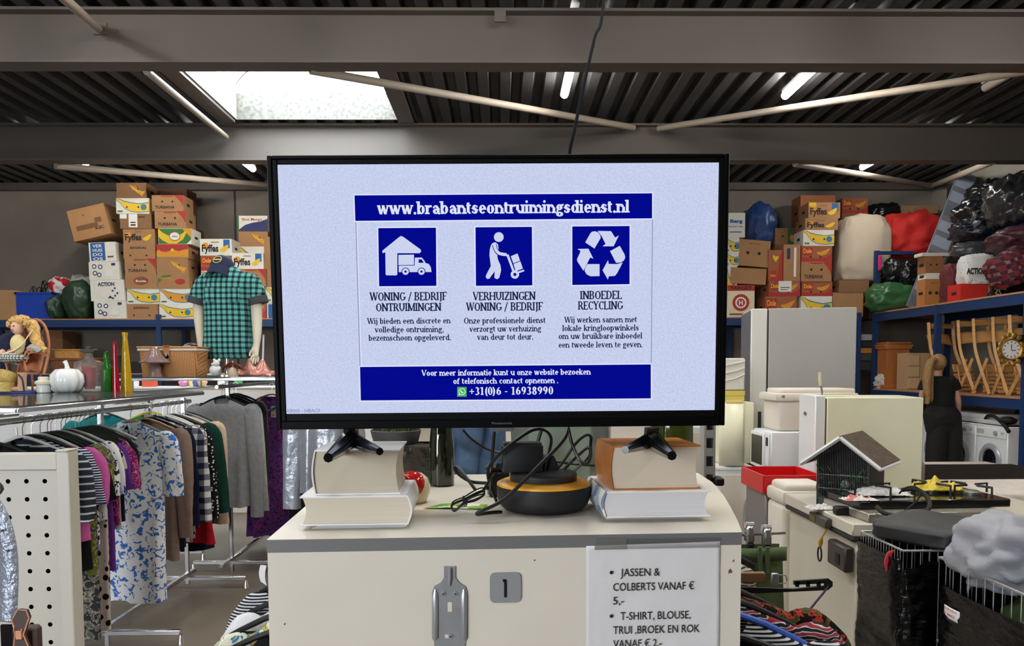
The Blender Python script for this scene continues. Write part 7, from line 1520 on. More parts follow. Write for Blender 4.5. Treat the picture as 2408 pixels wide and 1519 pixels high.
# cream fridge
YC = 4.9; cx0, cx1 = P(1944, 1000, YC).x, P(2156, 1000, YC).x; cz_ = P(2050, 934, YC).z; ex0 = P(1918, 1000, YC).x
t = thing('cream_fridge', 'glossy cream fridge side standing behind the birdcage house', 'fridge', (cx0, YC, 0), -8)
b = MB(); b.box(((cx1 - cx0) / 2, .21, cz_ / 2), (cx1 - cx0, .42, cz_), bev=.005); b.build('cabinet', ENC, t)
b = MB(); b.box((-.005, .21, cz_ / 2), (.008, .41, cz_ - .02)); b.build('gasket', mat('brown gasket', (104, 82, 56), .7), t)
zsplit = P(1900, 1246, YC).z
for z0, z1, nm in ((.04, zsplit - .004, 'door'), (zsplit + .004, cz_ + .012, 'door')):
    b = MB(); b.box(((ex0 - cx0) / 2 - .005, .21, (z0 + z1) / 2), (cx0 - ex0 - .008, .42, z1 - z0), bev=.006); d = b.build(nm, ENA, t)
    if z1 > 1: b = MB(); q = P(1893, 973, YC + .2); b.box((ex0 - cx0 - .008, .24, q.z), (.003, .04, .022)); b.build('badge', mat('dark badge', (80, 82, 86), .4), d)
q = P(1930, 932, YC + .12); t = thing('brush', 'white handled brush standing up on the cream fridge', 'brush', (q.x, YC + .12, cz_ + .012)); b = MB(); b.tube([(.012, 0, 0), (.002, 0, .05), (-.004, 0, .06)], .007, 8, 1); b.tube([(-.004, 0, .06), (-.008, 0, .1), (-.01, 0, .15)], [.009, .011, .009], 10, 0); b.build('handle', [mat('ivory plastic', (226, 214, 182), .4), STG], t)
b = MB(); b.box((.11, 0, .006), (.2, .05, .012), bev=.003); b.build('brush_head', mat('ivory plastic', (0, 0, 0)), t)
# microwave on a washing machine, cool box on the microwave
XM = 1.905; zm = P(1815, 1112, 5.4).z; zt = P(1815, 1016, 5.4).z; 
t = thing('microwave', 'white microwave facing left under the white cool box', 'microwave', (XM, 5.4, zm))
b = MB(); b.box((.22, .19, (zt - zm) / 2), (.42, .38, zt - zm), bev=.008); b.build('casing', ENA, t); b = MB(); b.box((-.003, .235, (zt - zm) / 2), (.02, .28, zt - zm - .03), bev=.006); d = b.build('door', ENA, t); b = MB(); b.box((-.0145, .235, (zt - zm) / 2), (.004, .23, zt - zm - .08), bev=.003); b.build('door_glass', BLACKG, d)
b = MB(); b.box((.004, .05, (zt - zm) * .55), (.012, .07, zt - zm - .06), bev=.003); b.box((-.003, .05, (zt - zm) * .75), (.004, .04, .06), 1); b.build('control_strip', [ENA, BLACKP], t)
def washer(label, X, Y, rz=-90, group='washing machines under the rack', h=.85, w=.6, dcol=None):
    t = thing('washing_machine', label, 'washing machine', (X, Y, 0), rz, group)
    b = MB(); b.box((0, .28, h / 2), (w, .56, h), bev=.01); b.box((0, .28, h - .012), (w + .006, .57, .024), bev=.005); b.build('casing', ENA, t)
    b = MB(); b.box((0, -.004, h - .09), (w - .02, .014, .12), bev=.004); p = b.build('control_panel', ENA, t)
    b = MB(); b.lathe([(.03, 0), (.028, .02), (0, .022)], M=Matrix.Translation((.1, -.011, h - .09)) @ rotm(90, 0, 0), n=18); b.build('program_knob', mat('knob grey', (150, 152, 156), .4), p)
    b = MB(); b.box((-.2, -.012, h - .085), (.14, .004, .06), bev=.001); b.box((.22, -.012, h - .085), (.06, .004, .03)); b.build('drawer', mat('drawer grey', (186, 188, 192), .4), p)
    b = MB(); T_m = Matrix.Translation((0, 0, .42)) @ rotm(90, 0, 0); b.lathe([(.14, -.005), (.205, -.005), (.21, .012), (.19, .03), (.15, .034), (.135, .02)], M=T_m, n=36, cap=False); dr = b.build('door_ring', mat('door ring', (176, 180, 186), .25, .3), t); b = MB(); b.lathe([(.14, .016), (.10, .03), (.05, .036), (0, .038)], M=T_m, n=30, cap=False); b.build('door_glass', mat('porthole', (16, 18, 22), .06, coat=.6), dr)
    return t
washer('washing machine facing left under the white microwave', XM - .0, 5.7, -90, h=zm - .002, w=.6, group=None)
zc0 = zt + .001; YK = 5.44; kx0, kx1 = P(1822, 960, YK).x, P(2018, 960, YK).x; zk = P(1900, 913, YK).z
t = thing('cool_box', 'white plastic cool box with domed lid on top of the microwave', 'cool box', (kx0, YK, zc0)); w = kx1 - kx0; PLW = mat('white cool box plastic', (226, 218, 206), .4)
b = MB(); b.box((w / 2 + .01, .17, .11), (w - .04, .32, .22), bev=.02, seg=3); b.build('box_body', PLW, t); b = MB(); b.box((w / 2, .17, .245), (w, .36, .055), bev=.012, seg=2); b.box((w / 2 + .02, .17, .285), (w * .9, .3, .04), bev=.015, seg=3); b.build('lid', PLW, t)
b = MB(); b.lathe([(.012, 0), (.012, .006)], M=Matrix.Translation((.055, -.012, .25)) @ rotm(90, 0, 0), n=14); b.build('rivet', mat('grey rivet', (150, 146, 138), .4), t)
# stacked red and clear storage crate, white bin
YB_ = 4.62; rx0 = P(1796, 1150, YB_).x; rzt = P(1810, 1118, YB_).z
t = thing('storage_crate', 'red rimmed storage crate with smoky clear sides before the washing machine', 'crate', (rx0, YB_, 0)); rw_, rd = .36, .42; REDP = mat('red plastic', (202, 26, 30), .3)
b = MB()
for (x, y, sx, sy) in ((0, rd / 2, .014, rd), (rw_, rd / 2, .014, rd), (rw_ / 2, 0, rw_, .014), (rw_ / 2, rd, rw_, .014)): b.box((x, y, rzt - .055), (sx, sy, .11))
b.box((rw_ / 2, rd / 2, rzt - .105), (rw_, rd, .01)); b.build('upper_tray', REDP, t)
b = MB(); b.box((rw_ / 2, rd / 2, .45), (rw_ * .9, rd * .9, rzt - .11 - .17), bev=.01); b.v = [(x, y, z + (rzt - .11 + .17) / 2 - .45) for x, y, z in b.v]; b.build('clear_box', mat('smoky clear plastic', (120, 112, 114), .25, coat=.3), t)
b = MB(); b.box((rw_ / 2, rd / 2, .085), (rw_, rd, .17), bev=.008); b.build('base_tray', REDP, t)
YW = 4.32; wx = P(1840, 1200, YW).x; wzt = P(1850, 1140, YW).z
t = thing('waste_bin', 'tall white bin with rounded lid between the red crate and the chest freezer', 'bin', (wx + .14, YW + .14, 0)); b = MB(); b.box((0, 0, (wzt - .12) / 2), (.27, .27, wzt - .12), bev=.03, seg=3); b.build('bin_body', PLW, t); b = MB(); b.box((0, 0, wzt - .08), (.28, .28, .08), bev=.02, seg=2); b.box((0, 0, wzt - .03), (.24, .24, .06), bev=.025, seg=3); b.build('lid', PLW, t)
# small cream appliance on a white cupboard, foam on top
sx0, sx1 = P(1692, 1000, 5.95).x, P(1776, 1000, 5.95).x; sz0, sz1 = P(1730, 1097, 5.95).z, P(1730, 946, 5.95).z
t = thing('small_fridge', 'small cream tabletop fridge with rounded door right of the television', 'fridge', (sx0, 5.95, sz0)); b = MB(); b.box(((sx1 - sx0) * .58, .22, (sz1 - sz0) / 2), ((sx1 - sx0) * .8, .42, sz1 - sz0), bev=.012, seg=2); b.build('cabinet', ENC, t)
b = MB(); b.lathe([(.34, -(sz1 - sz0) / 2 + .01), (.34, (sz1 - sz0) / 2 - .01)], n=8) if False else b.grid(lambda u, v: Vector(((sx1 - sx0) * .64 * u, -.004 - .02 * math.sin(math.pi * u) ** .6, .01 + (sz1 - sz0 - .02) * v)), 16, 2); d = b.build('door', ENC, t); d.modifiers.new('thickness', 'SOLIDIFY').thickness = -.012
b = MB(); b.box(((sx1 - sx0) * .45, .02, sz1 - sz0 + .004), ((sx1 - sx0) * .5, .06, .012)); b.build('yellowed_strip', mat('yellowed plastic', (226, 200, 120), .5), t)
t2 = thing('foam_block', 'white moulded foam block with a yellow sponge strip on the small cream fridge', 'foam block', (sx0 + .13, 6.1, sz1 + .01)); fz = P(1735, 842, 6.05).z - sz1 - .01; b = MB(); b.box((0, 0, fz * .62), (.19, .12, fz * .76), bev=.01); 
for k in range(3): b.tube([(-.09, -.062, fz * .45 + k * .06), (.02, -.064, fz * .52 + k * .06), (.09, -.062, fz * .62 + k * .05)], .006, 6)
b.build('foam', mat('polystyrene', (214, 210, 198), .9, bump=.2), t2); b = MB(); b.box((0, 0, fz * .17), (.19, .13, fz * .12), bev=.004); b.box((0, 0, fz * .055), (.18, .12, fz * .11)); b.build('sponge_strip', mat('yellow sponge', (206, 190, 100), .9), t2)
t = thing('white_cupboard', 'white cupboard on the floor that carries the small cream fridge', 'cupboard', (sx0, 5.92, 0)); b = MB(); b.box((.15, .24, sz0 / 2 - .012), (.34, .46, sz0 - .024), bev=.005); b.box((.15, .24, sz0 - .014), (.36, .48, .024), bev=.004); b.build('cupboard_body', WHITEP, t); b = MB(); b.box((.15, .004, sz0 * .5), (.3, .012, sz0 * .85), bev=.004); b.build('cupboard_door', WHITE, t)
t = thing('white_sideboard', 'low white sideboard behind the slotted upright', 'sideboard', (.8, 7.6, 0)); b = MB(); b.box((.65, .25, .49), (1.3, .5, .98), bev=.006); b.build('sideboard_body', WHITEP, t)
for k in range(2): b = MB(); b.box((.33 + .64 * k, -.006, .5), (.6, .012, .86), bev=.003); b.build('sideboard_door', WHITE, t)
t = thing('white_counter', 'white counter seen below the television behind the potted grass', 'counter', (-1.45, 5.7, 0)); b = MB(); b.box((1.3, .3, .58), (2.6, .6, 1.16), bev=.006); b.build('counter_body', WHITE, t); b = MB(); b.box((1.3, .3, 1.175), (2.64, .64, .03), bev=.004); b.build('counter_top', WHITEP, t)
# chest freezer
FXa, FYa, FYb, FXb = 1.586, 3.41, 4.24, 2.75; FZ = EYE - .72; FRC = mat('freezer cream', (206, 200, 184), .32, var=.03, vscale=4)
t = thing('chest_freezer', 'cream chest freezer with dark gasket carrying the birdcage and gas hob', 'freezer', (FXa, FYa, 0)); fw, fd = FXb - FXa, FYb - FYa
b = MB(); b.box((fw / 2 + .012, fd / 2, (FZ - .085) / 2), (fw - .024, fd - .024, FZ - .085), bev=.008); b.box((.05, .009, (FZ - .09) / 2), (.004, .006, FZ - .1), 1); b.build('freezer_body', [FRC, GASK], t)
b = MB(); b.box((fw / 2, fd / 2, FZ - .073), (fw - .004, fd - .004, .024), bev=.006); b.build('gasket', GASK, t); b = MB(); b.box((fw / 2, fd / 2, FZ - .03), (fw, fd, .06), bev=.006); b.build('lid', FRC, t)
def onX(px, py, X=FXa): 
    d = ray(px, py); s = X / d.x; return Vector((X, d.y * s, EYE + d.z * s))
a, c = onX(1917, 1200), onX(1957, 1222); b = MB(); ym = (a.y + c.y) / 2 - FYa; zm_ = FZ - .045; b.box((-.016, ym, zm_), (.034, a.y - c.y, .05), bev=.006); b.box((-.034, ym + .05, zm_), (.003, .06, .03), 1); b.build('lock_handle', [mat('grey handle', (74, 68, 64), .4), mat('bronze plate', (126, 104, 66), .4, .6)], t)
a, c = onX(1966, 1278), onX(2008, 1335); b = MB(); b.box((-.02, (a.y + c.y) / 2 - FYa, (a.z + c.z) / 2 - .0), (.045, a.y - c.y, abs(a.z - c.z) + .05), bev=.008); b.box((-.044, (a.y + c.y) / 2 - FYa - .02, (a.z + c.z) / 2 - .01), (.004, .04, .05), 1); b.build('thermostat_box', [mat('thermostat brown', (56, 50, 46), .4), BLACKP], t)
a = onX(1955, 1232); kt = thing('key_ring', 'dark key ring on a yellow cord hanging from the freezer lock', 'key', (FXa - .02, a.y, FZ - .07)); b = MB(); b.tube([(0, 0, 0), (-.012, .03, -.05)], .004, 6); b.tube([(-.012, .03, -.05), (-.014, .04, -.075), (-.013, .046, -.1)], [.006, .012, .006], 8); b.build('cord', mat('yellow cord', (196, 146, 50), .7), kt); b = MB(); b.tube([(-.013, .05 + .022 * math.sin(k * .5236), -.135 + .036 * math.cos(k * .5236)) for k in range(13)], .004, 6); b.build('ring', RUB, kt)
# birdcage house
hp = P(2000, 1150, 3.93); hp.z = FZ
t = thing('birdcage_house', 'birdcage shaped like a house with brown felt roof on the chest freezer', 'birdcage', hp, -40)
w, l, he, hr = .25, .30, .255, .35
DKW = mat('dark grey wall', (44, 44, 46), .6); FELT = mat('brown roofing felt', (92, 78, 66), .95, var=.25, vscale=40, bump=.3, bscale=90)
b = MB(); b.box((w / 2 - .005, 0, he / 2), (.01, l, he)); b.box((-w / 2 + .005, 0, he / 2), (.01, l, he)); b.prism([(-w / 2, 0), (w / 2, 0), (w / 2, he), (0, hr), (-w / 2, he)], 0, .01, 0, Matrix.Translation((0, l / 2, 0)) @ FX); b.prism([(-w / 2, he - .01), (w / 2, he - .01), (0, hr)], 0, .01, 0, Matrix.Translation((0, -l / 2 + .01, 0)) @ FX) if False else None; b.build('walls', DKW, t)
b = MB(); ov = .065; dz = (hr - he) / (w / 2)
for s in (-1, 1):
    x1 = s * (w / 2 + ov); z1 = hr - dz * (w / 2 + ov); Lh = l / 2 + .05
    vs = [(0, -Lh, hr + .004), (x1, -Lh, z1 + .004), (x1, Lh, z1 + .004), (0, Lh, hr + .004), (0, -Lh, hr + .016), (x1, -Lh, z1 + .016), (x1, Lh, z1 + .016), (0, Lh, hr + .016)]
    b.add(vs, [(0, 1, 2, 3), (7, 6, 5, 4), (0, 4, 5, 1), (1, 5, 6, 2), (2, 6, 7, 3), (3, 7, 4, 0)])
b.build('felt_roof', FELT, t)
b = MB()
for s in (-1, 1):
    x1 = s * (w / 2 + ov); z1 = hr - dz * (w / 2 + ov); Lh = l / 2 + .052
    b.tube([(0, -Lh, hr + .006), (x1, -Lh, z1 + .006)], .009, 4, flat=1.2); b.tube([(x1, -Lh, z1 + .005), (x1, Lh, z1 + .005)], .008, 4)
b.build('white_edging', WHITEP, t)
b = MB()
for k in range(31): x = -w / 2 + w * k / 30; zt_ = hr - dz * abs(x) - .004; b.tube([(x, -l / 2, .03), (x, -l / 2, zt_)], .0011, 4)
for z in (.09, .16): b.tube([(-w / 2, -l / 2, z), (w / 2, -l / 2, z)], .0016, 4)
b.build('wire_front', STEELP, t); b = MB(); b.box((0, -l / 2 + .03, .02), (w, .06, .04), bev=.004); b.box((0, 0, .006), (w, l, .012)); b.build('base_tray', mat('blue grey tray', (72, 80, 92), .5), t)
b = MB(); rg = random.Random(6)
for k in range(46):
    p = Vector((rg.uniform(-.12, .12), rg.uniform(-.17, -.12), rg.uniform(.02, .19))); b.tube([p, p + Vector((rg.uniform(-.02, .02), rg.uniform(-.015, .01), rg.uniform(-.03, .03))), p + Vector((rg.uniform(-.03, .03), rg.uniform(-.02, .01), rg.uniform(-.04, .04)))], [.002, .0035, .001], 5)
b.build('artificial_ivy', mat('ivy green', (46, 92, 62), .6), t); b = MB(); b.blob((0, -l / 2 + .05, .11), (.02, .02, .02), 0, 1, 1, 0, 14, 10); b.box((.02, -.06, .15), (.12, .02, .006), bev=.001); b.build('perch', mat('white bell', (206, 206, 204), .4), t)
# steel tray and black gas hob on the freezer
tp = Vector((1.98, 3.66, FZ)); t = thing('steel_tray', 'flat steel panel lying on the chest freezer under the gas hob', 'panel', tp, 4); b = MB(); b.box((.0, 0, .022), (.66, .42, .04), bev=.004); b.build('panel', mat('wrapped steel', (176, 170, 158), .3, .5, var=.25, vscale=9, bump=.5, bscale=12), t)
b = MB()
for x in (-.24, .26): b.lathe([(.02, 0), (.02, .018), (.012, .02), (.011, .012)], M=Matrix.Translation((x, -.212, .022)) @ rotm(90, 0, 0), n=18)
b.build('knob', STEELP, t)
hb = thing('gas_hob', 'black gas hob with pan supports lying on the steel panel', 'gas hob', (2.03, 3.72, FZ + .043), 3); b = MB(); b.box((0, 0, .02), (.74, .36, .04), bev=.006); b.build('hob_plate', mat('black hob glass', (16, 16, 17), .2, coat=.4), hb)
for (x, y) in ((-.2, 0.02), (.12, .05), (.28, -.02)):
    b = MB()
    for k in range(4):
        a = k * math.pi / 2 + .3; b.tube([(x + .11 * math.cos(a), y + .11 * math.sin(a), .04), (x + .11 * math.cos(a), y + .11 * math.sin(a), .085), (x + .03 * math.cos(a), y + .03 * math.sin(a), .085)], .0065, 4)
    b.build('pan_support', BLACKP, hb)
    b = MB(); b.lathe([(.045, .04), (.045, .05), (.03, .058), (.0, .06)], c=(x, y, 0), n=20); b.build('burner', mat('burner steel', (120, 118, 112), .4, .7), hb)
bb = P(2020, 1178, 3.55); 
def hose(name, label, pts, r, m, cat): b = MB(); b.spline([P(*p) for p in pts], r, 8, sub=8); return tag(b.build(name, m), label, cat)
hose('gas_hose', 'thick black gas hose curling over the front of the gas hob', [(2062, 1192, 3.42), (2078, 1206, 3.36), (2110, 1213, 3.33), (2150, 1212, 3.33), (2180, 1200, 3.36), (2186, 1182, 3.42), (2172, 1160, 3.5), (2150, 1150, 3.56), (2120, 1152, 3.6)], .0105, RUB, 'hose')
hose('power_cable', 'thin black cable looping above the gas hob', [(2115, 1160, 3.56), (2128, 1148, 3.5), (2148, 1144, 3.46), (2162, 1152, 3.44), (2160, 1172, 3.42), (2142, 1190, 3.4), (2128, 1200, 3.38)], .004, RUB, 'cable')
def film(name, label, cat, px, py, Y, wx, wy, hz, m, seed, zb):
    p = P(px, py, Y); b = MB(); b.grid(lambda u, v: Vector(((u - .5) * wx, (v - .5) * wy, max(.004, hz * math.sin(math.pi * u) ** .6 * math.sin(math.pi * v) ** .6 * (.75 + .8 * noise.noise((u * 5, v * 4, seed))) + .012 * noise.noise((u * 14, v * 12, seed))))), 40, 26); o = b.build(name, m, smooth=80, loc=(p.x, Y, zb)); o.modifiers.new('thickness', 'SOLIDIFY').thickness = .002; return tag(o, label, cat)
FLM = mat('clear crinkled film', (214, 212, 210), .15, coat=.6, bump=.6, bscale=30, var=.15, vscale=20)
film('plastic_wrap', 'crinkled clear plastic wrap behind the gas hob', 'plastic wrap', 2070, 1150, 3.70, .26, .14, .045, FLM, 2, FZ + .085); film('plastic_bag', 'crumpled yellow bag on the right of the gas hob', 'bag', 2200, 1145, 3.78, .24, .14, .05, mat('yellow film', (214, 190, 60), .35, bump=.4, bscale=20), 5, FZ + .095)
film('cloth_rag', 'pink and white rag at the left corner of the gas hob', 'rag', 2020, 1172, 3.56, .16, .08, .02, pmat('pink white rag', 'blotch', [(206, 120, 116), (214, 210, 206)], 14, .8, .45), 7, FZ + .082)
t = thing('burner_cap', 'black knob end lying left of the gas hob', 'knob', P(1985, 1170, 3.62) * 1.0); t.location.z = FZ + .001; b = MB(); b.box((0, 0, .02), (.09, .05, .04), bev=.006); b.box((.1, .04, .045), (.06, .04, .09), bev=.006); b.build('knob_body', BLACKP, t)
film('white_leaflet', 'white sheets behind the birdcage base on the freezer', 'paper', 1935, 1163, 3.78, .16, .1, .02, PAPER, 9, FZ + .001)
# wrapped wire trolleys
FK = mat('black stretch film', (3, 3, 4), .22, spec=.4, bump=.45, bscale=5, stretch=(2, 2, 9)); WIRE = mat('wire mesh', (196, 196, 196), .3, .8)
def trolley(label, x0, x1, y0, y1, h, hf, seed):
    t = thing('wire_trolley', label, 'trolley', ((x0 + x1) / 2, (y0 + y1) / 2, 0)); w, d = x1 - x0, y1 - y0; b = MB()
    for z in (h, h * .72, .15):
        for (p, q) in (((-1, -1), (1, -1)), ((1, -1), (1, 1)), ((1, 1), (-1, 1)), ((-1, 1), (-1, -1))): b.tube([(p[0] * w / 2, p[1] * d / 2, z), (q[0] * w / 2, q[1] * d / 2, z)], .004, 6)
    n = 16
    for k in range(n + 1):
        for s in (-1, 1): b.tube([(-w / 2 + w * k / n, s * d / 2, .15), (-w / 2 + w * k / n, s * d / 2, h)], .0016, 4); b.tube([(s * w / 2, -d / 2 + d * k / n, .15), (s * w / 2, -d / 2 + d * k / n, h)], .0016, 4)
    b.build('wire_basket', WIRE, t)
    b = MB()
    def f(u, v):
        a = 2 * math.pi * u; c, s = math.cos(a), math.sin(a); x = math.copysign(abs(c) ** .22, c) * (w / 2 + .02); y = math.copysign(abs(s) ** .22, s) * (d / 2 + .02); k = .006 * noise.noise((u * 34 + v * 20, v * 26, seed)) + .012 * noise.noise((u * 16, v * 5, seed)) + .005 * noise.noise((u * 6, v * 40, seed)); r_ = math.hypot(x, y); top = hf - .06 * max(0, noise.noise((u * 7, 1.3, seed))) - .03 * (noise.noise((u * 22, 2.3, seed)))
        return Vector((x * (1 + k / r_), y * (1 + k / r_), .1 + (top - .1) * v))
    b.grid(f, 120, 50, wrap=True); b.build('black_film', FK, t, smooth=80); b = MB()
    for (p, q) in ((-1, -1), (1, -1), (1, 1), (-1, 1)): b.lathe([(.04, -.012), (.04, .012)], M=Matrix.Translation((p * w * .42, q * d * .42, .04)) @ rotm(90, 0, 0), n=16); b.cyl((p * w * .42, q * d * .42, .06), (p * w * .42, q * d * .42, .15), .01, n=8)
    b.build('castors', RUB, t); return t
T1 = (1.335, 1.80, 2.50, 2.80); T2 = (1.415, 2.0, 1.80, 2.43); H1 = EYE - .62; H2 = EYE - .625
trolley('wire trolley wrapped in black film under the black cushion', *T1, H1, H1 - .03, 3); t2 = trolley('wire trolley wrapped in black film with a price note, nearest at lower right', *T2, H2, H2 - .06, 8)
# contents of the near trolley
GRC = mat('moss green cloth', (84, 104, 60), .95, bump=.4, bscale=40); b = MB(); b.blob((0, 0, 0), (.24, .26, .22), .2, 2.5, 5, 0, 40, 24, flat=.9, ridge=.15); o = tag(b.build('green_blanket', GRC, smooth=80, loc=(1.70, 2.06, H2 - .16)), 'moss green blanket inside the near wire trolley', 'blanket')
b = MB(); b.box((0, 0, .35), (.5, .56, .5)); o = tag(b.build('packed_goods', C_BLK, loc=(1.70, 2.115, .1)), 'dark packed goods filling the near wire trolley', 'goods')
a, c = onX(2228, 1420, T2[0] - .012), onX(2264, 1468, T2[0] - .012); t = thing('price_note', 'white price note with red handwriting on the black film', 'price note', Vector((T2[0] - .022, (a.y + c.y) / 2, (a.z + c.z) / 2))); hz = abs(a.z - c.z); wy = abs(a.y - c.y)
b = MB(); b.grid(lambda u, v: Vector((-.003 * math.sin(3 * u), wy * (.5 - u), hz * (v - .5))), 6, 6); o = b.build('note', PAPER, t); o.modifiers.new('thickness', 'SOLIDIFY').thickness = .0006
b = MB(); Mn = Matrix.Translation((-.006, wy * .34, -hz * .22)) @ Matrix(((0, 0, -1), (-1, 0, 0), (0, 1, 0))).to_4x4(); b.text('180', Mn, wy * .62, hz * .2, bold=.01); b.text('FRIES', Matrix.Translation((0, .0, hz * .46)) @ Mn, wy * .75, hz * .17, bold=.0); b.build('handwriting', mat('red pen', (196, 50, 50), .7), t, smooth=0)
# black cushion, grey cloth, ribbon
p = P(2195, 1262, 2.62); t = MB(); t.blob((0, 0, 0), (.155, .155, .036), .06, 2, 4, 0, 48, 24, power=.42); o = tag(t.build('cushion', mat('black coated fabric', (40, 40, 42), .5, bump=.2, bscale=6), smooth=80), 'flat black cushion lying on the film wrapped trolley', 'cushion'); o.matrix_world = Matrix.Translation((p.x + .01, 2.66, H1 + .04)) @ rotm(0, -3, 34)
GC = mat('grey jersey cloth', (150, 150, 156), .85, bump=.2, bscale=30)
p = P(2345, 1285, 2.35); b = MB(); b.blob((0, 0, .05), (.18, .16, .12), .16, 1.4, 6, 0, 72, 44, flat=.9, ridge=.34, power=.8)
o = tag(b.build('grey_garment', GC, smooth=80, loc=(p.x + .03, 2.27, H2 + .0)), 'crumpled grey garment thrown over the corner of the near trolley', 'garment')
q = P(2245, 1330, 2.40); b = MB(); b.grid(lambda u, v: Vector((-.03 * (1 - v) + .16 * u + .01 * math.sin(9 * u + 3 * v), -.06 * u - .012 * math.cos(11 * u) - .02, .1 + .02 * math.sin(5 * u) - (.20 - .13 * u) * v)), 30, 20); so = b.build('hanging_sleeve', GC, o, smooth=80); so.location = (q.x - o.location.x + .02, q.y - o.location.y - .0, .0); so.modifiers.new('thickness', 'SOLIDIFY').thickness = .006
q = P(2082, 1290, 2.60); b = MB(); b.grid(lambda u, v: Vector((-.012 + .022 * u - .012 * math.sin(3.1 * v), .0, -.075 * v + .006 * u)), 4, 10); o = tag(b.build('red_ribbon', mat('red cloth tape', (206, 60, 70), .7), loc=(q.x, q.y - .04, q.z)), 'red ribbon hanging at the corner of the wrapped trolley', 'ribbon'); o.modifiers.new('thickness', 'SOLIDIFY').thickness = .003
# mattresses and boards
QUI = mat('quilted mattress', (206, 198, 190), .85, bump=.5, bscale=14, var=.08, vscale=20)
bz0 = EYE - .942
t = thing('bed_base', 'black bed base at the right edge behind the gas hob', 'bed base', (4.0, 4.92, 0)); b = MB(); b.box((0, 0, bz0 / 2), (2.3, .62, bz0), bev=.02); b.build('base', mat('black bed cloth', (24, 23, 24), .8), t)
tag(MB().box((0, 0, .075), (2.25, .6, .15), bev=.03, seg=3).build('mattress', QUI, loc=(4.02, 4.92, bz0)), 'white quilted mattress on the black bed base', 'mattress')
tag(MB().box((0, 0, .03), (1.2, .86, .06), bev=.006).build('dark_board', mat('dark brown board', (36, 30, 28), .9, spec=.1), loc=(3.72, 5.97, EYE - .906)), 'dark brown board lying flat behind the quilted mattress', 'board')
t = thing('pallet_stack', 'plain stack under the dark brown board', 'stack', (3.72, 5.97, 0)); b = MB(); b.box((0, 0, (EYE - .906) / 2), (1.15, .82, EYE - .908), bev=.01); b.build('stack_body', mat('black bed cloth', (0, 0, 0)), t)
t = tag(MB().box((0, 0, .08), (1.6, .8, .16), bev=.03, seg=3).build('mattress', QUI, loc=(4.4, 7.7, EYE - 1.2)), 'white mattress on the floor side behind the dark brown board', 'mattress'); t = thing('bed_base', 'bed base under the rear white mattress', 'bed base', (4.4, 7.7, 0)); b = MB(); b.box((0, 0, (EYE - 1.2) / 2), (1.55, .78, EYE - 1.202), bev=.02); b.build('base', C_BLK, t)
p = P(2168, 1120, 5.35); t = thing('armchair', 'beige armchair arm just right of the cream fridge', 'armchair', (p.x + .0, 5.5, 0)); UP = mat('beige upholstery', (150, 140, 128), .9, bump=.2); b = MB(); za_ = P(2168, 1084, 5.35).z; b.box((0, .25, za_ / 2), (.14, .7, za_), bev=.05, seg=4); b.build('armrest', UP, t); b = MB(); b.box((-.2, .3, .22), (.34, .6, .44), bev=.04, seg=3); b.build('seat', UP, t); b = MB(); b.box((-.16, .62, .4), (.46, .16, .8), bev=.05, seg=3); b.build('backrest', UP, t)
# washing machines under the right rack
for i, (yc, lb) in enumerate(((9.3, 'washing machine under the right rack, nearest to the right edge'), (9.92, 'washing machine under the right rack beside the woman'), (10.54, 'washing machine under the right rack hidden behind the woman'), (11.2, 'washing machine under the right rack left of the woman'))): washer(lb, 6.02, yc, -90)
tag(MB().box((0, 0, .03), (.5, 1.1, .06), bev=.01).box((.02, .1, .09), (.46, .9, .06), bev=.01).build('white_boards', WHITEP, loc=(6.32, 9.75, .852)), 'white panels lying on the washing machines behind the woman', 'panel')
b = MB(); b.spline([(0, .25, .05), (-.06, .1, .1), (-.08, -.05, .1), (-.1, -.25, .02), (-.12, -.38, -.06)], .022, 8); b.blob((-.02, -.2, .06), (.1, .1, .05), .1, 2, 1); tag(b.build('vacuum_hose', RUB, loc=(6.1, 9.3, .86)), 'dark vacuum hose draped over the nearest washing machine', 'hose')
# things on the lower shelf of the right rack
PIN = mat('pine wood', (176, 108, 56), .5, var=.15, vscale=3, stretch=(8, 8, 1)); zs = ZS3
t = thing('pine_cabinet', 'small pine cabinet with crown moulding on the right rack', 'cabinet', (6.24, 12.0, zs)); ph_ = P(2125, 806, 11.85).z - zs; b = MB(); b.box((0, .14, ph_ * .45), (.36, .3, ph_ * .9), bev=.005); b.box((.1, -.012, ph_ * .45), (.14, .012, ph_ * .78)); b.build('carcass', PIN, t); b = MB()
for k, (w_, h_) in enumerate(((.42, .05), (.46, .03), (.40, .03))): b.box((0, .14, ph_ - .07 + k * .035), (w_, .34, h_), bev=.006)
b.build('crown_moulding', PIN, t); b = MB(); b.box((0, .14, .03), (.42, .34, .06), bev=.006); b.build('plinth', PIN, t)
t = thing('drawer_box', 'light brown cardboard drawer unit right of the pine cabinet', 'drawer unit', (6.36, 11.45, zs)); dh = P(2165, 830, 11.4).z - zs; b = MB(); b.box((0, .15, dh / 2), (.52, .3, dh), bev=.004); b.build('carcass', mat('kraft board', (182, 150, 112), .85), t)
for k in range(3): b = MB(); b.box((-.16, -.006, dh * (.18 + .31 * k)), (.16, .012, dh * .27), bev=.002); b.build('drawer', mat('kraft board light', (198, 168, 128), .85), t)
bag('carrier_bag', 'crumpled white carrier bag at the corner of the lower rack shelf', 'bag', 2078, 898, 12.18, 36, 38, PL_W, amp=.3, seed=50, dy=.14, zb=zs, ridge=.3)
CHW = mat('beech wood', (196, 146, 88), .45, var=.12, vscale=4, stretch=(1, 1, 6))
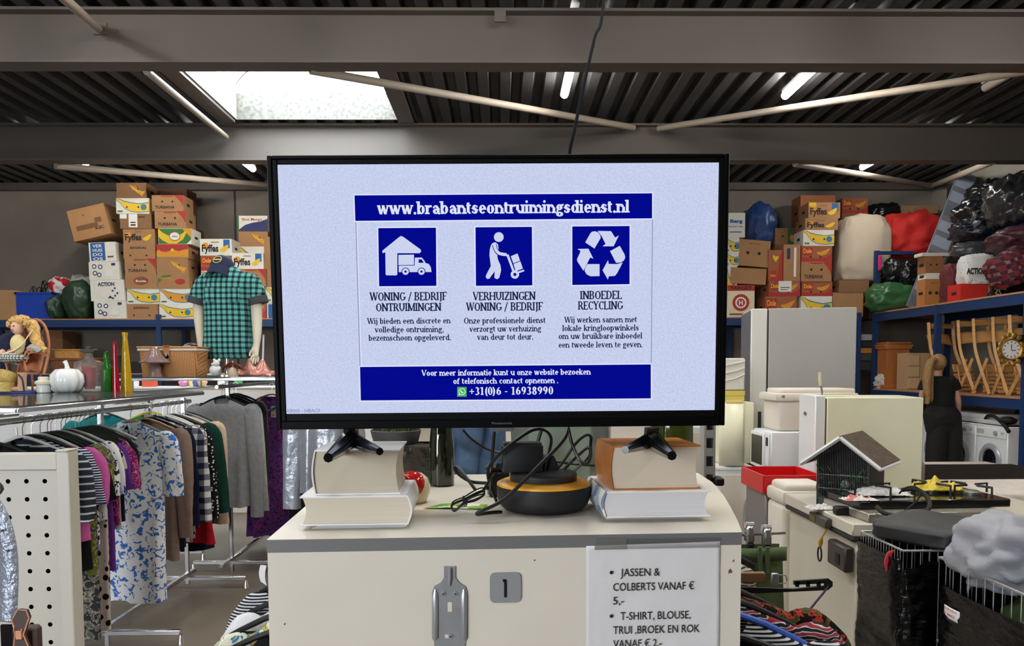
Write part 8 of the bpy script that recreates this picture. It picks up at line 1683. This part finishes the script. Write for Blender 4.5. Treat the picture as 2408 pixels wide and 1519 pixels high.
def folding_chair(label, X, Y, rz=0):
    t = thing('folding_chair', label, 'chair', (X, Y, zs), rz, 'wooden folding chairs on the right rack'); w = .42
    for s in (-1, 1):
        x = s * w / 2
        b = MB(); pts = [(x, -.16, 0), (x, .05, .36), (x, .17, .62), (x, .22, .98)]; b.tube(catmull(pts, 4), .021, 4, flat=1.5); b.build('rear_upright', CHW, t)
        b = MB(); b.tube([(x * .9, .22, 0), (x * .9, .02, .32), (x * .9, -.06, .46)], .019, 4, flat=1.5); b.build('crossed_leg', CHW, t)
    b = MB()
    b.box((0, -.19, .33), (w * .8, .02, .11), bev=.012, rot=rotm(-14, 0, 0))
    for k in range(5): b.box((0, -.215 - .014 * k, .24 - .05 * k), (w * .8, .018, .036), bev=.003, rot=rotm(-14, 0, 0))
    b.tube([(-.1, -.2, .36), (-.1, -.28, .02)], .008, 4); b.tube([(.1, -.2, .36), (.1, -.28, .02)], .008, 4); b.build('slatted_seat', CHW, t)
    b = MB(); b.grid(lambda u, v: Vector((w * .96 * (u - .5), .165 + .06 * v - .03 * math.cos(math.pi * (u - .5)) + .03, .66 + .15 * v + .015 * math.sin(math.pi * u))), 12, 4); o = b.build('back_panel', CHW, t); o.modifiers.new('thickness', 'SOLIDIFY').thickness = .014
    b = MB()
    b.tube([(-w / 2, -.085, .14), (w / 2, -.085, .14)], .012, 8); b.build('cross_rail', CHW, t)
    b = MB(); b.box((0, .205, .93), (w, .02, .07), bev=.004); b.build('top_rail', CHW, t); return t
ORD = ['frontmost', 'second', 'third', 'fourth', 'fifth', 'sixth', 'seventh']
proto = folding_chair('light wooden folding chair standing apart beside the woman\'s head', 6.36, 10.75, 14)
for k in range(6):
    dup(proto, loc=(6.40 + .02 * (k % 2), 8.35 + .36 * k, zs), rz=4 * ((k % 3) - 1), label='wooden folding chair on the right rack, %s counted from the right edge of the photo' % ('first', 'second', 'third', 'fourth', 'fifth', 'sixth')[k])
q = P(2374, 822, 8.72); t = thing('ornate_clock', 'ornate gold framed clock with white dial near the right edge', 'clock', (q.x, 8.70, q.z)); GLD = mat('antique gold', (176, 140, 66), .35, .8, bump=.4, bscale=40)
b = MB(); b.lathe([(.1, 0), (.105, .012), (.12, .02), (.125, .008), (.12, 0)], M=rotm(90, 0, 0), n=32, cap=False)
for k in range(14): a = k * 6.2832 / 14; b.blob((.135 * math.cos(a), -.008, .17 * math.sin(a) if abs(math.sin(a)) > .7 else .135 * math.sin(a)), (.03, .012, .03), .3, 4, k, 0, 10, 8)
b.build('gold_frame', GLD, t); b = MB(); b.lathe([(.105, 0), (.105, .01), (0, .012)], M=rotm(90, 0, 0), n=32); b.build('dial', PAPER, t); b = MB()
for k in range(12): a = k * .5236; b.box((.085 * math.sin(a), -.0125, .085 * math.cos(a)), (.008, .002, .02), rot=rotm(0, math.degrees(a), 0))
b.box((.0, -.0135, .03), (.008, .002, .06)); b.box((.025, -.0135, -.01), (.055, .002, .008)); b.build('hands', INK, t)
q = P(2400, 818, 8.74); tag(MB().box((0, 0, 0), (.13, .05, .30), bev=.006).build('speaker_box', BLACKP, loc=(q.x + .02, 8.78, q.z)), 'black box hanging at the right edge beside the ornate clock', 'box')
# planks on the lower shelf of the back rack right of the grey fridge
zz = ZSL
for i, (y0, y1, m, nm, lb) in enumerate(((840, 860, mat('dark cloth roll', (54, 52, 54), .8), 'dark_roll', 'dark roll at the bottom behind the grey fridge'), (822, 838, mat('dark green board', (62, 72, 70), .7), 'plank', 'dark green plank behind the grey fridge'), (808, 820, mat('orange plank', (196, 132, 56), .6), 'plank', 'orange plank sticking out right of the grey fridge'), (792, 806, mat('dark board', (46, 46, 50), .7), 'plank', 'black plank above the orange one'), (776, 790, mat('white plank', (170, 168, 164), .6), 'plank', 'white plank on top of the pile right of the grey fridge'))):
    h = (y1 - y0 + 2) * 12.5 / F; p = P(2025, y1, 12.5); x1 = P(2064, 800, 12.3).x; tag(MB().box((0, 0, h / 2), (1.2, .3, h * .92), bev=.006).build(nm, m, loc=(x1 - .6, 12.6, zz)), lb, 'plank'); zz += h
carton(4.6, 5.9, .35, .95, YR + .1, .5, (96, 26, 34), pr_none, 'dark red chest under the back rack right of the grey fridge'); tag(MB().box((0, 0, .175), (1.4, .55, .35), bev=.01).build('low_crate', C_BLK, loc=(5.2, YR + .36, 0)), 'black crate under the dark red chest', 'crate')
b = MB(); b.cyl((0, 0, 0), (.95, 0, .0), .05, n=14); tag(b.build('blue_tube', mat('blue foam tube', (40, 80, 190), .5), loc=(4.95, YR + .3, 1.0)), 'blue tube lying on the dark red chest', 'tube')
carton(6.2, 7.0, .0, .6, 11.8, .45, (110, 26, 34), pr_none, 'dark red box on the floor under the right rack')

# ------------------------------------------------------------------ the woman at the right rack
YP = 9.7; po = P(2212, 960, YP); po.z = 0
wm = thing('person', 'woman with blond ponytail in black top and black trousers seen from behind', 'person', (po.x, YP, 0))
def Q(px, py, dy=0): p = P(px, py, YP); return Vector((p.x - po.x, dy, p.z))
SKN = mat('skin', (206, 156, 132), .5, var=.05, vscale=10); BTOP = mat('black top', (14, 14, 15), .9); BTRS = mat('black trousers', (24, 23, 24), .85, bump=.2, bscale=8); BLO = mat('dark blond hair', (160, 124, 78), .55, var=.4, vscale=60, bump=.8, bscale=60, stretch=(2, 2, .2))
pel, wst, chs, nk0, nk1 = Q(2217, 998), Q(2212, 958), Q(2210, 915), Q(2206, 889), Q(2206, 876, .01)
hd0, hd1 = Q(2209, 862, .01), Q(2208, 847, .015)
hipL, hipR = Q(2200, 1010), Q(2235, 1010)
ch_ = [[(pel, .09), (wst, .12), (chs, .075), (nk0, .05), (nk1, .045), (hd0, (.07, .085)), (hd1, (.078, .095))],
       [(chs, .075), (Q(2238, 896), .055), (Q(2247, 918), .045), (Q(2251, 945, -.03), .038), (Q(2258, 968, .04), .03), (Q(2263, 982, .08), .023)],
       [(chs, .075), (Q(2180, 896), .055), (Q(2170, 920), .044), (Q(2172, 948, .06), .036), (Q(2184, 955, .24), .028), (Q(2192, 952, .32), .022)],
       [(pel, .09), (hipL, .095), (Vector((Q(2202, 1000).x, .01, .48)), .065), (Vector((Q(2204, 1000).x, -.01, .09)), .042), (Vector((Q(2202, 1000).x, .13, .04)), .035)],
       [(pel, .09), (hipR, .095), (Vector((Q(2242, 1000).x, .02, .48)), .065), (Vector((Q(2244, 1000).x, .02, .09)), .042), (Vector((Q(2244, 1000).x, .16, .04)), .035)]]
ch_ += hand_chains(Q(2263, 982, .08), (.15, .5, -.8), (-.3, .8, .3), .95, .6) + hand_chains(Q(2192, 952, .32), (.2, 1, .1), (0, .1, 1), .95, .5)
skin_obj('body', ch_, SKN, wm)
b = MB(); b.blob(Q(2222, 860, .09), (.018, .03, .022), .0, 1, 1, 0, 10, 8); b.blob(Q(2219, 857, -.005), (.012, .02, .032), .0, 1, 1, 0, 12, 8); b.blob(Q(2217, 868, .085), (.03, .02, .01), 0, 1, 1, 0, 10, 8); b.build('face', SKN, wm, smooth=80)
b = MB(); b.blob(Q(2205, 852, -.01), (.098, .105, .108), .04, 2, 3, 0, 30, 20); hc_ = Q(2178, 856, -.06)
b.spline([Q(2190, 846, -.09), Q(2178, 850, -.12), Q(2168, 870, -.14), Q(2165, 900, -.14), Q(2167, 930, -.15), Q(2164, 950, -.15)], [.035] * 6 + [.05] * 6 + [.055] * 6 + [.05] * 6 + [.03] * 6 + [.01], 12, sub=6)
for k in range(8): b.spline([Q(2178 + k % 3 * 3, 856, -.12), Q(2166 + k * 1.5, 900, -.16), Q(2162 + k * 2, 945 - 4 * (k % 3), -.16)], [.012] * 6 + [.012] * 6 + [.002], 6, sub=6)
b.build('hair', BLO, wm, smooth=80); b = MB(); b.lathe([(.03, -.01), (.034, 0), (.03, .01)], c=Q(2179, 850, -.11), n=14); b.build('hair_tie', BLACKP, wm)
b = MB(); pr = [(884, .07, .055), (888, .11, .075), (896, .185, .095), (906, .195, .115), (925, .175, .13), (945, .155, .135), (954, .15, .132)]
def topf(u, v):
    i = v * (len(pr) - 1); j = min(int(i), len(pr) - 2); f = i - j; y, w_, d_ = [pr[j][n] + (pr[j + 1][n] - pr[j][n]) * f for n in range(3)]; a = 2 * math.pi * u; o = Q(2209 + (y - 884) * .05, y); return Vector((o.x + w_ * math.cos(a) * (1 + .02 * math.sin(7 * a + 6 * v)), d_ * math.sin(a), o.z))
b.grid(topf, 36, 18, wrap=True); b.tube(catmull([Q(2232, 893), Q(2244, 904), Q(2248, 917)], 4), [.07] * 4 + [.066] * 4 + [.062], 14); b.tube(catmull([Q(2184, 893), Q(2174, 906), Q(2170, 918)], 4), [.07] * 4 + [.066] * 4 + [.062], 14); b.build('crop_top', BTOP, wm, smooth=80)
b = MB(); b.grid(lambda u, v: Vector((Q(2213 + 8 * v, 0 + 960).x + (.15 + .085 * min(1, v * 3) ** .7 - .02 * max(0, v - .5)) * math.cos(2 * math.pi * u), (.125 + .03 * min(1, v * 3) - .07 * max(0, v - .45) + (.012 * noise.noise((u * 9, v * 6, 2)))) * math.sin(2 * math.pi * u), Q(0, 963).z - .34 * v)), 40, 18, wrap=True)
for s, xx in ((-1, 2202), (1, 2241)): b.tube([Vector((Q(xx - s * 5, 1000).x, 0, .90)), Vector((Q(xx - s * 4, 1000).x, .0, .72)), Vector((Q(xx, 1000).x, .0, .4)), Vector((Q(xx, 1000).x, 0, .08))], [.118, .132, .122, .108], 18)
b.build('trousers', BTRS, wm, smooth=80); b = MB()
for xx in (2203, 2244): b.blob((Q(xx, 1000).x, .06, .04), (.05, .14, .045), .03, 2, 1, flat=.85)
b.build('shoes', BLACKP, wm, smooth=80)

# ------------------------------------------------------------------ clothes either side of the counter
RK = thing('clothes_rack', 'low clothes rack right of the counter with hangers and patterned garments', 'clothes rack', (.50, 1.62, 0)); b = MB(); b.cyl((0, 0, 1.12), (0, .62, 1.12), .012, n=12); b.build('hanging_rail', CHROME, RK)
for y in (0, .62): b = MB(); b.cyl((0, y, 0), (0, y, 1.12), .012, n=10); b.box((0, y, .02), (.3, .03, .03)); b.build('post', CHROME, RK)
P_ETH = pmat('red black ethnic print', 'floral', [(20, 18, 18), (196, 60, 44), (60, 80, 46)], 40, .85, .5); P_BWS = pmat('black white striped knit', 'stripes', [(20, 20, 24), (206, 206, 210)], 38, .85, .5); P_ABS = pmat('grey red brush print', 'wave', [(30, 28, 32), (190, 186, 184), (150, 50, 60)], 20, .85, .5); P_WVE = pmat('brown white wavy print', 'wave', [(86, 74, 66), (206, 200, 190)], 34, .85, .5)
for i, (nm, lb, Y, m, hw, zr_, sv) in enumerate((('blouse', 'black top nearest on the low rack right of the counter', 1.66, C_BLK, .13, 1.17, 'short'), ('top', 'black and white striped top on the low rack right of the counter', 1.74, P_BWS, .175, 1.20, 'short'), ('blouse', 'grey and red brush print blouse on the low rack right of the counter', 1.82, P_ABS, .185, 1.215, 'short'), ('blouse', 'black blouse with red flower print, rightmost on the low rack', 1.90, P_ETH, .20, 1.225, 'short'), ('skirt', 'brown and white wavy print garment under the black notched hanger', 2.12, P_WVE, .15, 1.285, 'none'))):
    garment(nm, lb, nm, .505, Y, zr_ - .09, m, .6, hw=hw + .055, sleeve=sv, rz=-8, seed=90 + i, hm=(mat('blue hanger', (60, 100, 190), .35) if i == 1 else HB_), thick=.035, hl='hanger under the ' + lb.split(' on the')[0].split(', right')[0].split(' nearest')[0].split(' under')[0] + ' by the counter')
# olive trousers on a clip hanger
q = P(1745, 1285, 2.2); q2 = P(1842, 1285, 2.2); OLV = mat('olive cotton', (104, 122, 84), .9, bump=.15, bscale=60); tw = q2.x - q.x
t = thing('trousers', 'olive green trousers clipped to a chrome clip hanger right of the counter', 'trousers', (q.x, 2.2, q.z)); b = MB()
b.grid(lambda u, v: Vector((-.1 + (tw + .1 + .01 * v) * u, -.018 * math.sin(math.pi * u) + .006 * math.sin(14 * u + 3 * v), -.36 * v - .012 * math.sin(3 * u))), 30, 20); b.grid(lambda u, v: Vector((-.1 + (tw + .1) * u, .03 + .004 * math.sin(9 * u), -.36 * v)), 16, 8); b.build('legs', OLV, t, smooth=80)
b = MB(); b.grid(lambda u, v: Vector((-.1 + (tw + .1) * u, -.022 - .018 * math.sin(math.pi * u), .004 - .04 * v)), 20, 2); o = b.build('waistband', OLV, t); o.modifiers.new('thickness', 'SOLIDIFY').thickness = .004
for u in (.62, .72): b = MB(); b.box((-.1 + (tw + .1) * u, -.045, -.03), (.014, .006, .08), bev=.002); b.build('belt_loop', OLV, t)
t2 = thing('clip_hanger', 'chrome clip hanger holding the olive trousers', 'hanger', (q.x, 2.185, q.z + .02)); b = MB(); b.tube([(-.1, 0, .012), (tw - .0, 0, .022)], .0035, 8); b.build('bar', HK, t2)
for (px_, py_) in ((1763, 1252), (1803, 1258)):
    c_ = P(px_, py_, 2.18) - t2.location; b = MB(); b.box((c_.x, -.012, c_.z - .005), (.022, .012, .05), bev=.005); b.box((c_.x, .012, c_.z - .005), (.022, .012, .05), bev=.005); b.lathe([(.009, -.013), (.009, .013)], M=Matrix.Translation((c_.x, 0, c_.z + .02)) @ rotm(0, 90, 0), n=12); b.build('clip', CHROME, t2)
    b = MB(); b.box((c_.x, -.014, c_.z - .045), (.024, .012, .035), bev=.006); b.build('rubber_pad', RUB, t2)
# notched black hanger bar
q0, q1 = P(1745, 1385, 1.95), P(1955, 1375, 1.95); t = thing('clothes_hanger', 'black notched hanger sticking out right of the counter', 'hanger', q0); d = q1 - q0; b = MB()
b.prism([(-.12, -.015), (d.x - .012, d.z - .012), (d.x, d.z - .002), (d.x, d.z + .010), (d.x - .01, d.z + .018), (d.x - .1, .022), (d.x - .1, .012), (d.x - .02, d.z + .006), (d.x - .02, d.z - .001), (d.x - .1, .001), (-.12, .012)][::1], 0, .008, 0, FX)
for k in range(3): b.box((d.x - .035 - .028 * k, -.004, d.z * .9 + .005), (.008, .008, .014))
b.build('shoulder_bar', BLACKP, t); b = MB(); b.tube([(-.12, -.004, .0), (-.1, -.004, .05), (-.1, -.004, .09)], .003, 6); b.build('hook', HK, t)
q = P(1940, 1388, 1.94); q2 = P(1893, 1445, 1.92); hose('purple_strap', 'thin purple strap hanging from the notched black hanger', [(1948, 1376, 1.945), (1938, 1392, 1.94), (1915, 1420, 1.93), (1893, 1448, 1.92)], .0028, mat('purple strap', (78, 40, 92), .6), 'strap')
tag(MB().box((-.03, 0, 0), (.12, .012, .028), bev=.003).build('wooden_hanger_bar', mat('wood hanger bar', (150, 112, 80), .5), loc=P(1772, 1357, 2.0)), 'brown wooden hanger bar below the olive trousers', 'hanger')
q = P(1822, 1362, 2.05); t = thing('trouser_clip', 'square metal clip between the olive trousers and the notched hanger', 'clip', q); b = MB(); b.box((0, 0, 0), (.02, .01, .035), bev=.003); b.tube([(.01, 0, .012), (.03, 0, .01), (.034, 0, -.004), (.028, 0, -.012), (.01, 0, -.012)], .0016, 6); b.build('clip', STEELP, t)
RK2 = thing('clothes_rack', 'low clothes rack left of the counter carrying patterned blouses', 'clothes rack', (-.54, 1.95, 0)); b = MB(); b.cyl((0, 0, 1.02), (0, .4, 1.02), .012, n=12); b.build('hanging_rail', CHROME, RK2)
for y in (0, .4): b = MB(); b.cyl((0, y, 0), (0, y, 1.02), .012, n=10); b.box((0, y, .02), (.3, .03, .03)); b.build('post', CHROME, RK2)
P_FL3 = pmat('yellow blue flower print', 'floral', [(222, 216, 196), (60, 130, 160), (206, 180, 80)], 26, .85, .5)
for i, (lb, Y, m, zr_) in enumerate((('black top at the bottom edge left of the counter', 2.0, C_BLK, .99), ('yellow and blue flower print blouse left of the counter', 2.1, P_FL3, 1.01), ('white blouse behind the flower print blouse left of the counter', 2.2, C_WHT, 1.03), ('black and white striped blouse low left of the counter', 2.3, P_BWS, 1.06))): garment('blouse', lb, 'blouse', -.56, Y, zr_, m, .6, hw=.17, sleeve='short', rz=4, seed=110 + i, hl='hanger under the ' + lb.split(' left')[0].split(' behind')[0].split(' at')[0].split(' low')[0] + ' beside the counter')
